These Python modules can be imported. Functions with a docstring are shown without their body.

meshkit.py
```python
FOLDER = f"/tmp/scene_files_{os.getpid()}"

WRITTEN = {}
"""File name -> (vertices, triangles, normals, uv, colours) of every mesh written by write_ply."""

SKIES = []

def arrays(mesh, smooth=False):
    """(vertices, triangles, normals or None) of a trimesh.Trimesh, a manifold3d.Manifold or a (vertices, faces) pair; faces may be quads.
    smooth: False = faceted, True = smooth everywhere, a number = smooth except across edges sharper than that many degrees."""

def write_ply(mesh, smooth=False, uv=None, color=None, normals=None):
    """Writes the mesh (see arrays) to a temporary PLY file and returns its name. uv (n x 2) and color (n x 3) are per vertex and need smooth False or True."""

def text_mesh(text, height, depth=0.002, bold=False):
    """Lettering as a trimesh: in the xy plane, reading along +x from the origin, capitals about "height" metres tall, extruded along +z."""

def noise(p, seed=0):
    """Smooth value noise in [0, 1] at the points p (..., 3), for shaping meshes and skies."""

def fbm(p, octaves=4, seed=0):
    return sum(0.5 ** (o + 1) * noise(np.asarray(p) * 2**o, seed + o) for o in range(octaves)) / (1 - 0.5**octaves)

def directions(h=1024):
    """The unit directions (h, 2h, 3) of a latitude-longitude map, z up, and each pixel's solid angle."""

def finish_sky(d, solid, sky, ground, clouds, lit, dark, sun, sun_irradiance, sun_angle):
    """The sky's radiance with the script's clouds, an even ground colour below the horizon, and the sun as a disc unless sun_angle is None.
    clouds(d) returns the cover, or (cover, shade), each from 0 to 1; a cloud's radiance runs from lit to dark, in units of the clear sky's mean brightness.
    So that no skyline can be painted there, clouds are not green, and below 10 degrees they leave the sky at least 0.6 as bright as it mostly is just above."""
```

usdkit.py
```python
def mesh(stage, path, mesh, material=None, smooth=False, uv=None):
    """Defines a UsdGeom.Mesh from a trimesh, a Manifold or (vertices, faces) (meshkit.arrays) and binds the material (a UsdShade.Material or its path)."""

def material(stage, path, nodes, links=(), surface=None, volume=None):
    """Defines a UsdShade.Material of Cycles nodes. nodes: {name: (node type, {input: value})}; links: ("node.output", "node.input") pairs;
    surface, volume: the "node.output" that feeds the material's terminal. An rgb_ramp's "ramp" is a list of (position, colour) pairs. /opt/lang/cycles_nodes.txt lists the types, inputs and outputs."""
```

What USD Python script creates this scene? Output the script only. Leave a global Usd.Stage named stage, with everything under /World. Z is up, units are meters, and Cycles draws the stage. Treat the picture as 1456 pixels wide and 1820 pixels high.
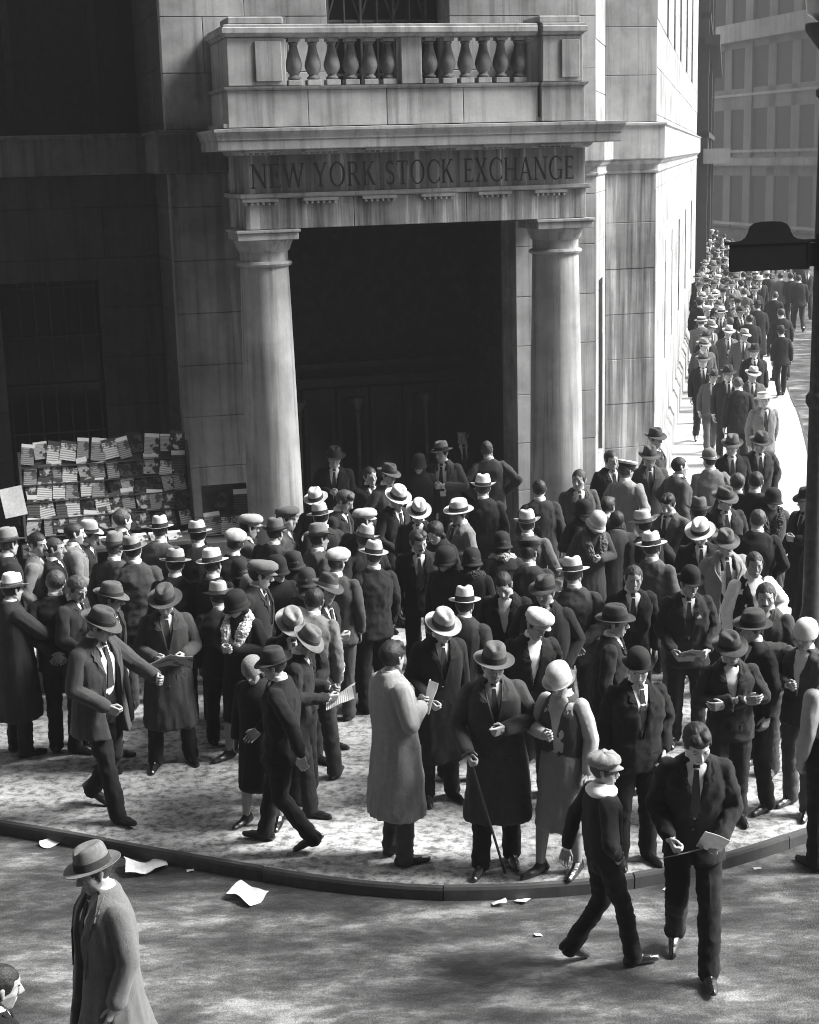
import math, random
import numpy as np
import trimesh
import manifold3d as m3
import usdkit, meshkit
from shapely.geometry import LineString, Polygon, Point, box as sbox
from shapely import affinity
from shapely.ops import unary_union
from pxr import Usd, UsdGeom, UsdLux, UsdShade, Gf, Sdf, Vt

# light and exposure
SUN_EL, SUN_AZ = math.radians(43), math.radians(87)
SUN_I, SUN_ANG, SKY, EXPO = 0.40, 24.0, 0.05, 3.1
LPX, LPY, SIGNZ = 3.78, 14.26, 4.43
HAZE = 0.0007

stage = Usd.Stage.CreateInMemory()
UsdGeom.SetStageUpAxis(stage, UsdGeom.Tokens.z)
UsdGeom.SetStageMetersPerUnit(stage, 1.0)
WORLD = UsdGeom.Xform.Define(stage, '/World'); stage.SetDefaultPrim(WORLD.GetPrim())
UsdGeom.Scope.Define(stage, '/World/Looks')

# ------------------------------------------------------------------ camera
PITCH, ROLL, CAMH, FPX = 0.22257, -0.0268, 5.5, 2790.0
cam = UsdGeom.Camera.Define(stage, '/World/Camera')
_f = np.array([0, math.cos(PITCH), -math.sin(PITCH)]); _r = np.array([1., 0, 0]); _u = np.cross(_r, _f)
_r2 = math.cos(ROLL)*_r + math.sin(ROLL)*_u; _u2 = -math.sin(ROLL)*_r + math.cos(ROLL)*_u
M = Gf.Matrix4d(*_r2, 0, *_u2, 0, *(-_f), 0, 0, 0, CAMH, 1)
cam.AddTransformOp().Set(M)
cam.CreateHorizontalApertureAttr(36.0); cam.CreateVerticalApertureAttr(36.0*1820/1456)
cam.CreateFocalLengthAttr(36.0*FPX/1456); cam.CreateClippingRangeAttr(Gf.Vec2f(0.1, 2000))
cam.CreateExposureAttr(EXPO)

# ------------------------------------------------------------------ daylight
LD = np.array([math.cos(SUN_EL)*math.sin(SUN_AZ), math.cos(SUN_EL)*math.cos(SUN_AZ), math.sin(SUN_EL)])   # towards the sun
sky_mat = usdkit.material(stage, '/World/Looks/sky_look', {
    's': ('sky_texture', {'sky_type': 'single_scattering', 'sun_disc': False, 'sun_elevation': SUN_EL, 'sun_rotation': SUN_AZ}),
    'g': ('rgb_to_bw', {}), 'b': ('background_shader', {'strength': SKY})},
    [('s.color', 'g.color'), ('g.val', 'b.color')], surface='b.background')
dome = UsdLux.DomeLight.Define(stage, '/World/sky'); UsdShade.MaterialBindingAPI.Apply(dome.GetPrim()).Bind(sky_mat)
dome.GetPrim().SetCustomDataByKey('kind', 'structure')
sun = UsdLux.DistantLight.Define(stage, '/World/sun')
sun.CreateIntensityAttr(SUN_I); sun.CreateAngleAttr(SUN_ANG); sun.CreateColorAttr(Gf.Vec3f(1, 0.995, 0.985))
sun.CreateNormalizeAttr(True)
_z = LD; _x = np.cross([0, 0, 1.], _z); _x /= np.linalg.norm(_x); _y = np.cross(_z, _x)
sun.AddTransformOp().Set(Gf.Matrix4d(*_x, 0, *_y, 0, *_z, 0, 0, 0, 60, 1))

# ------------------------------------------------------------------ helpers
used = {}
def numbered(parent, name):
    k = (parent, name); n = used.get(k, 0); used[k] = n + 1
    return f'{parent}/{name}' if n == 0 else f'{parent}/{name}_{n:03d}'
def tag(prim, label=None, cat=None, group=None, kind=None):
    prim = prim.GetPrim() if hasattr(prim, 'GetPrim') else prim
    for k, v in (('label', label), ('category', cat), ('group', group), ('kind', kind)):
        if v: prim.SetCustomDataByKey(k, v)
    return prim
def thing(name, label, cat, loc=(0, 0, 0), rotz=0.0, group=None, kind=None):
    x = UsdGeom.Xform.Define(stage, numbered('/World', name))
    x.AddTranslateOp().Set(Gf.Vec3d(*map(float, loc)))
    if rotz: x.AddRotateZOp().Set(float(rotz))
    return tag(x, label, cat, group, kind)
def obj(name, mesh, mat, parent=None, smooth=False, label=None):
    pp = '/World' if parent is None else str(parent.GetPath())
    if isinstance(mesh, trimesh.Trimesh): mesh = (mesh.vertices, mesh.faces)
    m = usdkit.mesh(stage, numbered(pp, name), mesh, mat, smooth)
    if label: tag(m, label)
    return m.GetPrim()
def cat(*ms):
    vs, fs, o = [], [], 0
    for v, f in ms:
        v = np.asarray(v, float); f = np.asarray(f, int)
        if f.shape[1] == 4: f = np.vstack([f[:, [0, 1, 2]], f[:, [0, 2, 3]]])
        vs.append(v); fs.append(f + o); o += len(v)
    return np.vstack(vs), np.vstack(fs)
BF = np.array([[0,3,2,1],[4,5,6,7],[0,1,5,4],[1,2,6,5],[2,3,7,6],[3,0,4,7]])
def bx(x0, x1, y0, y1, z0, z1):
    v = np.array([[x0,y0,z0],[x1,y0,z0],[x1,y1,z0],[x0,y1,z0],[x0,y0,z1],[x1,y0,z1],[x1,y1,z1],[x0,y1,z1]], float)
    return v, np.vstack([BF[:, [0,1,2]], BF[:, [0,2,3]]])
def man(mesh):
    v, f = mesh
    return m3.Manifold(m3.Mesh(np.ascontiguousarray(v, np.float32), np.ascontiguousarray(f, np.uint32)))
def unman(m):
    me = m.to_mesh(); return np.array(me.vert_properties[:, :3], float), np.array(me.tri_verts, int)
def hull(pts):
    return unman(m3.Manifold.hull_points(np.asarray(pts, np.float64)))
def cbox(x0, x1, y0, y1, z0, z1, c=0.01):
    p = []
    for x, sx in ((x0, 1), (x1, -1)):
        for y, sy in ((y0, 1), (y1, -1)):
            for z, sz in ((z0, 1), (z1, -1)):
                p += [(x+sx*c, y+sy*c, z), (x+sx*c, y, z+sz*c), (x, y+sy*c, z+sz*c)]
    return hull(p)
def xf(mesh, R=None, t=(0, 0, 0)):
    v, f = mesh; v = np.asarray(v, float)
    if R is not None: v = v @ np.asarray(R).T
    return v + np.asarray(t, float), f
def rotz(a): c, s = math.cos(a), math.sin(a); return np.array([[c,-s,0],[s,c,0],[0,0,1.]])
def rotx(a): c, s = math.cos(a), math.sin(a); return np.array([[1.,0,0],[0,c,-s],[0,s,c]])
def roty(a): c, s = math.cos(a), math.sin(a); return np.array([[c,0,s],[0,1.,0],[-s,0,c]])
def lathe(prof, n=24, caps=True):
    """prof: (r, z) from bottom to top"""
    a = np.arange(n)*2*math.pi/n; v = []; f = []
    for r, z in prof: v += [(r*math.cos(t), r*math.sin(t), z) for t in a]
    m = len(prof)
    for i in range(m-1):
        for j in range(n):
            k = (j+1) % n; f += [(i*n+j, i*n+k, (i+1)*n+k), (i*n+j, (i+1)*n+k, (i+1)*n+j)]
    if caps:
        b = len(v); v += [(0, 0, prof[0][1]), (0, 0, prof[-1][1])]
        for j in range(n):
            k = (j+1) % n; f += [(b, k, j), (b+1, (m-1)*n+j, (m-1)*n+k)]
    return np.array(v, float), np.array(f)
def sweep(path, prof, side=1):
    """closed profile polygon of (out, z) points swept along an open plan path with mitred corners"""
    P = np.array(path, float); n = len(P); d = np.diff(P, axis=0); d /= np.linalg.norm(d, axis=1, keepdims=True)
    nr = side*np.stack([d[:, 1], -d[:, 0]], 1)
    off = []
    for i in range(n):
        if i == 0: off.append(nr[0])
        elif i == n-1: off.append(nr[-1])
        else:
            m = nr[i-1]+nr[i]; off.append(m/(m @ nr[i]))
    k = len(prof); v = []
    for i in range(n): v += [(P[i, 0]+off[i][0]*o, P[i, 1]+off[i][1]*o, z) for o, z in prof]
    f = []
    for i in range(n-1):
        for j in range(k):
            a, b = i*k+j, i*k+(j+1) % k; f += [(a, b, b+k), (a, b+k, a+k)]
    tri = np.array(trimesh.creation.triangulate_polygon(Polygon(prof), engine='earcut')[1])
    pv = np.array(trimesh.creation.triangulate_polygon(Polygon(prof), engine='earcut')[0])
    idx = [int(np.argmin(((np.array(prof)-q)**2).sum(1))) for q in pv]
    for t in tri:
        t = [idx[q] for q in t]; f += [(t[0], t[2], t[1]), tuple((n-1)*k+q for q in t)]
    mesh = trimesh.Trimesh(np.array(v), np.array(f), process=False)
    if mesh.volume < 0: mesh.invert()
    return np.array(mesh.vertices), np.array(mesh.faces)
def poly_ext(poly, d, axis='xz'):
    """shapely polygon (x, z) extruded by d along +y"""
    gs = getattr(poly, 'geoms', [poly]); out = []
    for g in gs:
        if g.area < 1e-7: continue
        m = trimesh.creation.extrude_polygon(g, d, engine='earcut')
        v = np.array(m.vertices); v = np.stack([v[:, 0], v[:, 2], v[:, 1]], 1)
        out.append((v, np.array(m.faces)[:, ::-1]))
    return cat(*out)
rng = np.random.default_rng(1929)

# ------------------------------------------------------------------ materials
def L(name): return f'/World/Looks/{name}'
def stone(name, base, streak=0.5, rough=0.85, scale=1.0, dirt=0.35, hi=1.08):
    b = np.array([base]*3)
    return usdkit.material(stage, L(name), {
        'g': ('geometry', {}),
        'm1': ('mapping', {'scale': (9*scale, 9*scale, 0.35*scale)}), 'n1': ('noise_texture', {'scale': 1.0, 'detail': 5, 'roughness': 0.65}),
        'r1': ('rgb_ramp', {'ramp': [(0.36, (1-streak,)*3), (0.50, (1, 1, 1)), (0.55, (1, 1, 1)), (0.62, (hi,)*3)]}),
        'n2': ('noise_texture', {'scale': 1.3*scale, 'detail': 5, 'roughness': 0.6}), 'r2': ('rgb_ramp', {'ramp': [(0.3, (1-dirt,)*3), (0.65, (1.05,)*3)]}),
        'n3': ('noise_texture', {'scale': 90, 'detail': 3, 'roughness': 0.7}), 'r3': ('rgb_ramp', {'ramp': [(0.3, (0.82,)*3), (0.7, (1.1,)*3)]}),
        'oi': ('object_info', {}), 'ro': ('rgb_ramp', {'ramp': [(0, (0.88,)*3), (1, (1.08,)*3)]}),
        'a': ('mix', {'mix_type': 'multiply', 'fac': 1.0, 'color1': b}), 'b': ('mix', {'mix_type': 'multiply', 'fac': 1.0}),
        'c': ('mix', {'mix_type': 'multiply', 'fac': 1.0}), 'd': ('mix', {'mix_type': 'multiply', 'fac': 1.0}),
        'bp': ('bump', {'strength': 0.35, 'distance': 0.004}), 'p': ('principled_bsdf', {'roughness': rough, 'specular_ior_level': 0.3})},
        [('g.position', 'm1.vector'), ('m1.vector', 'n1.vector'), ('n1.fac', 'r1.fac'), ('g.position', 'n2.vector'), ('n2.fac', 'r2.fac'),
         ('g.position', 'n3.vector'), ('n3.fac', 'r3.fac'), ('oi.random', 'ro.fac'), ('r1.color', 'a.color2'), ('a.color', 'b.color1'), ('r2.color', 'b.color2'),
         ('b.color', 'c.color1'), ('r3.color', 'c.color2'), ('c.color', 'd.color1'), ('ro.color', 'd.color2'), ('d.color', 'p.base_color'),
         ('n3.fac', 'bp.height'), ('bp.normal', 'p.normal')], surface='p.BSDF')
def plain(name, v, rough=0.6, noise=0.25, scale=20, metallic=0.0, spec=0.5, bump=0.0):
    return usdkit.material(stage, L(name), {
        'g': ('texture_coordinate', {}), 'n': ('noise_texture', {'scale': scale, 'detail': 4, 'roughness': 0.6}),
        'r': ('rgb_ramp', {'ramp': [(0.3, (v*(1-noise),)*3), (0.7, (v*(1+noise),)*3)]}),
        'bp': ('bump', {'strength': bump, 'distance': 0.01}),
        'p': ('principled_bsdf', {'roughness': rough, 'metallic': metallic, 'specular_ior_level': spec})},
        [('g.object', 'n.vector'), ('n.fac', 'r.fac'), ('r.color', 'p.base_color'), ('n.fac', 'bp.height'), ('bp.normal', 'p.normal')], surface='p.BSDF')
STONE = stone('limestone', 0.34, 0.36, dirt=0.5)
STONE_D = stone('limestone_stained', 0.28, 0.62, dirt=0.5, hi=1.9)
SHADE = stone('shade_dark_stone', 0.045, 0.4)  # limestone darkened in colour to hold the shade of the left wing
SHADE_L = stone('shade_band_stone', 0.10, 0.4)  # left band course: its shade is put into a darker stone colour
SHADE_M = stone('shade_grey_stone', 0.20, 0.4, dirt=0.5)  # left jamb and balusters: shade painted in as a darker stone
STONE_F = stone('shaded_stained_frieze', 0.17, 0.5, dirt=0.4, hi=2.3)  # cornice shadow painted into the dark base; the pale drip streaks are stain
STONE_C = stone('limestone_column', 0.34, 0.40, dirt=0.5)
BRONZE = plain('dark_bronze', 0.02, 0.5, 0.3, 8, spec=0.4)
BRONZE_L = plain('worn_bronze', 0.07, 0.45, 0.3, 8, metallic=0.3)
DGLASS = plain('dark_window_glass', 0.008, 0.15, 0.2, 3, spec=0.5)
LETTER = plain('carved_letter_grime', 0.03, 0.8, 0.3, 40)
IRON = plain('black_iron', 0.012, 0.45, 0.3, 12)
POLE = plain('grimy_painted_iron', 0.035, 0.6, 0.5, 14, bump=0.3)
FARB = stone('far_masonry', 0.12, 0.3, scale=0.3)
FARL = stone('far_pale_masonry', 0.22, 0.2, scale=0.3)
FARD = stone('far_dark_masonry', 0.025, 0.3, scale=0.3)

# ------------------------------------------------------------------ ground
def ground_mat(name, stops, scale, rough, extra=None, spec=0.4, stretch=None, sun_pale=0.0, cracks=0.0):
    nodes = {'g': ('geometry', {}), 'm': ('mapping', {'scale': stretch or (1, 1, 1), 'rotation': (0, 0, 0.12)}),
        'n': ('noise_texture', {'scale': scale, 'detail': 9, 'roughness': 0.70, 'distortion': 0.12}), 'r': ('rgb_ramp', {'ramp': stops}),
        'n2': ('noise_texture', {'scale': 0.55, 'detail': 3}), 'r2': ('rgb_ramp', {'ramp': [(0.35, (0.72,)*3), (0.65, (1.12,)*3)]}),
        'n3': ('noise_texture', {'scale': 70, 'detail': 3}), 'r3': ('rgb_ramp', {'ramp': [(0.3, (0.8,)*3), (0.7, (1.15,)*3)]}),
        'x': ('mix', {'mix_type': 'multiply', 'fac': 1.0}), 'y': ('mix', {'mix_type': 'multiply', 'fac': 1.0}), 's': ('separate_xyz', {}), 'mr': ('map_range', {'from_min': 15.0, 'from_max': 24.0, 'to_min': 0.0, 'to_max': sun_pale, 'clamp': True}), 'z': ('mix', {'color2': (0.48,)*3}), 'vo': ('voronoi_texture', {'feature': 'distance_to_edge', 'scale': 3.2}), 'vn': ('noise_texture', {'scale': 6.0, 'detail': 3}), 'va': ('vector_math', {'math_type': 'multiply_add', 'vector2': (0.25, 0.25, 0.25)}), 'vr': ('rgb_ramp', {'ramp': [(0.0, (1-cracks,)*3), (0.03, (1, 1, 1))]}), 'k': ('mix', {'mix_type': 'multiply', 'fac': 1.0}),
        'bp': ('bump', {'strength': 0.6, 'distance': 0.01}), 'p': ('principled_bsdf', {'roughness': rough, 'specular_ior_level': spec})}
    return usdkit.material(stage, L(name), nodes, [('g.position', 'm.vector'), ('m.vector', 'n.vector'), ('n.fac', 'r.fac'), ('g.position', 'n2.vector'), ('n2.fac', 'r2.fac'),
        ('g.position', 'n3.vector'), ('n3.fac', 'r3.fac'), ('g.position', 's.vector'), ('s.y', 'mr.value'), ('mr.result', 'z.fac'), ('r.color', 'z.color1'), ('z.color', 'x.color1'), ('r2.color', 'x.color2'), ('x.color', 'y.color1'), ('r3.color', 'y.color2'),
        ('g.position', 'vn.vector'), ('vn.color', 'va.vector1'), ('g.position', 'va.vector3'), ('va.vector', 'vo.vector'), ('vo.distance', 'vr.fac'), ('y.color', 'k.color1'), ('vr.color', 'k.color2'), ('k.color', 'p.base_color'), ('n3.fac', 'bp.height'), ('bp.normal', 'p.normal')], surface='p.BSDF')
PAVE = ground_mat('mottled_pavement', [(0.36, (0.09,)*3), (0.44, (0.19,)*3), (0.52, (0.36,)*3), (0.66, (0.48,)*3)], 10.0, 0.75, stretch=(0.95, 1.1, 1), sun_pale=0.85)  # colour paled up the side street to stand for sun glare
ROAD = ground_mat('dusty_asphalt', [(0.36, (0.032,)*3), (0.46, (0.06,)*3), (0.54, (0.11,)*3), (0.64, (0.27,)*3)], 2.4, 0.36, spec=0.5, stretch=(0.55, 1.25, 1), cracks=0.12)
KERB = stone('granite_kerb', 0.075, 0.1)
tag(obj('road', bx(-120, 400, -60, 420, -0.6, -0.105), ROAD), 'dusty asphalt roadway with pale tyre streaks below the curved kerb', 'road', kind='structure')
# kerb line of the block: along the front street, round the corner, up the side street
KP = [(-30, 20.3), (-14, 16.0), (-6.8, 13.75), (-3.61, 12.6), (-3.07, 12.38), (-2.55, 12.14), (-2.05, 11.91), (-1.57, 11.7), (-1.1, 11.5), (-0.64, 11.33), (-0.2, 11.21), (0.23, 11.14), (0.66, 11.13), (1.1, 11.16), (1.55, 11.23), (2.01, 11.37), (2.5, 11.59), (3.01, 11.88), (3.32, 12.08), (3.95, 12.9), (4.4, 13.9), (4.95, 16.5), (6.3, 23.2), (8.17, 32.1), (9.0, 36.66), (11.5, 50), (14.5, 66), (17.0, 80.0)]
KP = np.array(KP, float)
def resample(P, step):
    s = np.r_[0, np.cumsum(np.linalg.norm(np.diff(P, axis=0), axis=1))]
    from scipy.interpolate import PchipInterpolator
    t = np.linspace(0, s[-1], int(s[-1]/step)+1)
    return np.stack([PchipInterpolator(s, P[:, 0])(t), PchipInterpolator(s, P[:, 1])(t)], 1)
KC = resample(KP, 0.30)
def offset(Pn, d):
    t = np.gradient(Pn, axis=0); t /= np.linalg.norm(t, axis=1, keepdims=True)
    return Pn + d*np.stack([-t[:, 1], t[:, 0]], 1)
KI = offset(KC, 0.055)
pav_poly = Polygon(list(map(tuple, KI)) + [(17, 140), (-60, 140), (-60, 30)])
if not pav_poly.is_valid: pav_poly = pav_poly.buffer(0)
pm = trimesh.creation.extrude_polygon(pav_poly, 0.3, engine='earcut'); pm.apply_translation([0, 0, -0.3])
pavement = tag(obj('pavement', pm, PAVE), 'broad mottled pale pavement round the street corner', 'pavement', kind='structure')
kerb = thing('kerb', 'curved dark granite kerb edging the pavement along both streets', 'kerb', kind='structure')
# kerb stones, with joints, for the stretch in view
i0 = 0
idx = list(range(0, len(KC)-1, 5))
for a in idx:
    b = min(a+5, len(KC)-1)
    if b-a < 1: continue
    o = KC[a:b+1].copy(); i = KI[a:b+1].copy()
    tdir = (o[-1]-o[0])/np.linalg.norm(o[-1]-o[0]); g = 0.005
    o[0] += tdir*g; i[0] += tdir*g; o[-1] -= tdir*g; i[-1] -= tdir*g
    k = len(o); dz = rng.uniform(-0.006, 0.006)
    out2 = o + (i-o)*0.18
    v = np.vstack([np.c_[o, np.full(k, -0.3)], np.c_[o, np.full(k, -0.018+dz)], np.c_[out2, np.full(k, 0.004+dz)], np.c_[i, np.full(k, 0.006+dz)], np.c_[i, np.full(k, -0.3)]])
    f = []
    for r_ in range(5):
        q = (r_+1) % 5
        for j in range(k-1): f += [(r_*k+j, q*k+j, q*k+j+1), (r_*k+j, q*k+j+1, r_*k+j+1)]
    f += [(0, k, 2*k), (0, 2*k, 3*k), (0, 3*k, 4*k)]; e = k-1
    f += [(e, 2*k+e, k+e), (e, 3*k+e, 2*k+e), (e, 4*k+e, 3*k+e)]
    tm = trimesh.Trimesh(v, f, process=False)
    if tm.volume < 0: tm.invert()
    obj('kerb_stone', tm, KERB, kerb)

# ------------------------------------------------------------------ the exchange building (local x along its front, y into the block)
BA, BO = 0.2641, (1.8866, 20.0285, 0)
ST = np.array([0.448, 0.894]); SN = np.array([0.894, -0.448])     # direction and outward normal of the side-street front
bld = thing('exchange_building', 'pale limestone exchange building with columned portal, balcony and carved name on the street corner', 'building', BO, math.degrees(BA))
CH = 0.665
def ashlar(p0, d, length, z0, z1, mat, holes=(), bl=1.3, thick=0.2, nrm=None, seed=0, course0=0.0, step=CH):
    """ashlar blocks, one mesh each, on a vertical face that starts at plan point p0 and runs along d; nrm points outward"""
    r = random.Random(seed); p0 = np.array(p0, float); d = np.array(d, float); nrm = np.array(nrm, float)
    zs = [z0]; z = math.floor((z0-course0)/step)*step+course0+step
    while z < z1-0.08:
        if z > z0+0.08: zs.append(z)
        z += step
    zs.append(z1)
    def put(a, b, c, e):
        if b-a < 0.03 or e-c < 0.03: return
        g, cz, pr = 0.0025, 0.006, r.uniform(-0.003, 0.003)
        pts = []
        for t, h in ((a+g, c+g), (b-g, c+g), (b-g, e-g), (a+g, e-g)):
            q = p0+d*t-nrm*thick; pts.append((q[0], q[1], h))
            q = p0+d*t+nrm*(pr-cz); pts.append((q[0], q[1], h))
        for t, h in ((a+g+cz, c+g+cz), (b-g-cz, c+g+cz), (b-g-cz, e-g-cz), (a+g+cz, e-g-cz)):
            q = p0+d*t+nrm*pr; pts.append((q[0], q[1], h))
        obj('stone_block', hull(pts), mat, bld)
    for ci in range(len(zs)-1):
        c, e = zs[ci], zs[ci+1]
        cuts = [(h[0], h[1]) for h in holes if h[2] < e-0.02 and h[3] > c+0.02]
        # pieces above or below a hole within a course are kept whole when the hole only clips it
        segs = [(0, length)]
        for h in holes:
            if h[2] < e-0.02 and h[3] > c+0.02:
                ns = []
                for s in segs:
                    if h[0] > s[0]: ns.append((s[0], min(s[1], h[0])))
                    if h[1] < s[1]: ns.append((max(s[0], h[1]), s[1]))
                    lo, hi = max(s[0], h[0]), min(s[1], h[1])
                    if hi > lo:
                        if h[2] > c+0.03: put(lo, hi, c, h[2])
                        if h[3] < e-0.03: put(lo, hi, h[3], e)
                segs = [s for s in ns if s[1]-s[0] > 0.02]
        for s in segs:
            w = s[1]-s[0]
            if w < bl*1.2: put(s[0], s[1], c, e); continue
            n = max(1, round(w/bl)); base = np.linspace(s[0], s[1], n+1)
            if ci % 2 and n > 1: base = np.r_[s[0], (base[:-1]+base[1:])/2, s[1]]
            for a, b in zip(base[:-1], base[1:]): put(a, b, c, e)
ZT = 10.5     # top of what is built of the front
# upper front wall behind the balcony, window opening with bronze lattice
WX0, WX1 = -2.53, -0.93
ashlar((-4.62, 1.2), (1, 0), 5.70, 5.90, ZT, STONE, holes=[(WX0+4.62, WX1+4.62, 5.9, 9.6)], bl=1.35, nrm=(0, -1), seed=3, course0=7.24-CH*2)
obj('window_reveal', cat(bx(WX0-0.2, WX0, 1.41, 1.75, 5.9, 9.6), bx(WX1, WX1+0.2, 1.41, 1.75, 5.9, 9.6)), STONE, bld)
obj('window_pane', bx(WX0-0.1, WX1+0.1, 1.78, 1.82, 5.9, 9.7), DGLASS, bld)
gx = np.linspace(WX0+0.10, WX1-0.20, 7)
bars = []
for i, x in enumerate(gx):
    w = 0.014 if i % 2 == 0 else 0.008
    obj('grille_bar', bx(x-w, x+w, 1.58, 1.61, 5.95, 9.6), BRONZE_L, bld)
def bar2(p, q, y, w, dep=0.02):
    p, q = np.array(p, float), np.array(q, float); t = (q-p)/np.linalg.norm(q-p); n = np.array([-t[1], t[0]])*w
    c = [p+n, p-n, q-n, q+n]
    return hull([(a[0], yy, a[1]) for a in c for yy in (y, y+dep)])
zb = [5.95+0.55, 7.21-0.0, 7.21+0.62, 7.21+1.24, 7.21+1.86]
for z in (6.55, 7.215, 7.88, 8.54, 9.2): obj('grille_bar', bx(WX0+0.02, WX1-0.06, 1.60, 1.625, z-0.016, z+0.016), BRONZE_L, bld)
for z in (5.95, 6.56, 7.22, 7.885, 8.545):
    for k in range(0, 6, 2):
        for s in (0, 1):
            a, b = (gx[k], gx[k+1]) if s == 0 else (gx[k+2], gx[k+1])
            obj('grille_bar', bar2((a, z), (b, z+0.62), 1.626, 0.009), BRONZE_L, bld)
# lower front wall of the portal block with the tall opening
OX0, OX1, OZ = -3.55, -0.07, 4.70
ashlar((-4.62, 1.2), (1, 0), OX0+4.62, 0.0, 5.37, SHADE_M, bl=0.9, nrm=(0, -1), seed=4, course0=0.3)
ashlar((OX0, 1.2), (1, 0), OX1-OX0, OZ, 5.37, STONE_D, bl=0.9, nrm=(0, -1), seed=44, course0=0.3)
ashlar((OX1, 1.2), (1, 0), 1.08-OX1, 0.0, 5.37, STONE, bl=0.9, nrm=(0, -1), seed=45, course0=0.3)
obj('wall_core', cat(bx(-4.58, OX0-0.0, 1.405, 2.2, 0, 5.4), bx(OX1+0.0, 1.04, 1.405, 1.8, 0, 5.4), bx(OX0, OX1, 1.405, 1.8, OZ, 5.4), bx(-4.58, WX0-0.21, 1.405, 1.78, 5.4, ZT), bx(WX1+0.21, 1.04, 1.405, 1.8, 5.4, ZT), bx(WX0-0.21, WX1+0.21, 1.83, 1.95, 5.4, ZT), bx(WX0-.21, WX1+.21, 1.405, 1.6, 9.6, ZT)), STONE, bld)
# vestibule: dark back wall with bronze doors, transom and standards
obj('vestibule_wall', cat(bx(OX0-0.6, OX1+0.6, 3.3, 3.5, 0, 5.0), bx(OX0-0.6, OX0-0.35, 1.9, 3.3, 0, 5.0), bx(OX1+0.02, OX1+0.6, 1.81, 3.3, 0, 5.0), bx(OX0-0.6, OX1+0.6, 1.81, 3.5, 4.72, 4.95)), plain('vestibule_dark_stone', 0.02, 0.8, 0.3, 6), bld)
obj('transom_band', cat(bx(OX0-0.3, OX1, 3.14, 3.30, 2.30, 2.42), bx(OX0-0.3, OX1, 3.10, 3.30, 2.56, 2.64)), BRONZE, bld)
for i in range(7):
    x = -3.4+i*0.5
    d = obj('door', cbox(x-0.235, x+0.235, 3.20, 3.27, 0.0, 2.26, 0.01), BRONZE, bld)
    obj('door_panel', cbox(x-0.17, x+0.17, 3.185, 3.199, 0.9, 2.12, 0.004), DGLASS, d)
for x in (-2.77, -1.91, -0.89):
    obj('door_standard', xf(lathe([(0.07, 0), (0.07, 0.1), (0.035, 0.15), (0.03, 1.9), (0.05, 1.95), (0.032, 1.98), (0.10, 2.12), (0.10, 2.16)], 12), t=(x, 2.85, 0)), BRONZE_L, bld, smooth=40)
# portico steps
obj('portico_floor', cbox(-4.3, 0.7, -0.55, 3.2, 0.0, 0.06, 0.01), STONE, bld)
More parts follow.
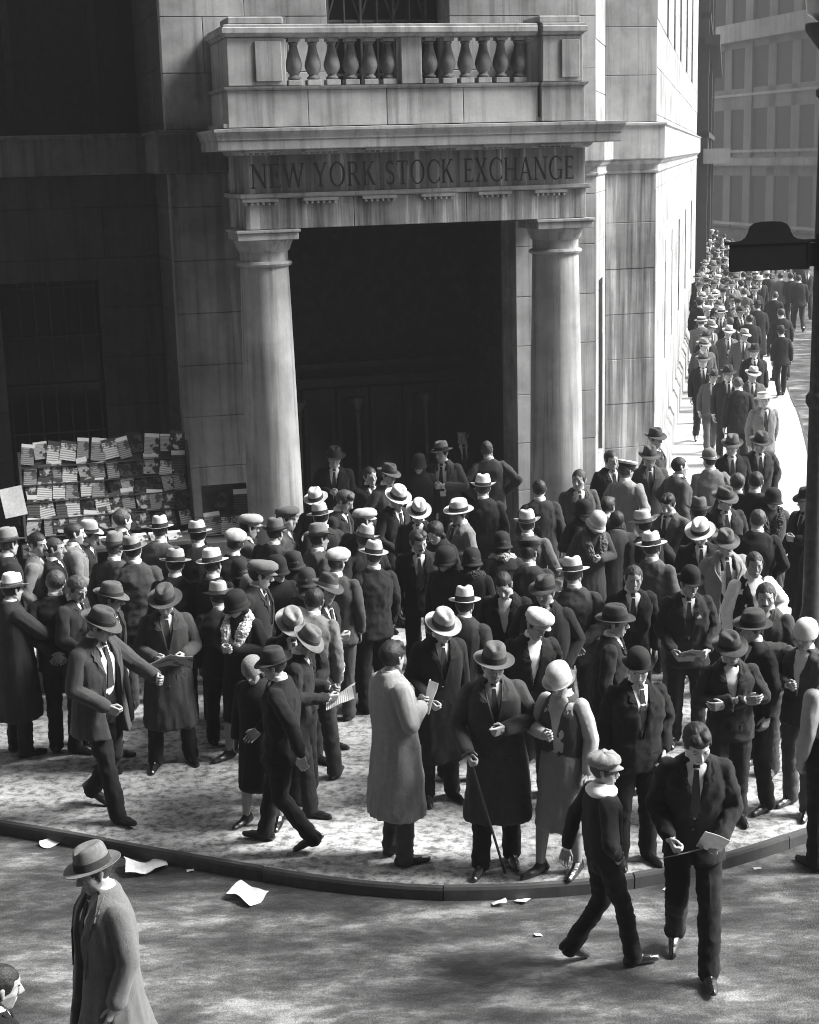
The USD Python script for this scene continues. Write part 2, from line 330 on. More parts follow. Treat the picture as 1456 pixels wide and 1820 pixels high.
# columns
for cxn in (-3.617, 0.175):
    pr = [(0.372, 0.28)] + [(0.352-0.055*max(0, (t-0.2)/0.8)**1.2, 0.34+t*3.90) for t in np.linspace(0, 1, 13)]
    sh = obj('column', xf(lathe(pr, 48), t=(cxn, 0.35, 0)), STONE_C, bld, smooth=40)
    obj('column_base', cat(cbox(cxn-0.46, cxn+0.46, -0.11, 0.81, 0.06, 0.19, 0.01), xf(lathe([(0.42, 0.192), (0.455, 0.215), (0.455, 0.245), (0.42, 0.27), (0.385, 0.279)], 40), t=(cxn, 0.35, 0))), STONE, sh, smooth=30)
    obj('capital', xf(lathe([(0.292, 4.24), (0.33, 4.25), (0.345, 4.275), (0.33, 4.30), (0.295, 4.31), (0.295, 4.42), (0.31, 4.43), (0.325, 4.45), (0.33, 4.47), (0.34, 4.50), (0.36, 4.545), (0.365, 4.565)], 48), t=(cxn, 0.35, 0)), STONE_C, sh, smooth=35)
    obj('abacus', cat(cbox(cxn-0.37, cxn+0.37, -0.03, 0.73, 4.567, 4.65, 0.006), cbox(cxn-0.39, cxn+0.39, -0.05, 0.75, 4.652, 4.69, 0.008)), STONE, sh)
# entablature
EP = [(-3.88, 1.19), (-3.88, 0.0), (0.46, 0.0), (0.46, 1.19)]
ax = [-3.88, -2.55, -1.12, 0.46]
for k in range(3):
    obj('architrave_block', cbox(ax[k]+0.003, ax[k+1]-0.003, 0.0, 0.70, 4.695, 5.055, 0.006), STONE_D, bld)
obj('architrave_return', cat(cbox(-3.88, -3.40, 0.703, 1.19, 4.695, 5.055, 0.006), cbox(-0.1, 0.46, 0.703, 1.19, 4.695, 5.055, 0.006)), STONE, bld)
obj('taenia', sweep(EP, [(-0.3, 5.058), (0.035, 5.058), (0.055, 5.075), (0.055, 5.115), (-0.3, 5.115)]), STONE, bld)
RX = [-3.70+0.735*i for i in range(6)]
for x in RX:
    rg = obj('regula', cbox(x-0.215, x+0.215, -0.045, -0.001, 5.015, 5.056, 0.004), STONE, bld)
    obj('guttae', cat(*[xf(lathe([(0.022, 4.985), (0.016, 5.013)], 8), t=(x-0.175+0.07*i, -0.024, 0)) for i in range(6)]), STONE, rg).SetCustomDataByKey('kind', 'stuff')
# frieze with carved letters
def serif(x, y, w=0.26): return sbox(x-w/2, y-0.028, x+w/2, y+0.028)
def st(pts, w): return LineString(pts).buffer(w/2, cap_style=2, join_style=2)
def ell(cx, cy, rx, ry): return affinity.scale(Point(0, 0).buffer(1, 32), rx, ry, origin=(0, 0)).__class__(affinity.translate(affinity.scale(Point(0, 0).buffer(1, 32), rx, ry, origin=(0, 0)), cx, cy).exterior)
TK, TN = 0.145, 0.07
def letter(c):
    U = unary_union
    if c == 'N': return U([st([(0.12, 0), (0.12, 1)], TN), st([(0.12, 0.98), (0.74, 0.02)], TK), st([(0.74, 0), (0.74, 1)], TN), serif(0.12, 0.028), serif(0.1, 0.972, 0.22), serif(0.74, 0.972)]), 0.86
    if c == 'E': return U([st([(0.14, 0), (0.14, 1)], TK), st([(0.1, 0.965), (0.56, 0.965)], TN), st([(0.1, 0.52), (0.47, 0.52)], TN), st([(0.1, 0.035), (0.6, 0.035)], TN), sbox(0.53, 0.84, 0.57, 1), sbox(0.56, 0, 0.61, 0.17), sbox(0.44, 0.43, 0.48, 0.61), serif(0.12, 0.028, 0.22), serif(0.12, 0.972, 0.22)]), 0.64
    if c == 'W': return U([st([(0.06, 1), (0.34, 0)], TK), st([(0.32, 0.02), (0.56, 0.98)], TN), st([(0.54, 1), (0.82, 0)], TK), st([(0.8, 0.02), (1.06, 1)], TN), serif(0.08, 0.972), serif(0.56, 0.972, 0.2), serif(1.05, 0.972)]), 1.14
    if c == 'Y': return U([st([(0.1, 1), (0.42, 0.44)], TK), st([(0.74, 1), (0.44, 0.46)], TN), st([(0.42, 0), (0.42, 0.5)], TK), serif(0.12, 0.972), serif(0.73, 0.972, 0.22), serif(0.42, 0.028, 0.3)]), 0.84
    if c == 'O': return ell(0.5, 0.5, 0.47, 0.52).difference(ell(0.5, 0.5, 0.33, 0.455)), 1.0
    if c == 'R': return U([st([(0.15, 0), (0.15, 1)], TK), ell(0.36, 0.74, 0.28, 0.27).difference(ell(0.35, 0.74, 0.155, 0.2)).intersection(sbox(0.3, 0, 1, 1.1)), sbox(0.15, 0.935, 0.36, 1.0), sbox(0.15, 0.47, 0.36, 0.535), st([(0.36, 0.5), (0.70, 0.02)], TK), serif(0.14, 0.028, 0.26), serif(0.1, 0.972, 0.18), serif(0.72, 0.028, 0.2)]), 0.80
    if c == 'K': return U([st([(0.15, 0), (0.15, 1)], TK), st([(0.2, 0.42), (0.64, 0.98)], TN), st([(0.34, 0.6), (0.70, 0.02)], TK), serif(0.15, 0.028), serif(0.15, 0.972), serif(0.64, 0.972, 0.22), serif(0.72, 0.028, 0.22)]), 0.82
    if c == 'S':
        t = np.linspace(0, 1, 30); pts = []
        for a in np.linspace(math.radians(35), math.radians(265), 18): pts.append((0.32+0.21*math.cos(a), 0.74+0.225*math.sin(a)))
        for a in np.linspace(math.radians(80), math.radians(-145), 18): pts.append((0.32+0.235*math.cos(a), 0.27+0.235*math.sin(a)))
        return U([LineString(pts).buffer(0.055, cap_style=2), sbox(0.47, 0.80, 0.51, 0.99), sbox(0.1, 0.02, 0.14, 0.22)]), 0.66
    if c == 'T': return U([st([(0.38, 0), (0.38, 1)], TK), sbox(0.03, 0.93, 0.73, 1.0), sbox(0.02, 0.8, 0.06, 1), sbox(0.70, 0.8, 0.74, 1), serif(0.38, 0.028, 0.3)]), 0.76
    if c in 'CG':
        o = ell(0.5, 0.5, 0.47, 0.52).difference(ell(0.53, 0.5, 0.36, 0.455)); o = o.difference(Polygon([(0.5, 0.5), (1.3, 0.95), (1.3, 0.05)])); o = o.difference(sbox(0.86, 0, 1.2, 1))
        if c == 'C': return U([o, sbox(0.83, 0.68, 0.87, 0.96), sbox(0.83, 0.06, 0.87, 0.28)]), 0.88
        return U([o, sbox(0.83, 0.68, 0.87, 0.96), sbox(0.76, 0.03, 0.89, 0.42), serif(0.8, 0.42, 0.3)]), 0.96
    if c == 'X': return U([st([(0.1, 1), (0.68, 0)], TK), st([(0.68, 1), (0.1, 0)], TN), serif(0.11, 0.972), serif(0.66, 0.972, 0.22), serif(0.12, 0.028, 0.22), serif(0.67, 0.028)]), 0.78
    if c == 'H': return U([st([(0.14, 0), (0.14, 1)], TK), st([(0.74, 0), (0.74, 1)], TK), sbox(0.14, 0.47, 0.74, 0.54), serif(0.14, 0.028), serif(0.14, 0.972), serif(0.74, 0.028), serif(0.74, 0.972)]), 0.88
    if c == 'A': return U([st([(0.1, 0), (0.42, 1)], TN), st([(0.42, 1.0), (0.76, 0)], TK), sbox(0.2, 0.3, 0.64, 0.365), serif(0.1, 0.028, 0.22), serif(0.76, 0.028, 0.26)]), 0.88
LH, LZ = 0.285, 5.175
words = [('NEW', -3.79, -3.14), ('YORK', -3.03, -2.26), ('STOCK', -2.14, -1.27), ('EXCHANGE', -1.14, 0.31)]
glyphs = []
for w, x0, x1 in words:
    parts = [letter(c) for c in w]; tot = sum(p[1] for p in parts)+0.10*(len(w)-1); sc = (x1-x0)/tot; x = x0
    for (g, a), ch in zip(parts, w):
        glyphs.append((ch, affinity.affine_transform(g.simplify(0.004), [sc, 0, 0, LH, x, LZ]))); x += (a+0.10)*sc
fr = m3.Manifold()
fx = [-3.88, -2.20, -1.20, 0.46]
for k in range(3):
    blk = man(bx(fx[k]+0.002, fx[k+1]-0.002, 0.03, 0.7, 5.118, 5.56))
    for ch, g in glyphs:
        gx0, _, gx1, _ = g.bounds
        if gx1 > fx[k] and gx0 < fx[k+1]: blk = blk - man(poly_ext(g, 0.03)).translate([0, 0.025, 0])
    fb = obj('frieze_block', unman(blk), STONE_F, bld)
for ch, g in glyphs:
    obj('letter', xf(poly_ext(g.buffer(-0.001), 0.014), t=(0, 0.036, 0)), LETTER, bld)
obj('frieze_return', cat(bx(-3.88, -3.4, 0.702, 1.19, 5.118, 5.56), bx(-0.1, 0.46, 0.702, 1.19, 5.118, 5.56)), STONE, bld)
# cornice
CP = [(-3.88, 1.19), (-3.88, 0.0), (0.46, 0.0), (0.46, 1.19)]
obj('bed_moulding', sweep(CP, [(-0.3, 5.562), (0.02, 5.562), (0.05, 5.585), (0.07, 5.615), (-0.3, 5.615)]), STONE, bld)
cor = obj('cornice', sweep(CP, [(-0.5, 5.618), (0.33, 5.618), (0.335, 5.628), (0.335, 5.735), (0.345, 5.738), (0.345, 5.752), (0.355, 5.79), (0.375, 5.825), (0.38, 5.83), (0.38, 5.862), (0.30, 5.868), (-0.5, 5.88)]), STONE, bld)
for x in RX:
    mu = obj('mutule', cbox(x-0.215, x+0.215, -0.29, -0.08, 5.590, 5.616, 0.003), STONE, bld)
    obj('guttae', cat(*[xf(lathe([(0.018, 5.566), (0.014, 5.588)], 8), t=(x-0.175+0.07*i, -0.26+0.07*j, 0)) for i in range(6) for j in range(3)]), STONE, mu).SetCustomDataByKey('kind', 'stuff')
# balcony
obj('balcony_floor', bx(-4.1, 0.42, -0.09, 1.19, 5.882, 5.93), STONE, bld)
BY = -0.10
def course(x0, x1, z0, z1, y0, y1, n=4, name='balcony_block', mat=STONE):
    xs = np.linspace(x0, x1, n+1)
    for a, b in zip(xs[:-1], xs[1:]): obj(name, cbox(a+0.002, b-0.002, y0, y1, z0, z1, 0.006), mat, bld)
course(-4.045, -0.21, 5.882, 6.30, BY, BY+0.34, 4)
course(-0.175, 0.40, 5.882, 6.30, BY-0.03, BY+0.34, 1)
course(-4.045, -3.72, 5.882, 6.30, BY+0.345, 1.19, 1); course(0.08, 0.40, 5.882, 6.30, BY+0.345, 1.19, 1)
obj('plinth_moulding', sweep([(-4.045, 1.19), (-4.045, BY), (-0.21, BY)], [(-0.3, 6.302), (0.0, 6.302), (0.03, 6.325), (0.035, 6.345), (-0.3, 6.352)]), STONE, bld)
obj('plinth_moulding', sweep([(-0.175, BY-0.03), (0.40, BY-0.03), (0.40, 1.19)], [(-0.3, 6.302), (0.0, 6.302), (0.03, 6.325), (0.035, 6.345), (-0.3, 6.352)]), STONE, bld)
def pedestal(x0, x1, y0, y1, fr=True):
    p = obj('pedestal', cbox(x0, x1, y0, y1, 6.354, 6.895, 0.008), STONE, bld)
    if fr: obj('pedestal_panel', cbox((x0+x1)/2-0.02, x1-0.05, y0-0.022, y0-0.001, 6.40, 6.85, 0.006), STONE, p)
    return p
pedestal(-4.02, -3.33, BY+0.02, BY+0.42, True)
pedestal(-1.92, -1.663, BY+0.05, BY+0.28, False)
pedestal(-0.150, 0.375, BY-0.01, BY+0.42, True)
pedestal(-4.02, -3.72, BY+0.425, 1.19, False); pedestal(0.10, 0.375, BY+0.425, 1.19, False)
railp = [(-0.28, 6.897), (-0.03, 6.897), (0.0, 6.905), (0.02, 6.93), (0.05, 6.945), (0.05, 7.0), (0.03, 7.01), (0.03, 7.035), (-0.02, 7.045), (-0.28, 7.045)]
obj('balustrade_rail', sweep([(-4.02, 1.19), (-4.02, BY+0.02), (-0.215, BY+0.02)], railp), STONE, bld)
obj('balustrade_rail', sweep([(-0.155, BY-0.01), (0.375, BY-0.01), (0.375, 1.19)], railp), STONE, bld)
obj('pedestal_cap', cbox(-3.99, -3.34, BY+0.04, BY+0.6, 7.047, 7.13, 0.012), STONE, bld)
obj('pedestal_cap', cbox(-0.185, 0.355, BY+0.01, BY+0.6, 7.047, 7.13, 0.012), STONE, bld)
bp = [(0.055, 6.42), (0.075, 6.43), (0.078, 6.445), (0.06, 6.458), (0.052, 6.475), (0.07, 6.50), (0.092, 6.54), (0.10, 6.58), (0.095, 6.62), (0.078, 6.68), (0.06, 6.74), (0.05, 6.79), (0.047, 6.82), (0.06, 6.828), (0.06, 6.84), (0.05, 6.85)]
for x in [-3.205+0.230*i for i in range(6)]+[-1.535+0.2265*i for i in range(6)]:
    b = obj('baluster', xf(lathe(bp, 16), t=(x, BY+0.17, 0)), SHADE_M, bld, smooth=40)
    obj('baluster_block', cat(cbox(x-0.085, x+0.085, BY+0.085, BY+0.255, 6.354, 6.418, 0.006), cbox(x-0.07, x+0.07, BY+0.10, BY+0.24, 6.852, 6.895, 0.004)), STONE, b)
# band course round the building (front wing, portal block, corner, side street)
bandp = [(-0.25, 5.372), (0.10, 5.372), (0.12, 5.39), (0.12, 5.84), (0.15, 5.86), (0.15, 5.885), (0.12, 5.895), (-0.25, 5.898)]
capp = [(-0.1, 5.18), (0.012, 5.18), (0.03, 5.20), (0.03, 5.225), (0.02, 5.235), (0.02, 5.30), (0.05, 5.32), (0.075, 5.35), (0.08, 5.369), (-0.1, 5.369)]
RS = np.array([1.08, 1.2]); RE = RS+ST*1.68           # the short return of the portal block, parallel to the side street
PX0, PX1, PY = RE[0]+0.0, 2.63, RE[1]
SC = np.array([PX1, PY])                               # the street corner
FULL = [(-11.5, 2.7), (-4.62, 2.7), (-4.62, 1.2), (1.08, 1.2), tuple(RE), tuple(SC), tuple(SC+ST*31.8)]
obj('band_course', sweep(FULL[:3]+[(-3.75, 1.2)], bandp), SHADE_L, bld)
obj('band_course', sweep([(0.30, 1.2)]+FULL[3:], bandp), STONE, bld)
obj('capital_moulding', sweep([(0.47, 1.2), (1.08, 1.2), tuple(RE), tuple(SC), tuple(SC+ST*31.8)], capp), STONE, bld)
# short return with its slit window
ashlar(RS, ST, 1.68, 0, 5.37, STONE, holes=[(0.45, 1.25, 1.25, 3.75)], bl=1.7, nrm=SN, seed=6, course0=0.3)
ashlar(RS, ST, 1.68, 5.9, ZT, STONE, bl=1.7, nrm=SN, seed=7, course0=0.3)
def along(p0, t0, t1, n0, n1, z0, z1, d=ST, nr=SN):
    p0 = np.array(p0)
    return hull([(*(p0+d*t+nr*n), z) for t in (t0, t1) for n in (n0, n1) for z in (z0, z1)])
obj('slit_window', along(RS, 0.40, 1.30, -0.19, -0.16, 1.2, 3.8), DGLASS, bld)
obj('wall_core', cat(along(RS, 0.3, 1.95, -0.5, -0.21, 0, ZT)), STONE, bld)
# corner pilaster
ashlar((PX0, PY), (1, 0), PX1-PX0, 0, 5.18, STONE_D, bl=1.7, nrm=(0, -1), seed=8, course0=3.15-4*CH)
ashlar((PX0, PY), (1, 0), PX1-PX0, 5.9, ZT, STONE, bl=1.7, nrm=(0, -1), seed=9, course0=6.55)
obj('wall_core', cat(along((PX0, PY), 0.0, PX1-PX0, -0.6, -0.205, 0, ZT, d=np.array([1., 0]), nr=np.array([0, -1.]))), STONE, bld)
obj('pilaster_base', sweep([(PX0, PY), (PX1, PY), tuple(SC+ST*31.8)], [(-0.1, 0), (0.10, 0), (0.10, 0.55), (0.06, 0.62), (0.03, 0.70), (-0.1, 0.72)]), STONE, bld)
# side-street front: narrow windows between pilaster strips
holes = [(3.75, 4.15, 1.95, 4.0), (7.2, 7.7, 1.95, 4.0), (11.6, 12.6, 1.95, 4.0), (17.2, 18.4, 1.95, 4.0), (24, 25.4, 1.95, 4.0)]
up = [(3.6, 4.5, 7.35, ZT), (7.1, 8.2, 7.35, ZT), (11.1, 12.4, 7.35, ZT), (16.2, 17.8, 7.35, ZT), (22, 24, 7.35, ZT)]
ashlar(SC, ST, 31.8, 0.0, 5.37, STONE, holes=holes, bl=2.2, nrm=SN, seed=10, course0=0.3)
ashlar(SC, ST, 31.8, 5.9, ZT, STONE, holes=up, bl=2.6, nrm=SN, seed=11, course0=6.0)
for h in holes+up: obj('side_window', along(SC, h[0]-0.05, h[1]+0.05, -0.19, -0.17, h[2]-0.05, h[3]+0.02), DGLASS, bld)
obj('wall_core', along(SC, 0.2, 31.7, -0.5, -0.205, 0, ZT), STONE, bld)
# left wing, set back, deep dark window bay above and bronze grille below
ashlar((-11.5, 2.7), (1, 0), 6.88, 0.0, 5.37, SHADE, holes=[(0.6, 4.0, 0.6, 4.4), (4.75, 6.05, 0.4, 4.0)], bl=1.3, nrm=(0, -1), seed=12, course0=0.3)
obj('wall_core', cat(bx(-11.5, -4.6, 3.2, 3.4, 0, 5.4), bx(-4.60, -4.3, 1.405, 4.6, 0, ZT), bx(-11.5, -4.6, 2.905, 3.2, 5.37, 5.89)), SHADE, bld)
ashlar((-4.62, 2.7), (0, -1), 1.285, 0.0, 5.37, SHADE, bl=1.6, nrm=(-1, 0), seed=13, course0=0.3)
ashlar((-4.62, 4.6), (0, -1), 3.185, 5.9, ZT, SHADE, bl=1.8, nrm=(-1, 0), seed=14, course0=6.0)
obj('grille_pane', cat(bx(-6.8, -5.4, 3.12, 3.15, 0.3, 4.1), bx(-11, -7.4, 3.12, 3.15, 0.5, 4.5)), DGLASS, bld)
for x in np.linspace(-6.7, -5.5, 7): obj('grille_bar', bx(x-0.012, x+0.012, 3.05, 3.08, 0.4, 4.0), BRONZE, bld)
for z in np.linspace(0.6, 3.9, 6): obj('grille_bar', bx(-6.75, -5.45, 3.02, 3.045, z-0.012, z+0.012), BRONZE, bld)
obj('bay_window', cat(bx(-11.5, -4.5, 4.3, 4.35, 5.9, ZT)), DGLASS, bld)
for x in np.linspace(-11, -5.2, 6): obj('bay_mullion', bx(x-0.05, x+0.05, 4.18, 4.29, 5.9, ZT), BRONZE, bld)
obj('bay_spandrel', bx(-11.5, -4.63, 2.9, 4.4, 5.82, 5.88), SHADE, bld)

# ------------------------------------------------------------------ neighbours down the side street
def facade(name, label, p0, az, length, height, depth, mat, storeys, bays, win, strips=True, z0=0.0, side=1, cornices=(), pale=None):
    """a far building: walls, piers, recessed windows, cornices; the street front runs from p0 towards azimuth az, interior on the side given"""
    t = thing(name, label, 'building', (p0[0], p0[1], 0), 0)
    pale = pale or mat
    d = np.array([math.sin(az), math.cos(az)]); nr = side*np.array([-d[1], d[0]])    # outward
    def al(a, b, n0, n1, za, zb): return hull([(*(d*q+nr*n), z) for q in (a, b) for n in (n0, n1) for z in (za, zb)])
    obj('wall', al(0, length, -depth, -0.30, z0, height), mat, t)
    bw = length/bays
    for i in range(bays+1):
        obj('pier', al(max(0, i*bw-bw*0.17), min(length, i*bw+bw*0.17), -0.299, -0.06 if i % 3 == 0 else -0.16, z0, height), mat, t)
    zz = z0
    for (h, wh, sill) in storeys:
        obj('spandrel', al(0.01, length-0.01, -0.298, -0.16, zz+sill+wh, min(zz+h+sill, height)), mat, t)
        obj('sill_course', al(0.0, length, -0.298, -0.02, zz+sill-0.22, zz+sill-0.04), pale, t)
        for i in range(bays):
            obj('window', al(i*bw+bw*0.17, (i+1)*bw-bw*0.17, -0.299, -0.26, zz+sill, zz+sill+wh), win, t)
        zz += h
    for zc, hh, pr in cornices: obj('cornice', al(-0.3, length+0.3, -0.2, pr, zc, zc+hh), FARL if pr > 0.5 else mat, t)
    return t
far_win = plain('far_window', 0.008, 0.7, 0.2, 2, spec=0.15)
dn = np.array([math.sin(BA+0), 0])
def bw(x, y):   # building-local plan point to the world
    c, s = math.cos(BA), math.sin(BA); return np.array([BO[0]+c*x-s*y, BO[1]+s*x+c*y])
e = bw(*(SC+ST*32.0))
saz = math.atan2(*(bw(*(SC+ST))-bw(*SC)))
facade('dark_side_building', 'dark tall building next beyond the exchange along the side street', e+np.array([0.45, 0.1]), saz, 26, 26, 8, FARD, [(5.2, 3.6, 0.8)]+[(3.9, 2.4, 0.9)]*5, 6, far_win, cornices=[(5.0, 0.5, 0.7), (8.9, 0.3, 0.3)], side=-1)
facade('pale_tower', 'pale hazy tower rising behind the dark building at the bend of the side street', (12.5, 92), math.radians(20), 16, 70, 10, FARL, [(4.2, 2.3, 1.0)]*16, 6, far_win, side=-1, cornices=[(14, 0.6, 0.5), (30, 0.6, 0.5)])
fb = facade('columned_far_building', 'grey far building with tall pilasters and cornices where the side street bends', (28.8, 92), math.radians(-14), 40, 34, 12, FARB, [(4.5, 3.2, 0.4), (4.1, 2.7, 0.9), (4.1, 3.0, 0.6), (4.6, 3.4, 0.9), (3.6, 2.4, 0.8), (3.6, 2.4, 0.8), (3.6, 2.4, 0.8), (3.6, 2.4, 0.8)], 12, far_win, side=1, cornices=[(4.3, 0.5, 0.6), (12.6, 1.2, 0.7), (18.2, 0.7, 0.5), (27.2, 0.6, 0.5)], pale=FARL)
# shop sign with rows of pale lettering too far off to read, hung on the far building
ssn = thing('shop_sign', 'dark far shop sign with three rows of tiny pale lettering', 'sign', (13.6, 82.0, 6.0), -12)
obj('sign_board', bx(0, 2.1, 0, 0.08, 0, 1.05), FARD, ssn)
rs_ = random.Random(5)
for r_, n_ in ((0, 8), (1, 6), (2, 8)):
    for k in range(n_): obj('sign_mark', bx(0.12+k*0.23, 0.12+k*0.23+rs_.uniform(0.07, 0.13), -0.03, -0.001, 0.12+r_*0.31, 0.12+r_*0.31+0.19), FARL, ssn)
obj('sign_bracket', bx(-0.05, 2.15, 0.0, 0.08, -0.10, -0.02), FARL, ssn)
# ------------------------------------------------------------------ lamp post with the street sign
SIGNB = plain('black_enamel', 0.004, 0.8, 0.3, 12, spec=0.1)
lp = thing('lamp_post', 'tall dark iron lamp post at the right edge carrying the street sign', 'lamp post', (LPX, LPY, 0))
obj('pole', lathe([(0.20, 0.0), (0.20, 0.25), (0.17, 0.30), (0.165, 1.0), (0.12, 1.1), (0.09, 1.25), (0.082, 3.2), (0.074, 5.5), (0.07, 6.55)], 16), POLE, lp, smooth=40)
for pr in ([(0.085, 3.15), (0.115, 3.2), (0.115, 3.26), (0.085, 3.3)], [(0.075, 5.9), (0.105, 5.93), (0.105, 5.98), (0.075, 6.0)], [(0.075, 6.30), (0.10, 6.33), (0.20, 6.46), (0.215, 6.5), (0.215, 6.54), (0.09, 6.55)]):
    obj('pole_collar', lathe(pr, 16), POLE, lp, smooth=40)
obj('lamp_head', lathe([(0.09, 6.552), (0.2, 6.62), (0.24, 6.9), (0.2, 7.2), (0.08, 7.4)], 16), plain('lamp_glass', 0.5, 0.25, 0.05), lp, smooth=40)
sp = [(0, 0), (0.76, 0), (0.76, 0.255)]
hump = [(0.70, 0.262), (0.645, 0.268), (0.60, 0.29), (0.575, 0.33), (0.56, 0.37), (0.53, 0.405), (0.48, 0.425), (0.40, 0.43), (0.30, 0.43), (0.23, 0.42), (0.19, 0.39), (0.175, 0.34), (0.15, 0.295), (0.11, 0.27), (0.06, 0.262), (0.02, 0.255), (0, 0.24)]
sgn = Polygon([(x*1.0, z) for x, z in sp+hump]).buffer(-0.015).buffer(0.015)
v, f = poly_ext(sgn, 0.02)
v[:, 0] -= 0.86
obj('street_sign', xf((v, f), rotz(0.2), (-0.05, -0.10, SIGNZ)), SIGNB, lp)
obj('sign_frame', xf(cat(bx(-0.90, 0.06, -0.008, 0.028, SIGNZ+0.235, SIGNZ+0.262), bx(-0.02, 0.06, -0.03, 0.05, SIGNZ-0.02, SIGNZ+0.30), bx(-0.12, -0.021, -0.004, 0.024, SIGNZ+0.02, SIGNZ+0.23)), rotz(0.2), (-0.05, -0.10, 0)), SIGNB, lp)
# ------------------------------------------------------------------ unseen tall blocks added round the camera to hold back sky and sun
facade('tall_office_block', 'unseen tall block added behind the camera to cut the sky light', (10.0, -3.0), math.radians(-74), 60, 60, 14, FARB, [(6, 4, 0.8)]+[(4.2, 2.4, 1.0)]*12, 14, far_win, side=-1)
facade('brick_corner_block', 'unseen block added right of the camera to cast a soft shadow on the roadway', (11.0, 5.5), math.radians(100), 30, 45, 12, FARB, [(6, 4, 0.8)]+[(4.2, 2.4, 1.0)]*8, 8, far_win, side=1)
facade('left_street_block', 'unseen tall block added left of the exchange to cut the sky light', (-13.5, 13.0), math.radians(-74), 30, 45, 14, FARB, [(6, 4, 0.8)]+[(4.2, 2.4, 1.0)]*8, 8, far_win, side=1)

# ------------------------------------------------------------------ people: building kit
import scipy.sparse as sp
def taubin(v, f, it=4, lam=0.55, mu=-0.57):
    n = len(v); e = np.vstack([f[:, [0, 1]], f[:, [1, 2]], f[:, [2, 0]]]); e = np.vstack([e, e[:, ::-1]])
    A = sp.csr_matrix((np.ones(len(e)), (e[:, 0], e[:, 1])), (n, n)); A.data[:] = 1
    D = sp.diags(1/np.maximum(np.asarray(A.sum(1)).ravel(), 1)) @ A
    for i in range(it):
        for k in (lam, mu): v = v + k*(D @ v - v)
    return v
def sph(c, r, n=10):
    s = m3.Manifold.sphere(1.0, n)
    r = (r, r, r) if np.ndim(r) == 0 else r
    return s.scale(tuple(map(float, r))).translate(tuple(map(float, c)))
def hulls(*sp_): return m3.Manifold.batch_hull(list(sp_))
def union(ms): return m3.Manifold.batch_boolean([m for m in ms if m.num_tri() > 0], m3.OpType.Add)
def chain(pts, rads, n=10):
    ss = [sph(p, r, n) for p, r in zip(pts, rads)]
    return [hulls(a, b) for a, b in zip(ss[:-1], ss[1:])]
def rings(rs, n=20, power=2.3):
    """closed loft of super-ellipse rings (z, rx, ry, cy)"""
    a = np.arange(n)*2*math.pi/n; v, f = [], []
    c, s = np.cos(a), np.sin(a); c = np.sign(c)*np.abs(c)**(2/power); s = np.sign(s)*np.abs(s)**(2/power)
    for r in rs:
        z, rx, ry = r[:3]; cy = r[3] if len(r) > 3 else 0; cx = r[4] if len(r) > 4 else 0
        v.append(np.stack([cx+rx*c, cy+ry*s, np.full(n, z)], 1))
    m = len(rs); v.append([[v[0][:, 0].mean(), v[0][:, 1].mean(), rs[0][0]]]); v.append([[v[m-1][:, 0].mean(), v[m-1][:, 1].mean(), rs[-1][0]]])
    for i in range(m-1):
        for j in range(n):
            k = (j+1) % n; f += [(i*n+j, i*n+k, (i+1)*n+k), (i*n+j, (i+1)*n+k, (i+1)*n+j)]
    for j in range(n):
        k = (j+1) % n; f += [(m*n, k, j), (m*n+1, (m-1)*n+j, (m-1)*n+k)]
    return np.vstack(v), np.array(f)
def vnorm(v, f):
    n = np.zeros_like(v); fn = np.cross(v[f[:, 1]]-v[f[:, 0]], v[f[:, 2]]-v[f[:, 0]])
    for k in range(3): np.add.at(n, f[:, k], fn)
    return n/np.maximum(np.linalg.norm(n, axis=1, keepdims=True), 1e-12)
def soften(m, length, it=4, fold=0.0, seed=0, freq=(11, 11, 6)):
    v, f = unman(m.refine_to_length(length)) if length else unman(m)
    v = taubin(v, f, it)
    if fold:
        p = v*np.array(freq)+seed*7.3
        d = meshkit.noise(p, seed)-0.5
        r1 = 1-np.abs(2*meshkit.noise(p*np.array([1.5, 1.5, 1.1])+3, seed+1)-1); r2 = 1-np.abs(2*meshkit.noise(p*np.array([1.6, 1.6, 2.6])+9, seed+2)-1)
        d = 0.8*d+0.55*(r1**2-0.35)+0.40*(r2**3-0.25)
        if freq[2] < 3: d = d*np.clip((1.30-v[:, 2])/0.75, 0.30, 1.15)
        v = v+vnorm(v, f)*(d*fold)[:, None]
    return v, f
def cut_box(x0, x1, y0, y1, z0, z1): return man(bx(x0, x1, y0, y1, z0, z1))

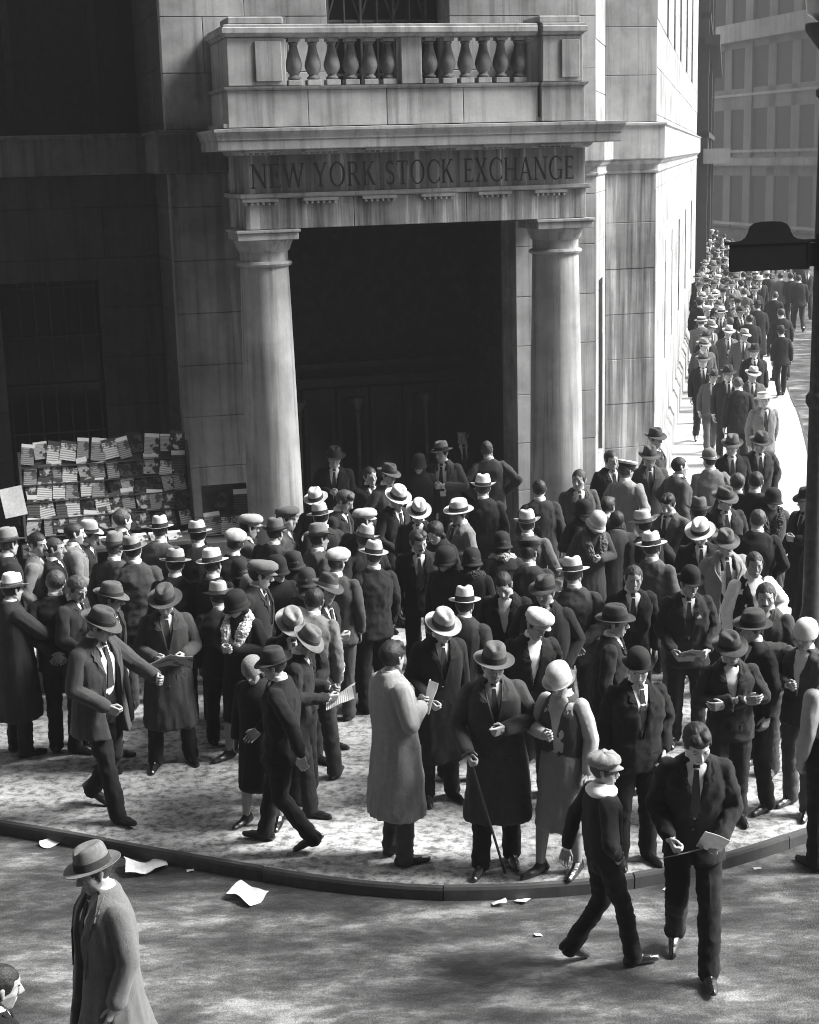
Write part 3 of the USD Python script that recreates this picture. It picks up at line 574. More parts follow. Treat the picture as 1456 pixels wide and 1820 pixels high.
# heads (origin between the ears, chin at -0.115, bare top at about 0.118, face towards +y)
def make_head(fem=False, length=0.0095):
    w = 0.94 if fem else 1.0
    ms = [sph((0, -0.010, 0.030), (0.077*w, 0.097, 0.089), 20)]
    ms.append(hulls(sph((0, 0.050, 0.045), 0.043), sph((0.036*w, 0.046, -0.018), 0.032), sph((-0.036*w, 0.046, -0.018), 0.032), sph((0.034*w, 0.026, -0.072), 0.024), sph((-0.034*w, 0.026, -0.072), 0.024), sph((0.012, 0.062, -0.094), 0.019), sph((-0.012, 0.062, -0.094), 0.019), sph((0.05*w, -0.012, -0.04), 0.02), sph((-0.05*w, -0.012, -0.04), 0.02)))
    ms.append(hulls(sph((0.034, 0.078, 0.030), 0.010), sph((-0.034, 0.078, 0.030), 0.010), sph((0, 0.086, 0.030), 0.009)))
    head = union(ms)
    for s in (-1, 1): head = head - sph((s*0.031, 0.099, 0.010), (0.020, 0.020, 0.0135), 14)
    head = head - hulls(sph((0.02, 0.090, -0.045), 0.004), sph((-0.02, 0.090, -0.045), 0.004))
    ms = [head, hulls(sph((0, 0.088, 0.026), 0.006), sph((0, 0.113, -0.020), 0.0105), sph((0.013, 0.094, -0.028), 0.0075), sph((-0.013, 0.094, -0.028), 0.0075)),
          hulls(sph((0.021, 0.080, -0.058), 0.006), sph((-0.021, 0.080, -0.058), 0.006), sph((0, 0.090, -0.054), 0.0065)),
          hulls(sph((0.017, 0.080, -0.070), 0.006), sph((-0.017, 0.080, -0.070), 0.006), sph((0, 0.087, -0.071), 0.007))]
    for s in (-1, 1): ms.append(hulls(sph((s*0.075*w, -0.010, 0.018), (0.007, 0.012, 0.014)), sph((s*0.083*w, -0.020, 0.012), (0.006, 0.012, 0.018)), sph((s*0.072*w, -0.004, -0.030), 0.008)))
    ms += chain([(0, -0.012, -0.04), (0, -0.030, -0.17)], [0.050*w, 0.056*w], 16)
    m = union(ms)
    v, f = unman(m.refine_to_length(length)); v = taubin(v, f, 3)
    return v, f
HEADS = {(False, 0): make_head(False, 0.0095), (True, 0): make_head(True, 0.0095), (False, 1): make_head(False, 0.016), (True, 1): make_head(True, 0.016)}
def make_hair(kind):
    if kind == 'short':
        m = sph((0, -0.016, 0.034), (0.0835, 0.104, 0.094), 28)
        m = m - hulls(sph((0.05, 0.14, 0.055), 0.012), sph((-0.05, 0.14, 0.055), 0.012), sph((0.058, 0.052, 0.050), 0.012), sph((-0.058, 0.052, 0.050), 0.012), sph((0.07, 0.03, -0.15), 0.012), sph((-0.07, 0.03, -0.15), 0.012), sph((0, 0.14, -0.15), 0.02))
        m = m - cut_box(-0.2, 0.2, -0.2, 0.2, -0.3, -0.058) - cut_box(-0.2, 0.2, 0.0, 0.2, -0.3, -0.012)
    elif kind == 'full':
        m = union([sph((0, -0.014, 0.040), (0.087, 0.108, 0.095), 28), sph((0.02, 0.045, 0.095), (0.05, 0.05, 0.035), 16), sph((-0.03, 0.02, 0.105), (0.045, 0.06, 0.03), 16)])
        m = m - hulls(sph((0.05, 0.15, 0.055), 0.012), sph((-0.05, 0.15, 0.055), 0.012), sph((0.058, 0.055, 0.052), 0.012), sph((-0.058, 0.055, 0.052), 0.012), sph((0.07, 0.03, -0.15), 0.012), sph((-0.07, 0.03, -0.15), 0.012), sph((0, 0.14, -0.15), 0.02))
        m = m - cut_box(-0.2, 0.2, -0.2, 0.2, -0.3, -0.062) - cut_box(-0.2, 0.2, 0.0, 0.2, -0.3, -0.015)
    else:
        m = union([sph((0, -0.018, 0.030), (0.092, 0.108, 0.100), 28), hulls(sph((0.07, -0.02, -0.03), 0.03), sph((-0.07, -0.02, -0.03), 0.03), sph((0.06, -0.05, -0.085), 0.03), sph((-0.06, -0.05, -0.085), 0.03))])
        m = m - hulls(sph((0.055, 0.15, 0.05), 0.012), sph((-0.055, 0.15, 0.05), 0.012), sph((0.052, 0.05, 0.045), 0.012), sph((-0.052, 0.05, 0.045), 0.012), sph((0.052, 0.03, -0.17), 0.012), sph((-0.052, 0.03, -0.17), 0.012), sph((0, 0.15, -0.17), 0.02))
    v, f = unman(m.refine_to_length(0.014)); v = taubin(v, f, 2)
    p = v*np.array([150, 28, 40]); d = meshkit.noise(p, 5)-0.5 + 0.8*(meshkit.noise(v*30, 9)-0.5)
    return v+vnorm(v, f)*(d*0.007)[:, None], f
HAIR = {k: make_hair(k) for k in ('short', 'full', 'bob')}
# hands: fingers along +y, thumb at +x, palm facing +z (a right hand)
def make_hand(pose):
    ms = [hulls(sph((-0.030, 0.010, 0), 0.012, 8), sph((0.026, 0.012, 0), 0.013, 8), sph((-0.034, 0.082, 0), 0.010, 8), sph((0.033, 0.088, 0), 0.0105, 8))]
    ms += chain([(0, -0.03, 0), (0, 0.02, 0)], [0.026, 0.022], 8)
    curl = {'relaxed': (22, 34, 22), 'grip': (58, 72, 45), 'point': (58, 72, 45)}[pose]
    for k, (x, L_) in enumerate(((0.032, 0.073), (0.011, 0.081), (-0.011, 0.074), (-0.031, 0.058))):
        c = (5, 8, 5) if (pose == 'point' and k == 0) else tuple(a*(1+0.12*k) for a in curl)
        p = np.array([x, 0.088-0.004*abs(k-1), 0]); pts = [p]; ang = 0
        for seg, cc in zip((0.46, 0.31, 0.23), c):
            ang += math.radians(cc); p = p+L_*seg*np.array([(x*0.35), math.cos(ang), math.sin(ang)])/np.linalg.norm([x*0.35, 1, 0]); pts.append(p)
        ms += chain(pts, [0.0095, 0.009, 0.008, 0.0068], 8)
    th = [(0.030, 0.022, 0.004), (0.054, 0.052, 0.014), (0.058, 0.080, 0.024)] if pose == 'relaxed' else [(0.030, 0.022, 0.006), (0.050, 0.052, 0.026), (0.034, 0.078, 0.042)]
    ms += chain(th, [0.0135, 0.0105, 0.008], 8)
    v, f = unman(union(ms).refine_to_length(0.011)); return taubin(v, f, 2), f
HANDS = {k: make_hand(k) for k in ('relaxed', 'grip', 'point')}
def make_mitt(pose):
    return unman(man(HANDS[pose]))
# hats, in head coordinates
def disc_ring(inner, outer, zfun, n=36, th=0.004, rings_=4):
    """a brim: ring between two ellipses with height zfun(angle, t)"""
    a = np.arange(n)*2*math.pi/n; top = []
    for t in np.linspace(0, 1, rings_):
        rx = inner[0]+(outer[0]-inner[0])*t; ry = inner[1]+(outer[1]-inner[1])*t
        top.append(np.stack([rx*np.cos(a), ry*np.sin(a), [zfun(q, t) for q in a]], 1))
    top = np.array(top); bot = top.copy(); bot[:, :, 2] -= th
    v = np.vstack([top.reshape(-1, 3), bot.reshape(-1, 3)]); k = rings_*n; f = []
    for i in range(rings_-1):
        for j in range(n):
            q = (j+1) % n
            f += [(i*n+j, (i+1)*n+j, (i+1)*n+q), (i*n+j, (i+1)*n+q, i*n+q), (k+i*n+j, k+(i+1)*n+q, k+(i+1)*n+j), (k+i*n+j, k+i*n+q, k+(i+1)*n+q)]
    for i, s in ((0, 1), (rings_-1, -1)):
        for j in range(n):
            q = (j+1) % n; A = [(i*n+j, i*n+q, k+i*n+q), (i*n+j, k+i*n+q, k+i*n+j)]
            f += A if s == 1 else [t[::-1] for t in A]
    return v, np.array(f)
def crown(rs, n=36, dent=None):
    a = np.arange(n)*2*math.pi/n; v, f = [], []
    for rx, ry, z in rs: v.append(np.stack([rx*np.cos(a), ry*np.sin(a), np.full(n, z)], 1))
    v = np.vstack(v); m = len(rs)
    for i in range(m-1):
        for j in range(n):
            k = (j+1) % n; f += [(i*n+j, i*n+k, (i+1)*n+k), (i*n+j, (i+1)*n+k, (i+1)*n+j)]
    v = np.vstack([v, [[0, 0, rs[-1][2]], [0, 0, rs[0][2]]]])
    for j in range(n):
        k = (j+1) % n; f += [(m*n, (m-1)*n+j, (m-1)*n+k), (m*n+1, k, j)]
    if dent is not None: v[:, 2] += np.array([dent(*p) for p in v])*(v[:, 2] > 0.1)
    return v, np.array(f)
def band(rx, ry, z0, z1, n=36): return crown([(rx, ry, z0), (rx+0.0015, ry+0.0015, z0+0.003), (rx*0.975, ry*0.975, z1)], n)
def ell_pinch(x, y, z):
    d = -0.030*math.exp(-(x/0.026)**2)*(1 if y < 0.09 else 0.3)*(0.55+0.45*max(-1, min(1, y/0.08)))
    return d
HATS = {}
CR = [(0.091, 0.110, 0.045), (0.090, 0.109, 0.075), (0.086, 0.104, 0.105), (0.081, 0.099, 0.135), (0.076, 0.093, 0.158), (0.066, 0.083, 0.172), (0.045, 0.060, 0.178), (0.02, 0.03, 0.178)]
HATS['fedora'] = dict(crown=crown(CR, dent=ell_pinch), brim=disc_ring((0.086, 0.104), (0.150, 0.170), lambda a, t: 0.050-0.020*t*t*math.sin(a)*(1 if math.sin(a) > 0 else 0.2)+0.030*t**2*abs(math.cos(a))**2+(0.012*t*t if math.sin(a) < 0 else 0)), band=band(0.0925, 0.1115, 0.050, 0.088))
HATS['fedora_flat'] = dict(crown=crown(CR, dent=ell_pinch), brim=disc_ring((0.086, 0.104), (0.152, 0.172), lambda a, t: 0.050+0.012*t**2*abs(math.cos(a))-0.006*t*math.sin(a)), band=band(0.0925, 0.1115, 0.050, 0.096))
HATS['snap'] = dict(crown=crown([(rx*0.98, ry*0.98, z*0.94) for rx, ry, z in CR], dent=ell_pinch), brim=disc_ring((0.086, 0.104), (0.145, 0.165), lambda a, t: 0.050-0.040*t*t*max(0, math.sin(a))+0.026*t*t*max(0, -math.sin(a))+0.016*t*t*abs(math.cos(a))), band=band(0.0925, 0.1115, 0.050, 0.082))
HATS['bowler'] = dict(crown=crown([(0.091, 0.110, 0.045), (0.091, 0.110, 0.085), (0.088, 0.106, 0.115), (0.078, 0.095, 0.142), (0.060, 0.074, 0.162), (0.036, 0.045, 0.173), (0.012, 0.016, 0.177)]), brim=disc_ring((0.088, 0.107), (0.128, 0.148), lambda a, t: 0.048+0.026*t**2*abs(math.cos(a))**1.5-0.008*t*t*abs(math.sin(a))), band=band(0.0925, 0.1115, 0.050, 0.078))
HATS['boater'] = dict(crown=crown([(0.090, 0.108, 0.045), (0.088, 0.106, 0.128), (0.084, 0.102, 0.133), (0.04, 0.05, 0.134)]), brim=disc_ring((0.086, 0.104), (0.150, 0.168), lambda a, t: 0.050, th=0.006), band=band(0.0915, 0.1095, 0.052, 0.105))
def cap_mesh(w, l, h, z0, yo=0.0, seed=0, pleat=0):
    v, f = crown([(0.086, 0.104, 0.035), (0.090, 0.108, 0.055), (w*0.98, l*0.98, 0.062+z0), (w, l, 0.078+z0), (w*0.94, l*0.94, 0.100+z0+h*0.4), (w*0.7, l*0.7, 0.115+z0+h*0.8), (w*0.35, l*0.35, 0.118+z0+h), (0.01, 0.01, 0.119+z0+h)])
    v = v.copy(); t = np.clip((v[:, 2]-0.05)/0.05, 0, 1); v[:, 1] += yo*t
    if pleat:
        a = np.arctan2(v[:, 1]-yo, v[:, 0]); v[:, 2] += t*0.006*np.cos(a*8)
    v = v+vnorm(v, f)*((meshkit.noise(v*26, seed+3)-0.5)*0.014)[:, None]
    return v, f
VIS = disc_ring((0.070, 0.094), (0.084, 0.155), lambda a, t: 0.046-0.022*t*t, 24)
def visor(z=0.0, l=0.150):
    n = 14; a = np.linspace(0.35, math.pi-0.35, n); v, f = [], []
    for t in (0, 0.5, 1):
        for q in a: v.append(((0.082+0.006*t)*math.cos(q), (0.098+(l-0.098)*t*math.sin(q))*math.sin(q), 0.046-0.020*t*t+z))
    v = np.array(v); b = v-[0, 0, 0.005]; V = np.vstack([v, b]); k = len(v)
    for i in range(2):
        for j in range(n-1):
            f += [(i*n+j, (i+1)*n+j, (i+1)*n+j+1), (i*n+j, (i+1)*n+j+1, i*n+j+1), (k+i*n+j, k+(i+1)*n+j+1, k+(i+1)*n+j), (k+i*n+j, k+i*n+j+1, k+(i+1)*n+j+1)]
    for j in range(n-1): f += [(2*n+j, k+2*n+j, k+2*n+j+1), (2*n+j, k+2*n+j+1, 2*n+j+1)]
    return V, np.array(f)
HATS['flatcap'] = dict(crown=cap_mesh(0.116, 0.138, 0.020, 0.010, 0.016), brim=visor(0.004))
HATS['newsboy'] = dict(crown=cap_mesh(0.125, 0.140, 0.022, 0.012, -0.005, 4, 1), brim=visor(), band=xf(lathe([(0.012, 0), (0.010, 0.008), (0.002, 0.010)], 10), t=(0, -0.005, 0.150)))
HATS['officer'] = dict(crown=crown([(0.110, 0.126, 0.100), (0.122, 0.138, 0.122), (0.120, 0.136, 0.131), (0.06, 0.07, 0.137), (0.01, 0.01, 0.138)]), brim=visor(0.006, 0.152), band=crown([(0.090, 0.108, 0.042), (0.093, 0.111, 0.066), (0.110, 0.126, 0.0995)]))
HATS['cloche'] = dict(crown=crown([(0.104, 0.124, -0.005), (0.099, 0.118, 0.03), (0.097, 0.115, 0.07), (0.092, 0.110, 0.10), (0.080, 0.096, 0.130), (0.058, 0.070, 0.150), (0.030, 0.037, 0.160), (0.01, 0.012, 0.162)]), brim=disc_ring((0.100, 0.120), (0.122, 0.142), lambda a, t: -0.002-0.024*t*t, 30), band=band(0.1015, 0.1205, 0.012, 0.04))
HATS['cloche_up'] = dict(crown=HATS['cloche']['crown'], brim=disc_ring((0.100, 0.120), (0.130, 0.150), lambda a, t: 0.004+0.016*t*t, 30), band=band(0.1015, 0.1205, 0.012, 0.035))
HATS['knit'] = dict(crown=crown([(0.094, 0.112, 0.0), (0.100, 0.118, 0.02), (0.100, 0.118, 0.06), (0.094, 0.111, 0.10), (0.080, 0.095, 0.132), (0.056, 0.066, 0.152), (0.028, 0.033, 0.162), (0.01, 0.012, 0.164)]))

# ---- materials for people
_mats = {}
def cloth(v, kind='cloth'):
    k = (kind, round(v, 3))
    if k in _mats: return _mats[k]
    nm = f'{kind}_{str(k[1]).replace(".", "_")}'
    if kind == 'cloth':
        m = usdkit.material(stage, L(nm), {
            'g': ('geometry', {}), 'n': ('noise_texture', {'scale': 260, 'detail': 2}), 'n2': ('noise_texture', {'scale': 16, 'detail': 5, 'roughness': 0.65, 'distortion': 1.2}),
            'r': ('rgb_ramp', {'ramp': [(0.3, (v*0.66,)*3), (0.7, (v*1.34,)*3)]}), 'r2': ('rgb_ramp', {'ramp': [(0.3, (0.88,)*3), (0.7, (1.10,)*3)]}),
            'x': ('mix', {'mix_type': 'multiply', 'fac': 1.0}), 'bp': ('bump', {'strength': 0.5, 'distance': 0.006}), 'bp2': ('bump', {'strength': 0.2, 'distance': 0.02}),
            'p': ('principled_bsdf', {'roughness': 0.88, 'specular_ior_level': 0.22, 'sheen_weight': 0.25, 'sheen_roughness': 0.6, 'sheen_tint': (min(1, v*3+0.1),)*3})},
            [('g.position', 'n.vector'), ('g.position', 'n2.vector'), ('n.fac', 'r.fac'), ('n2.fac', 'r2.fac'), ('r.color', 'x.color1'), ('r2.color', 'x.color2'), ('x.color', 'p.base_color'),
             ('n.fac', 'bp.height'), ('n2.fac', 'bp2.height'), ('bp.normal', 'bp2.normal'), ('bp2.normal', 'p.normal')], surface='p.BSDF')
    elif kind == 'skin': m = plain(nm, v, 0.5, 0.12, 30, spec=0.4)
    elif kind == 'straw': m = plain(nm, v, 0.7, 0.14, 120, spec=0.3, bump=0.15)
    elif kind == 'felt': m = plain(nm, v, 0.85, 0.2, 40, spec=0.25, bump=0.1)
    elif kind == 'hair': m = plain(nm, v, 0.6, 0.55, 60, spec=0.35, bump=0.5)
    elif kind == 'fur': m = plain(nm, v, 0.9, 0.6, 45, spec=0.2, bump=0.8)
    elif kind == 'leather': m = plain(nm, v, 0.28, 0.3, 14, spec=0.6)
    elif kind == 'linen': m = plain(nm, v, 0.8, 0.08, 30, spec=0.3, bump=0.1)
    else: m = plain(nm, v)
    _mats[k] = m; return m

# ---- poses (right arm; the left is mirrored): elbow, wrist
ARMS = {
 'down': ((0.232, -0.035, 1.145), (0.235, 0.035, 0.905), 'relaxed'), 'pocket': ((0.285, -0.085, 1.15), (0.205, 0.055, 0.945), 'relaxed'),
 'read': ((0.255, 0.02, 1.155), (0.135, 0.265, 1.145), 'grip'), 'readhi': ((0.255, 0.05, 1.175), (0.125, 0.26, 1.29), 'grip'), 'readlow': ((0.25, -0.01, 1.145), (0.16, 0.22, 1.02), 'grip'),
 'fold': ((0.275, 0.055, 1.170), (-0.075, 0.205, 1.215), 'relaxed'), 'chest': ((0.270, 0.0, 1.165), (0.05, 0.21, 1.20), 'grip'),
 'behind': ((0.255, -0.12, 1.16), (0.05, -0.19, 1.00), 'relaxed'), 'hip': ((0.37, -0.08, 1.175), (0.215, 0.04, 1.00), 'relaxed'),
 'up': ((0.30, 0.13, 1.32), (0.13, 0.20, 1.57), 'relaxed'), 'reach': ((0.27, 0.17, 1.22), (0.19, 0.42, 1.20), 'grip'), 'wide': ((0.36, 0.06, 1.24), (0.52, 0.24, 1.13), 'grip'),
 'swf': ((0.235, 0.055, 1.15), (0.22, 0.24, 0.965), 'relaxed'), 'swb': ((0.24, -0.14, 1.165), (0.235, -0.20, 0.925), 'relaxed'), 'cane': ((0.29, 0.0, 1.15), (0.23, 0.20, 1.00), 'grip'), 'point': ((0.275, 0.02, 1.16), (0.06, 0.25, 1.18), 'point'),
}
def legs_for(st):
    """right and left: hip, knee, ankle, foot pitch (deg), foot turn"""
    S = dict(
        stand=(((0.095, 0, 0.92), (0.105, 0.015, 0.50), (0.115, -0.01, 0.10), 0, -10), ((-0.095, 0, 0.92), (-0.105, 0.015, 0.50), (-0.115, 0.0, 0.10), 0, 10)),
        wide=(((0.095, 0, 0.92), (0.14, 0.03, 0.50), (0.17, 0.03, 0.10), 0, -14), ((-0.095, 0, 0.92), (-0.13, 0.0, 0.50), (-0.16, -0.05, 0.10), 0, 14)),
        ease=(((0.095, 0, 0.92), (0.12, 0.09, 0.51), (0.14, 0.12, 0.10), 0, -18), ((-0.095, 0, 0.92), (-0.10, 0.0, 0.50), (-0.105, -0.04, 0.10), 0, 8)),
        walk=(((0.09, 0, 0.91), (0.10, 0.13, 0.505), (0.10, 0.21, 0.105), 5, -6), ((-0.09, 0, 0.91), (-0.10, 0.03, 0.485), (-0.10, -0.22, 0.145), -26, 6)),
        stride=(((0.09, 0, 0.885), (0.10, 0.26, 0.53), (0.10, 0.42, 0.12), 12, -4), ((-0.09, 0, 0.885), (-0.10, -0.06, 0.46), (-0.10, -0.43, 0.20), -42, 4)))
    mir = st.endswith('L'); base = S[st.rstrip('L')]
    if mir:
        f = lambda a: tuple((-p[0], p[1], p[2]) for p in a[:3])+(a[3], -a[4])
        base = (f(base[1]), f(base[0]))
    return base
DROP = {'walk': 0.012, 'stride': 0.04}
def frame(d, t):
    y = d/np.linalg.norm(d); x = t-(t@y)*y; x /= np.linalg.norm(x); z = np.cross(x, y); return np.stack([x, y, z], 1)
def bend(v, lean, side=0.0, z0=0.93):
    v = np.asarray(v, float)
    if not lean and not side: return v
    w = np.clip((v[:, 2]-z0+0.1)/0.3, 0, 1)
    a = math.radians(lean)*w; b = math.radians(side)*w
    y, z = v[:, 1], v[:, 2]-z0
    c, s = np.cos(a), np.sin(a); y2, z2 = y*c+z*s, z*c-y*s
    c, s = np.cos(b), np.sin(b); x2, z3 = v[:, 0]*c+z2*s, z2*c-v[:, 0]*s
    return np.stack([x2, y2, z3+z0], 1)
NECK = np.array([0, -0.005, 1.515])
persons = []
def person(label, x, y, face, h=1.74, z=0.0, fem=False, top='suit', tone=0.03, ttone=None, shirt=0.62, tie=0.03, hat=None, htone=0.3, btone=0.02, hair='short', hairtone=0.015, skin=0.30,
           arms=('down', 'down'), stance='stand', lean=0.0, side=0.0, yaw=0.0, nod=6.0, tilt=0.0, girth=1.0, fur=None, lod=1, seed=0, lapel=True, moustache=False, group=None, glove=None, hatrot=0.0, bow=False, square=False, collar_fur=False, shoe=0.012, sleeve=None, dx=None, pants='trousers'):
    ttone = tone if ttone is None else ttone
    dk = lambda q: round(q*(0.60 if q < 0.05 else 0.72 if q < 0.12 else 0.88), 3)
    tone, ttone = dk(tone), dk(ttone)
    tone, ttone = max(tone, 0.007), max(ttone, 0.007)
    s = h/1.74; ref = {0: 0.024, 1: 0.036, 2: 0.075}[lod]; ns = {0: 12, 1: 10, 2: 8}[lod]
    drop = DROP.get(stance.rstrip('L'), 0.0)
    face_z = 180.0+face
    t = thing('person', label, 'person', (x, y, z), face_z, group)
    hr = random.Random(seed*31+5); hs = np.array([hr.uniform(0.94, 1.06), hr.uniform(0.96, 1.05), hr.uniform(0.96, 1.05)]); nose = hr.uniform(-0.004, 0.008); jaw = hr.uniform(-0.05, 0.10)
    skin = skin*hr.uniform(0.85, 1.2) if skin == 0.30 else skin; skin = round(skin/0.03)*0.03; hairtone = hr.choice([0.010, 0.015, 0.03, 0.05]) if hairtone == 0.015 else hairtone
    cr = math.radians
    def W(mesh, b=True):
        v, f = mesh; v = np.asarray(v, float).copy()
        v[:, 0] *= 1.0; v[:, 2] -= 0
        if b: v = bend(v, lean, side); v[:, 2] -= drop
        return v*s, f
    def Wl(mesh):
        v, f = mesh; return np.asarray(v, float)*s, f
    H = rotz(cr(-yaw)) @ roty(cr(tilt)) @ rotx(cr(-nod))
    hc = NECK+np.array([0, 0.030, -0.004])+H @ np.array([0, -0.005, 0.094])
    def head(mesh, ex=None):
        v, f = mesh; v = np.asarray(v, float)
        if ex is not None: v = v @ ex.T
        return (v*hs) @ H.T + hc, f
    sh = lambda sd: np.array([sd*0.172*(0.90 if fem else 1)*girth**0.5, -0.010, 1.392])
    arm = {}
    for sd, nm in ((-1, arms[0]), (1, arms[1])):
        e, w, hp = ARMS[nm]; e = np.array(e)*[sd, 1, 1]; w = np.array(w)*[sd, 1, 1]
        k = (girth-1)*0.10
        if nm == 'fold' and sd < 0: w = w+np.array([0.0, -0.035, -0.045])
        e = e+np.array([sd*k, 0, 0]); w = w+np.array([sd*k*0.6, k, 0])
        d = w-e; tv = np.array([0, 0.55, 0.84]) if nm not in ('behind', 'fold') else np.array([0, 0.1, 1.0])
        if nm in ('up',): tv = np.array([-sd*0.5, -0.8, 0.2])
        Fm = frame(d, tv); v, f = HANDS[hp]; v = v.copy()
        if sd < 0: v[:, 2] *= -1; f = f[:, ::-1]
        arm[sd] = (sh(sd), e, w, (v @ Fm.T + w + Fm[:, 1]*0.02, f))
    lg = legs_for(stance); leg = dict(zip((1, -1), lg))
    # ---- body: one continuous skin
    hv_, hf_ = HEADS[(fem, 1 if lod else 0)]; hv_ = hv_.copy()
    wn = np.exp(-((hv_[:, 0]/0.016)**2+((hv_[:, 2]+0.012)/0.026)**2))*(hv_[:, 1] > 0.085); hv_[:, 1] += nose*wn
    wj = np.clip((-hv_[:, 2]-0.03)/0.06, 0, 1)*(hv_[:, 2] > -0.118)*(hv_[:, 1] > -0.01); hv_[:, 0] *= 1+jaw*wj
    ms = [man(head((hv_, hf_)))]
    ms += [man(rings([(0.84, 0.12, 0.09), (1.05, 0.125, 0.085), (1.3, 0.145, 0.09), (1.42, 0.12, 0.07), (1.50, 0.05, 0.05, -0.012)], 12))]
    for sd in (-1, 1):
        a, e, w, hm = arm[sd]; ms += chain([a, e, w+(w-e)*0.06], [0.045, 0.036, 0.025], 8)
        if glove is None: ms.append(man(hm))
        q = leg[sd]; z0 = drop
        ms += chain([np.array(q[0])+[0, 0, z0*0], np.array(q[1])+[0, 0, z0], np.array(q[2])+[0, 0, z0-0.04]], [0.07, 0.045, 0.034], 8)
    v, f = unman(union(ms))
    obj('body', W((v, f)), cloth(skin, 'skin'), t, smooth=True)
    if glove is not None:
        for sd in (-1, 1): obj('glove', W(arm[sd][3]), cloth(glove, 'leather'), t, smooth=True)
    if lod < 2:
        for sd in (-1, 1): obj('eye', W(head(unman(sph((sd*0.031, 0.0735, 0.008), (0.0125, 0.011, 0.0085), 10)))), cloth(0.05, 'leather'), t, smooth=True)
        for sd in (-1, 1): obj('eyebrow', W(head(unman(hulls(sph((sd*0.017, 0.090, 0.031), 0.0035, 6), sph((sd*0.045, 0.079, 0.032), 0.0035, 6))))), cloth(0.03, 'hair'), t)
        obj('mouth', W(head(unman(hulls(sph((0.018, 0.083, -0.064), 0.0028, 6), sph((-0.018, 0.083, -0.064), 0.0028, 6), sph((0, 0.091, -0.063), 0.0028, 6))))), cloth(0.08, 'skin'), t)
    if moustache: obj('moustache', W(head(unman(hulls(sph((0.026, 0.082, -0.050), 0.006, 6), sph((-0.026, 0.082, -0.050), 0.006, 6), sph((0, 0.095, -0.043), 0.007, 6))))), cloth(hairtone, 'hair'), t)
    if hair:
        hv, hf = HAIR[hair]
        if hat: hv = hv.copy(); hv[:, 2] = np.minimum(hv[:, 2], 0.075); hv[:, :2] *= 0.985
        obj('hair', W(head((hv, hf))), cloth(hairtone, 'hair'), t, smooth=True)
    # ---- hat
    if hat:
        P = HATS[hat]; kind = 'straw' if hat == 'boater' else 'felt' if hat in ('fedora', 'fedora_flat', 'snap', 'bowler', 'cloche', 'cloche_up') else 'linen' if htone > 0.4 else 'cloth'
        ex = rotz(cr(hatrot)) @ rotx(cr(6 if hat not in ('officer',) else -6)) 
        ht = obj('hat', W(head(P['crown'], ex)), cloth(htone, kind), t, smooth=50)
        bt = htone if hat != 'officer' else btone
        if 'brim' in P: obj('hat_brim', W(head(P['brim'], ex)), cloth(bt, kind if hat != 'officer' else 'leather'), ht, smooth=50)
        if 'band' in P: obj('hat_band', W(head(P['band'], ex)), cloth(btone, 'felt'), ht, smooth=50)
    # ---- trousers or skirt, shoes
    g = girth
    if pants == 'trousers':
        ms = [man(rings([(0.80, 0.10*g, 0.10*g), (0.88, 0.165*g, 0.118*g), (0.98, 0.168*g, 0.118*g), (1.06, 0.150*g, 0.108*g)], 16))]
        for sd in (-1, 1):
            q = leg[sd]; hip, kn, an = (np.array(a, float) for a in q[:3])
            kn[2] += drop; an2 = an.copy(); an2[2] += drop
            dn_ = (an2-kn)/np.linalg.norm(an2-kn)
            ms += chain([hip, (hip+kn)/2, kn, kn*0.45+an2*0.55, an2+dn_*0.03], [0.098*g, 0.088*g, 0.072, 0.068, 0.068], ns)
        obj('trousers', W(soften(union(ms), ref, 4, 0.016, seed+1, (10, 10, 13))), cloth(ttone), t, smooth=True)
    elif pants == 'knickers':
        ms = [man(rings([(0.80, 0.10*g, 0.10*g), (0.88, 0.17*g, 0.12*g), (0.98, 0.168*g, 0.118*g), (1.06, 0.150*g, 0.108*g)], 16))]
        for sd in (-1, 1):
            q = leg[sd]; hip, kn, an = (np.array(a, float) for a in q[:3])
            ms += chain([hip, (hip+kn)/2, kn, kn*0.75+an*0.25], [0.105*g, 0.115*g, 0.105, 0.075], ns)
        obj('knickers', W(soften(union(ms), ref, 4, 0.018, seed+1, (9, 9, 9))), cloth(ttone), t, smooth=True)
    else:
        obj('skirt', W(soften(man(rings([(0.40, 0.215, 0.185), (0.55, 0.205, 0.175), (0.80, 0.195, 0.15), (0.95, 0.185, 0.135), (1.08, 0.145, 0.105)], 24)), ref, 3, 0.03, seed+1, (10, 10, 1.5))), cloth(ttone), t, smooth=True)
    if pants != 'trousers':
        for sd in (-1, 1):
            q = leg[sd]; obj('stocking', W(unman(union(chain([np.array(q[1])+[0, 0, 0.06], np.array(q[1])*0.6+np.array(q[2])*0.4, q[2]], [0.052, 0.054, 0.036], ns)))), cloth(0.05 if not fem else 0.22, 'cloth'), t, smooth=True)
    for sd in (-1, 1):
        q = leg[sd]; an = np.array(q[2], float)
        m = union([hulls(sph((0, -0.055, 0.036), 0.036, 8), sph((0, 0.05, 0.034), 0.040, 8), sph((0, 0.125, 0.030), 0.036, 8)), hulls(sph((0, -0.05, 0.05), 0.036, 8), sph((0, -0.02, 0.095), 0.042, 8), sph((0, 0.06, 0.045), 0.036, 8)), hulls(sph((0, 0.11, 0.028), 0.036, 8), sph((0, 0.185, 0.022), 0.026, 8))]).trim_by_plane((0, 0, 1), 0.0)
        v, f = unman(m); v = v.copy(); v[:, 2] -= 0.10
        R_ = rotz(cr(q[4])) @ rotx(cr(q[3])); v = v @ R_.T + an
        v[:, 2] = v[:, 2]-v[:, 2].min()+0.001
        obj('shoe', Wl((v, f)), cloth(shoe, 'leather'), t, smooth=40)
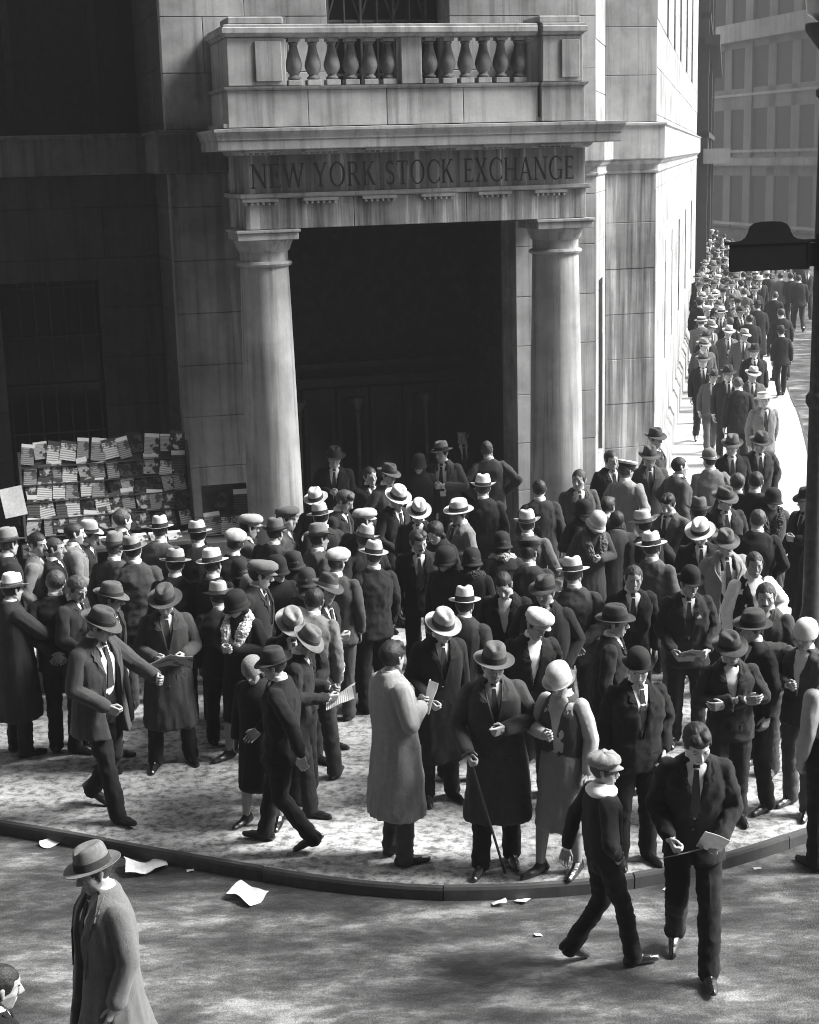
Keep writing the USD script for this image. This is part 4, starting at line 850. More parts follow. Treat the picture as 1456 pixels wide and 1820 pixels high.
    # ---- shirt with collar, tie
    suitish = top in ('suit', 'overcoat', 'open', 'vest', 'duster')
    if suitish or top in ('sweater', 'uniform', 'shirt'):
        ms = [man(rings([(1.02, 0.14, 0.112*g, 0.004), (1.22, 0.165, 0.122*g, 0.006), (1.34, 0.165, 0.119*g, 0.006), (1.42, 0.13, 0.096, 0.0), (1.475, 0.082, 0.074, -0.006), (1.49, 0.068, 0.068, -0.006)], 20)),
              man(rings([(1.462, 0.074, 0.074, -0.006), (1.50, 0.069, 0.070, -0.003), (1.535, 0.062, 0.066, 0.0), (1.528, 0.05, 0.05, 0.0)], 20, 2.0))]
        if top == 'sweater': ms.append(man(rings([(1.44, 0.135, 0.11, 0.0), (1.47, 0.135, 0.12, 0.0), (1.51, 0.085, 0.082, 0.0)], 18)))
        for sd in (-1, 1):
            a, e, w, hm = arm[sd]; d = (w-e)/np.linalg.norm(w-e)
            if top in ('vest', 'shirt'):
                m = union(chain([a, (a+e)/2, e, (e+w)/2, w-d*0.01], [0.070, 0.068, 0.060, 0.056, 0.046], ns))
                ms.append(m)
            else: ms.append(union(chain([w-d*0.04, w+d*0.006], [0.037, 0.036], 10)))
        m = union(ms)
        obj('shirt', W(soften(m, ref, 2, 0.010 if top in ('vest', 'shirt') else 0.0, seed+2)), cloth(shirt if not sleeve else sleeve, 'linen'), t, smooth=50)
        if tie is not None and top != 'sweater' and not bow:
            pts = []
            for zz, ww in ((1.485, 0.016), (1.455, 0.022), (1.445, 0.015), (1.30, 0.026), (1.12, 0.036)):
                yy = 0.004+{1.485: 0.072, 1.455: 0.088, 1.445: 0.094, 1.30: 0.124*g**0.7, 1.12: 0.122*g**0.7}[zz]
                pts.append([(sg*ww, yy+dd, zz) for sg, dd in ((-1, 0), (1, 0), (1, 0.010), (-1, 0.010))])
            ms = [hull(np.vstack([pts[i], pts[i+1]])) for i in (0, 2, 3)]
            obj('tie', W(cat(*ms)), cloth(tie), t)
        if bow: obj('bow_tie', W(cat(hull([(sg*a, 0.084+b, 1.485+c) for sg in (0,) for a, b, c in ((0, 0, 0.008), (0, 0.012, 0), (0, 0, -0.008), (0.045, 0, 0.02), (0.045, 0.01, -0.02), (0.045, 0.004, -0.02), (0.045, 0.01, 0.02))]), hull([(-a, 0.084+b, 1.485+c) for a, b, c in ((0, 0, 0.008), (0, 0.012, 0), (0, 0, -0.008), (0.045, 0, 0.02), (0.045, 0.01, -0.02), (0.045, 0.004, -0.02), (0.045, 0.01, 0.02))]))), cloth(tie), t)
    # ---- jacket / coat
    def sleeves(r, cuffback=0.015):
        out = []
        for sd in (-1, 1):
            a, e, w, hm = arm[sd]; d = (w-e)/np.linalg.norm(w-e)
            out += chain([a, (a+e)/2, e, (e+w)/2, w-d*cuffback], [r[0], r[1], r[2], r[3], r[4]], ns)
        return out
    swing = 0.05 if stance.startswith(('walk', 'stride')) else 0.0
    SUIT = [(0.79, 0.203*g, 0.140*g+swing, -0.004), (0.92, 0.192*g, 0.134*g, 0), (1.06, 0.176*g, 0.124*g, 0), (1.22, 0.198*g**0.7, 0.136*g, 0.004), (1.34, 0.204*g**0.5, 0.132*g, 0.002), (1.42, 0.178, 0.106, -0.006), (1.47, 0.105, 0.082, -0.014), (1.495, 0.074, 0.072, -0.014)]
    if fem: SUIT = [(z_, rx*0.92, ry*0.95, *c) for z_, rx, ry, *c in SUIT]
    COAT = [(0.40, 0.255*g, 0.205*g+swing, -0.01), (0.60, 0.245*g, 0.192*g+swing*0.6, -0.006), (0.85, 0.228*g, 0.170*g, 0), (1.06, 0.206*g, 0.152*g, 0), (1.24, 0.218*g**0.7, 0.156*g, 0.002), (1.36, 0.216*g**0.5, 0.146, 0.0), (1.435, 0.182, 0.116, -0.008), (1.485, 0.108, 0.088, -0.014), (1.515, 0.082, 0.078, -0.014)]
    if top == 'open': COAT = [(0.72, 0.222*g, 0.160*g+swing, 0.0)]+COAT[2:]
    if top == 'duster': COAT = [(0.52, *COAT[0][1:])]+COAT[1:]
    if fem: COAT = [(z_, rx*0.90, ry*0.92, *c) for z_, rx, ry, *c in COAT]
    SH = SUIT if top not in ('overcoat', 'open', 'duster') else COAT
    def front_y(x_, z_):
        zs = [r[0] for r in SH]; rx = np.interp(z_, zs, [r[1] for r in SH]); ry = np.interp(z_, zs, [r[2] for r in SH]); cy = np.interp(z_, zs, [r[3] if len(r) > 3 else 0 for r in SH])
        q = min(0.98, abs(x_)/rx); return cy+ry*(1-q**2.3)**(1/2.3)
    if top in ('suit', 'overcoat', 'open', 'uniform', 'duster'):
        big = top in ('overcoat', 'open', 'duster')
        rs = (0.080, 0.076, 0.068, 0.062, 0.058) if big else (0.068, 0.065, 0.058, 0.053, 0.047)
        m = union([man(rings(SH, 24))]+sleeves(rs))
        apex = 1.16 if top == 'overcoat' else 1.06
        if top == 'uniform': apex = 1.44
        wtop = 0.075
        poly = [(0, apex), (wtop, 1.50), (wtop, 1.58), (-wtop, 1.58), (-wtop, 1.50)]
        if top == 'open': poly = [(-0.085, 0.35), (0.085, 0.35), (0.10, 0.9), (0.085, 1.2), (0.072, 1.50), (0.072, 1.58), (-0.072, 1.58), (-0.072, 1.50), (-0.085, 1.2), (-0.10, 0.9)]
        if top == 'duster': poly = [(-0.03, 0.35), (0.06, 0.35), (0.055, 0.9), (0.05, 1.2), (0.072, 1.50), (0.072, 1.58), (-0.072, 1.58), (-0.072, 1.50), (-0.055, 1.2), (-0.05, 0.9)]
        wedge = man(poly_ext(Polygon(poly), 0.4)).translate((0, 0.055 if apex > 1.1 or top == 'open' else 0.05, 0))
        sl = wedge.trim_by_plane((0, 0.94, 0.34), 0.94*0.04+0.34*1.49) if False else wedge
        m = m - sl
        obj('jacket' if not big else 'overcoat', W(soften(m, ref, 3, 0.021 if not big else 0.026, seed+3, (11, 11, 9) if not big else (12, 12, 1.8))), cloth(tone), t, smooth=True)
        if top in ('open', 'duster'):
            IN = [(0.88, 0.155*g, 0.118*g), (1.06, 0.152*g, 0.118*g), (1.24, 0.17, 0.126*g), (1.36, 0.165, 0.122), (1.43, 0.13, 0.095), (1.47, 0.08, 0.07)]
            im = man(rings(IN, 20)) - man(poly_ext(Polygon([(0, 1.14), (0.06, 1.50), (-0.06, 1.50)]), 0.3)).translate((0, 0.05, 0))
            obj('waistcoat', W(soften(im, ref, 2)), cloth(ttone), t, smooth=True)
        if lapel and lod < 2 and top != 'uniform':
            for sd in (-1, 1):
                P_ = [(0.010, apex+0.01), (0.085, 1.36), (0.112, 1.375), (0.098, 1.405), (0.118, 1.425), (0.088, 1.495), (0.070, 1.497), (0.052, 1.36)] if top in ('suit', 'overcoat') else [(0.098, 1.02), (0.135, 1.36), (0.150, 1.375), (0.138, 1.405), (0.145, 1.42), (0.090, 1.500), (0.072, 1.50), (0.080, 1.25)]
                out = []
                n_ = len(P_); pts = np.array([(sd*a, front_y(a, b)+0.004, b) for a, b in P_]); p2 = pts+[0, 0.009, 0]
                c0 = pts.mean(0)
                fv = np.vstack([pts, p2]); ff = []
                tri = trimesh.creation.triangulate_polygon(Polygon([(a, b) for a, b in P_]), engine='earcut')
                ids = [int(np.argmin(((np.array(P_)-q)**2).sum(1))) for q in tri[0]]
                for a, b, c in tri[1]: ff += [(ids[a], ids[b], ids[c]), (n_+ids[a], n_+ids[c], n_+ids[b])]
                for i in range(n_): j = (i+1) % n_; ff += [(i, j, n_+j), (i, n_+j, n_+i)]
                tm = trimesh.Trimesh(fv, np.array(ff), process=False); tm.fix_normals()
                obj('lapel', W((np.array(tm.vertices), np.array(tm.faces))), cloth(tone), t)
        if lod == 0 and top in ('suit', 'overcoat'):
            zb_ = (1.12, 1.03, 0.94) if top == 'suit' else (1.10, 0.96, 0.82)
            for zb1 in zb_[:2] if top == 'suit' else zb_: obj('button', W(unman(sph((0.012, front_y(0.012, zb1)+0.004, zb1), (0.012, 0.006, 0.012), 8))), cloth(0.012, 'leather'), t)
            for sd in (-1, 1):
                zf = 0.955 if top == 'suit' else 0.93; a0, a1 = 0.065, 0.15
                q0, q1 = front_y(a0, zf), front_y(a1, zf)
                obj('pocket_flap', W(hull([(sd*a0, q0-0.002, zf), (sd*a0, q0+0.010, zf), (sd*a1, q1-0.002, zf+0.012), (sd*a1, q1+0.010, zf+0.012), (sd*a0, q0, zf-0.05), (sd*a0, q0+0.011, zf-0.05), (sd*a1, q1, zf-0.038), (sd*a1, q1+0.011, zf-0.038)])), cloth(tone), t)
        if square: obj('pocket_square', W(hull([(-0.115, front_y(0.115, 1.30)+0.004, 1.295), (-0.07, front_y(0.07, 1.30)+0.004, 1.295), (-0.112, front_y(0.11, 1.30)+0.012, 1.31), (-0.095, front_y(0.1, 1.33)+0.012, 1.335), (-0.07, front_y(0.07, 1.31)+0.012, 1.31)])), cloth(0.7, 'linen'), t)
    elif top == 'vest':
        VS = [(0.90, 0.172*g, 0.124*g), (1.06, 0.165*g, 0.122*g), (1.24, 0.180, 0.134*g), (1.34, 0.168, 0.130), (1.42, 0.135, 0.102, -0.004), (1.475, 0.092, 0.080, -0.012)]
        m = man(rings(VS, 22)) - man(poly_ext(Polygon([(0, 1.10), (0.085, 1.50), (-0.085, 1.50)]), 0.3)).translate((0, 0.05, 0))
        obj('waistcoat', W(soften(m, ref, 3, 0.010, seed+3)), cloth(tone), t, smooth=True)
    elif top == 'sweater':
        m = union([man(rings([(0.90, 0.172*g, 0.128*g), (0.98, 0.185*g, 0.136*g), (1.2, 0.195, 0.138), (1.34, 0.196, 0.132), (1.42, 0.165, 0.106, -0.004), (1.47, 0.10, 0.085, -0.01)], 22))]+sleeves((0.076, 0.070, 0.062, 0.055, 0.045)))
        obj('sweater', W(soften(m, ref, 4, 0.014, seed+3)), cloth(tone), t, smooth=True)
    elif top == 'fcoat':
        m = union([man(rings(COAT, 24))]+sleeves((0.078, 0.074, 0.066, 0.060, 0.058)))
        obj('coat', W(soften(m, ref, 4, 0.024, seed+3, (12, 12, 1.8))), cloth(tone), t, smooth=True)
    if fur is not None:
        fm = union(chain([(-0.055, 0.175, 1.22), (-0.095, 0.12, 1.36), (-0.105, 0.01, 1.455), (0, -0.085, 1.475), (0.105, 0.01, 1.455), (0.095, 0.12, 1.36), (0.05, 0.175, 1.24)], [0.052, 0.062, 0.058, 0.060, 0.058, 0.060, 0.048], 12))
        v, f = unman(fm.refine_to_length(0.016)); v = taubin(v, f, 2)
        d = (meshkit.noise(v*90, 4)-0.5)*0.022+(meshkit.noise(v*24, 8)-0.5)*0.022
        obj('fur_collar', W((v+vnorm(v, f)*d[:, None], f)), cloth(fur, 'fur'), t, smooth=False)
    if False: pass
    return t, s, face_z, drop, lean, side, arm
def hand_point(p, x, y, z=0.0):
    """world position of the right (1) and left (-1) hand of a person"""
    t, s, fz, drop, lean, side, arm = p; out = {}
    for sd in (1, -1):
        w = np.array(arm[sd][2])+(np.array(arm[sd][2])-np.array(arm[sd][1]))/np.linalg.norm(np.array(arm[sd][2])-np.array(arm[sd][1]))*0.075
        w = bend(w[None], lean, side)[0]; w[2] -= drop
        q = rotz(math.radians(fz)) @ (w*s); out[sd] = q+np.array([x, y, z])
    return out

# ------------------------------------------------------------------ the crowd (world positions in metres)
crowd = {}
crowd[0] = (person('hatless young man in dark suit stepping off the kerb reading a newspaper', 1.898, 10.059, -8, h=1.891, z=-0.105, lod=0, seed=0, top='suit', tone=0.018, hair='full', arms=('readlow', 'readlow'), stance='walkL', nod=24, yaw=-12, lean=6.5, side=-0.7, tilt=4, girth=0.96), 1.898, 10.059, -0.105, 'hatless young man in dark suit stepping off the kerb reading a newspaper')
crowd[1] = (person('boy in pale newsboy cap and white collar walking across the roadway', 1.283, 10.129, 105, h=1.577, z=-0.105, lod=0, seed=7, top='sweater', tone=0.018, ttone=0.02, hat='newsboy', htone=0.2, btone=0.2, arms=('swb', 'hip'), stance='walk', nod=5, yaw=25, shirt=0.7, lean=-1.5, side=0.1, hatrot=-2, tilt=-5, girth=0.96), 1.283, 10.129, -0.105, 'boy in pale newsboy cap and white collar walking across the roadway')
crowd[2] = (person('stout man in black bowler and black suit standing at the kerb', 1.709, 11.533, 14, h=1.754, z=0.0, lod=0, seed=14, top='suit', tone=0.014, hat='bowler', htone=0.014, arms=('pocket', 'down'), stance='stand', girth=1.14, yaw=20, nod=18, shirt=0.7, lean=-0.9, side=-1.9, hatrot=13, tilt=1), 1.709, 11.533, 0.0, 'stout man in black bowler and black suit standing at the kerb')
crowd[3] = (person('elderly man in long grey overcoat leaning on a walking cane', 0.633, 11.543, 0, h=1.803, z=0.0, lod=0, seed=21, top='overcoat', tone=0.055, ttone=0.014, hat='fedora_flat', htone=0.09, btone=0.03, arms=('point', 'cane'), stance='ease', moustache=True, hairtone=0.2, nod=14, lean=-1.6, side=2.5, yaw=-12, hatrot=-10, tilt=-5, girth=1.0), 0.633, 11.543, 0.0, 'elderly man in long grey overcoat leaning on a walking cane')
crowd[4] = (person('woman in pale cloche hat, dark waistcoat and pale skirt beside the man with the cane', 1.132, 11.382, -35, h=1.727, z=0.0, lod=0, seed=28, fem=True, top='vest', tone=0.06, ttone=0.2, sleeve=0.34, hat='cloche_up', htone=0.42, btone=0.3, hair='bob', arms=('down', 'chest'), pants='skirt', nod=26, yaw=-10, tie=None, stance='ease', lean=-1.1, side=0.5, hatrot=-11, tilt=3), 1.132, 11.382, 0.0, 'woman in pale cloche hat, dark waistcoat and pale skirt beside the man with the cane')
crowd[5] = (person('bareheaded young man in pale overcoat with papers under his arm', -0.159, 11.676, 118, h=1.823, z=0.0, lod=0, seed=35, top='overcoat', tone=0.24, ttone=0.07, hair='full', arms=('chest', 'chest'), stance='stand', nod=4, yaw=-25, lean=-1.5, side=-2.1, tilt=-1, girth=1.0), -0.159, 11.676, 0.0, 'bareheaded young man in pale overcoat with papers under his arm')
crowd[6] = (person('man in pale-brimmed fedora and black overcoat behind the pale overcoat', 0.199, 12.866, 18, h=1.745, z=0.0, lod=0, seed=42, top='overcoat', tone=0.016, hat='fedora_flat', htone=0.3, btone=0.05, arms=('down', 'readlow'), nod=20, shirt=0.7, moustache=True, hairtone=0.35, stance='stand', lean=6.3, side=-1.0, yaw=-14, hatrot=-9, tilt=3, girth=0.95), 0.199, 12.866, 0.0, 'man in pale-brimmed fedora and black overcoat behind the pale overcoat')
crowd[7] = (person('man in wide white panama and dark grey coat seen from behind, mid pavement', 0.427, 13.305, 160, h=1.745, z=0.0, lod=0, seed=49, top='overcoat', tone=0.035, hat='fedora_flat', htone=0.46, btone=0.015, arms=('down', 'down'), stance='wide', lean=5.9, side=1.6, yaw=-12, hatrot=13, tilt=-5, girth=1.02), 0.427, 13.305, 0.0, 'man in wide white panama and dark grey coat seen from behind, mid pavement')
crowd[8] = (person('man in tweed hat reading a newspaper beside the pale overcoat', -1.026, 12.699, 88, h=1.666, z=0.0, lod=0, seed=56, top='suit', tone=0.022, hat='snap', htone=0.11, btone=0.05, arms=('read', 'read'), nod=28, stance='ease', lean=6.4, side=-0.5, yaw=26, hatrot=-12, tilt=1, girth=1.08), -1.026, 12.699, 0.0, 'man in tweed hat reading a newspaper beside the pale overcoat')
crowd[9] = (person('man all in black striding left across the pavement', -1.071, 11.990, 262, h=1.701, z=0.0, lod=0, seed=63, top='suit', tone=0.01, hat='snap', htone=0.03, arms=('swb', 'swf'), stance='walk', nod=8, girth=1.1, lean=1.1, side=-1.0, yaw=0, hatrot=8, tilt=-5), -1.071, 11.990, 0.0, 'man all in black striding left across the pavement')
crowd[10] = (person('man in dark fedora striding with open grey overcoat over a black suit', -2.702, 12.753, 58, h=1.873, z=0.0, lod=0, seed=70, top='open', tone=0.06, ttone=0.01, hat='snap', htone=0.055, btone=0.02, arms=('reach', 'readlow'), stance='walk', nod=22, yaw=-20, girth=1.08, lean=2.3, side=1.1, hatrot=6, tilt=2), -2.702, 12.753, 0.0, 'man in dark fedora striding with open grey overcoat over a black suit')
crowd[11] = (person('man in dark fedora and long coat reading a newspaper near the left kerb', -2.268, 13.850, 12, h=1.738, z=0.0, lod=0, seed=77, top='overcoat', tone=0.05, ttone=0.016, hat='fedora_flat', htone=0.06, btone=0.02, arms=('read', 'read'), nod=24, stance='wide', lean=0.6, side=-0.8, yaw=9, hatrot=-13, tilt=0, girth=0.97), -2.268, 13.850, 0.0, 'man in dark fedora and long coat reading a newspaper near the left kerb')
crowd[12] = (person('man in pale fedora and long dark coat at the left edge, back turned', -3.791, 14.235, 130, h=1.747, z=0.0, lod=0, seed=84, top='overcoat', tone=0.03, hat='fedora', htone=0.42, btone=0.05, arms=('down', 'reach'), stance='stand', lean=2.4, side=-2.0, yaw=-12, hatrot=7, tilt=-1, girth=1.11), -3.791, 14.235, 0.0, 'man in pale fedora and long dark coat at the left edge, back turned')
crowd[13] = (person('man in grey fedora and pale raincoat walking in the roadway, lower left corner', -1.852, 8.429, -58, h=1.760, z=-0.105, lod=0, seed=91, top='duster', tone=0.13, ttone=0.012, hat='fedora_flat', htone=0.13, btone=0.03, arms=('down', 'swb'), stance='walk', nod=16, girth=1.1, lean=-1.3, side=-0.4, yaw=3, hatrot=11, tilt=4), -1.852, 8.429, -0.105, 'man in grey fedora and pale raincoat walking in the roadway, lower left corner')
crowd[14] = (person('bareheaded passer-by in black cut off by the bottom left corner', -2.232, 7.236, 128, h=1.680, z=-0.105, lod=0, seed=98, top='suit', tone=0.012, arms=('readlow', 'down'), nod=10, stance='easeL', lean=4.4, side=3.4, yaw=10, tilt=-1, girth=0.98), -2.232, 7.236, -0.105, 'bareheaded passer-by in black cut off by the bottom left corner')
crowd[15] = (person('person in pale shirt and dark trousers cut off by the right edge', 3.259, 11.555, 200, h=1.828, z=-0.105, lod=0, seed=105, top='shirt', tone=0.2, ttone=0.014, shirt=0.34, sleeve=0.3, arms=('down', 'down'), tie=None, stance='stand', lean=-0.4, side=-1.9, yaw=-15, tilt=0, girth=1.05), 3.259, 11.555, -0.105, 'person in pale shirt and dark trousers cut off by the right edge')
crowd[16] = (person('man in round white cap and mottled work clothes under the lamp post', 3.256, 12.490, -42, h=1.670, z=0.0, lod=0, seed=112, top='suit', tone=0.06, ttone=0.1, hat='knit', htone=0.5, btone=0.7, arms=('down', 'chest'), nod=8, tie=None, lapel=False, stance='easeL', lean=0.5, side=-2.5, yaw=2, hatrot=3, tilt=-2, girth=0.96), 3.256, 12.490, 0.0, 'man in round white cap and mottled work clothes under the lamp post')
crowd[17] = (person('man with folded arms in dark suit, bow tie and grey fedora near the kerb', 2.593, 12.221, 0, h=1.667, z=0.0, lod=0, seed=119, top='suit', tone=0.035, hat='snap', htone=0.05, arms=('fold', 'fold'), bow=True, nod=12, yaw=-8, stance='ease', lean=3.9, side=1.7, hatrot=10, tilt=5, girth=1.06), 2.593, 12.221, 0.0, 'man with folded arms in dark suit, bow tie and grey fedora near the kerb')
crowd[18] = (person('man in broad dark fedora with pale brim edge, behind the folded arms', 2.847, 12.554, -62, h=1.735, z=0.0, lod=0, seed=126, top='suit', tone=0.018, hat='fedora_flat', htone=0.045, btone=0.02, arms=('down', 'pocket'), nod=6, square=True, stance='wide', lean=1.6, side=-2.8, yaw=8, hatrot=-12, tilt=-5, girth=0.98), 2.847, 12.554, 0.0, 'man in broad dark fedora with pale brim edge, behind the folded arms')
crowd[19] = (person('man in dark fedora seen in profile facing right, behind the bowler', 1.649, 12.707, 82, h=1.745, z=0.0, lod=0, seed=133, top='suit', tone=0.016, hat='fedora_flat', htone=0.035, arms=('down', 'down'), nod=2, stance='easeL', lean=3.4, side=-2.8, yaw=4, hatrot=1, tilt=5, girth=1.05), 1.649, 12.707, 0.0, 'man in dark fedora seen in profile facing right, behind the bowler')
crowd[20] = (person('man in small black bowler with white pocket square reading a paper', 2.567, 14.036, -4, h=1.745, z=0.0, lod=0, seed=140, top='suit', tone=0.032, hat='bowler', htone=0.01, arms=('readlow', 'readlow'), square=True, nod=14, stance='stand', lean=5.9, side=0.8, yaw=-20, hatrot=-7, tilt=-2, girth=1.01), 2.567, 14.036, 0.0, 'man in small black bowler with white pocket square reading a paper')
crowd[21] = (person('thin-faced bareheaded young man in black suit gazing at the camera, mid crowd', 2.062, 14.238, 0, h=1.745, z=0.0, lod=0, seed=147, top='suit', tone=0.016, hair='short', arms=('down', 'down'), nod=0, stance='wide', lean=6.9, side=-0.2, yaw=-1, tilt=-5, girth=0.96), 2.062, 14.238, 0.0, 'thin-faced bareheaded young man in black suit gazing at the camera, mid crowd')
crowd[22] = (person('bareheaded man in white shirtsleeves and black waistcoat', 3.269, 14.592, 12, h=1.745, z=0.0, lod=0, seed=154, top='vest', tone=0.01, ttone=0.016, shirt=0.72, tie=None, hair='short', arms=('hip', 'down'), nod=2, stance='easeL', lean=4.7, side=-0.1, yaw=11, tilt=0, girth=0.98), 3.269, 14.592, 0.0, 'bareheaded man in white shirtsleeves and black waistcoat')
crowd[23] = (person('bareheaded man with moustache and grey suit before the white shirtsleeves', 3.152, 13.402, -38, h=1.745, z=0.0, lod=0, seed=161, top='suit', tone=0.06, hair='short', arms=('chest', 'readlow'), nod=8, moustache=True, stance='easeL', lean=-0.7, side=0.3, yaw=-26, tilt=0, girth=1.12), 3.152, 13.402, 0.0, 'bareheaded man with moustache and grey suit before the white shirtsleeves')
crowd[24] = (person('man in grey fedora with pale open coat over black waistcoat', 3.204, 15.401, 4, h=1.745, z=0.0, lod=0, seed=168, top='open', tone=0.22, ttone=0.014, hat='snap', htone=0.09, btone=0.05, arms=('pocket', 'pocket'), nod=10, stance='easeL', lean=2.7, side=2.9, yaw=-8, hatrot=-8, tilt=0, girth=1.03), 3.204, 15.401, 0.0, 'man in grey fedora with pale open coat over black waistcoat')
crowd[25] = (person('man in broad white creased panama looking down, dark suit', 3.057, 15.941, -8, h=1.745, z=0.0, lod=1, seed=175, top='suit', tone=0.015, hat='fedora_flat', htone=0.48, btone=0.02, arms=('readlow', 'readlow'), nod=26, stance='ease', lean=3.5, side=2.0, yaw=14, hatrot=-9, tilt=-3, girth=1.01), 3.057, 15.941, 0.0, 'man in broad white creased panama looking down, dark suit')
crowd[26] = (person('man in white panama and grey jacket glancing right, before the pilaster crowd', 2.437, 15.187, 150, h=1.745, z=0.0, lod=1, seed=182, top='suit', tone=0.09, hat='fedora_flat', htone=0.49, btone=0.02, arms=('down', 'down'), yaw=-15, stance='wide', lean=1.2, side=-3.3, hatrot=-6, tilt=-3, girth=1.06), 2.437, 15.187, 0.0, 'man in white panama and grey jacket glancing right, before the pilaster crowd')
crowd[27] = (person('man in pale grey fedora and black jacket, back turned, left of the panama', 2.532, 16.162, 195, h=1.745, z=0.0, lod=1, seed=189, top='suit', tone=0.018, hat='fedora', htone=0.34, btone=0.06, arms=('down', 'pocket'), stance='easeL', lean=6.6, side=-0.9, yaw=-16, hatrot=-8, tilt=-4, girth=0.98), 2.532, 16.162, 0.0, 'man in pale grey fedora and black jacket, back turned, left of the panama')
crowd[28] = (person('man in big white panama and grey jacket, back to camera, centre right', 1.537, 14.244, 178, h=1.745, z=0.0, lod=0, seed=196, top='suit', tone=0.05, hat='fedora_flat', htone=0.5, btone=0.03, arms=('behind', 'behind'), girth=1.08, stance='stand', lean=5.6, side=-0.1, yaw=9, hatrot=8, tilt=-5), 1.537, 14.244, 0.0, 'man in big white panama and grey jacket, back to camera, centre right')
crowd[29] = (person('man in dark felt hat with shadowed face right of the bow tie', 1.206, 13.794, -14, h=1.745, z=0.0, lod=0, seed=203, top='overcoat', tone=0.018, hat='snap', htone=0.05, btone=0.02, arms=('pocket', 'pocket'), nod=6, stance='ease', lean=2.3, side=-2.3, yaw=16, hatrot=-5, tilt=4, girth=1.11), 1.206, 13.794, 0.0, 'man in dark felt hat with shadowed face right of the bow tie')
crowd[30] = (person('man in white flat cap and white scarf behind the woman in the cloche', 0.979, 12.828, 12, h=1.745, z=0.0, lod=0, seed=210, top='suit', tone=0.02, hat='flatcap', htone=0.39, btone=0.7, arms=('pocket', 'down'), shirt=0.75, nod=16, tie=None, stance='wide', lean=4.7, side=-2.9, yaw=-19, hatrot=14, tilt=-6, girth=1.05), 0.979, 12.828, 0.0, 'man in white flat cap and white scarf behind the woman in the cloche')
crowd[31] = (person('bareheaded man in black with white bow tie looking down at a sheet', 0.894, 14.153, -14, h=1.745, z=0.0, lod=0, seed=217, top='suit', tone=0.012, hair='short', arms=('readlow', 'readlow'), nod=28, bow=True, tie=0.7, stance='ease', lean=3.5, side=0.7, yaw=-1, tilt=5, girth=0.97), 0.894, 14.153, 0.0, 'bareheaded man in black with white bow tie looking down at a sheet')
crowd[32] = (person('bareheaded man in black jacket with white collar, back turned, right', 3.681, 16.322, 182, h=1.745, z=0.0, lod=1, seed=224, top='suit', tone=0.01, arms=('down', 'pocket'), stance='stand', lean=-1.9, side=3.3, yaw=8, tilt=0, girth=1.11), 3.681, 16.322, 0.0, 'bareheaded man in black jacket with white collar, back turned, right')
crowd[33] = (person('woman in black cloche and tweed coat with dark fur collar, right', 4.221, 17.929, -8, h=1.620, z=0.0, lod=1, seed=231, fem=True, top='fcoat', tone=0.07, hat='cloche', htone=0.012, hair='bob', fur=0.05, pants='skirt', arms=('pocket', 'down'), nod=2, stance='ease', lean=5.4, side=-2.0, yaw=-14, hatrot=-6, tilt=-3), 4.221, 17.929, 0.0, 'woman in black cloche and tweed coat with dark fur collar, right')
crowd[34] = (person('man in dark grey fedora facing the camera beneath the white walkway', 3.605, 17.477, 6, h=1.745, z=0.0, lod=1, seed=238, top='suit', tone=0.035, hat='snap', htone=0.07, btone=0.03, arms=('behind', 'behind'), nod=14, stance='easeL', lean=2.9, side=2.3, yaw=-25, hatrot=7, tilt=5, girth=1.06), 3.605, 17.477, 0.0, 'man in dark grey fedora facing the camera beneath the white walkway')
crowd[35] = (person('man in curled grey fedora, back turned, left of the dark fedora', 3.131, 16.724, 176, h=1.745, z=0.0, lod=1, seed=245, top='suit', tone=0.03, hat='fedora', htone=0.09, btone=0.04, arms=('pocket', 'pocket'), stance='stand', lean=1.8, side=2.9, yaw=0, hatrot=1, tilt=0, girth=0.94), 3.131, 16.724, 0.0, 'man in curled grey fedora, back turned, left of the dark fedora')
crowd[36] = (person('curly bareheaded man in grey jacket looking down to the left', 2.974, 17.304, -42, h=1.745, z=0.0, lod=1, seed=252, top='suit', tone=0.09, hair='full', arms=('pocket', 'down'), nod=18, stance='ease', lean=3.5, side=1.9, yaw=-20, tilt=-4, girth=1.05), 2.974, 17.304, 0.0, 'curly bareheaded man in grey jacket looking down to the left')
crowd[37] = (person('woman in small black cloche and black fur by the right column', 1.963, 17.528, 22, h=1.620, z=0.0, lod=1, seed=259, fem=True, top='fcoat', tone=0.018, hat='cloche', htone=0.01, hair='bob', fur=0.03, pants='skirt', arms=('down', 'chest'), nod=4, stance='stand', lean=3.0, side=-1.2, yaw=1, hatrot=2, tilt=3), 1.963, 17.528, 0.0, 'woman in small black cloche and black fur by the right column')
crowd[38] = (person('woman in white cloche hat with fur-trimmed coat looking down', 1.998, 17.061, 12, h=1.620, z=0.0, lod=1, seed=266, fem=True, top='fcoat', tone=0.05, hat='cloche', htone=0.34, btone=0.5, hair='bob', fur=0.09, pants='skirt', arms=('chest', 'down'), nod=26, stance='stand', lean=5.9, side=-3.1, yaw=-17, hatrot=-13, tilt=-5), 1.998, 17.061, 0.0, 'woman in white cloche hat with fur-trimmed coat looking down')
crowd[39] = (person('woman with dark bobbed hair seen from behind, next to the white cloche', 2.325, 17.203, 178, h=1.550, z=0.0, lod=1, seed=273, fem=True, top='fcoat', tone=0.08, hair='bob', pants='skirt', arms=('down', 'down'), stance='stand', lean=2.0, side=0.8, yaw=0, tilt=0), 2.325, 17.203, 0.0, 'woman with dark bobbed hair seen from behind, next to the white cloche')
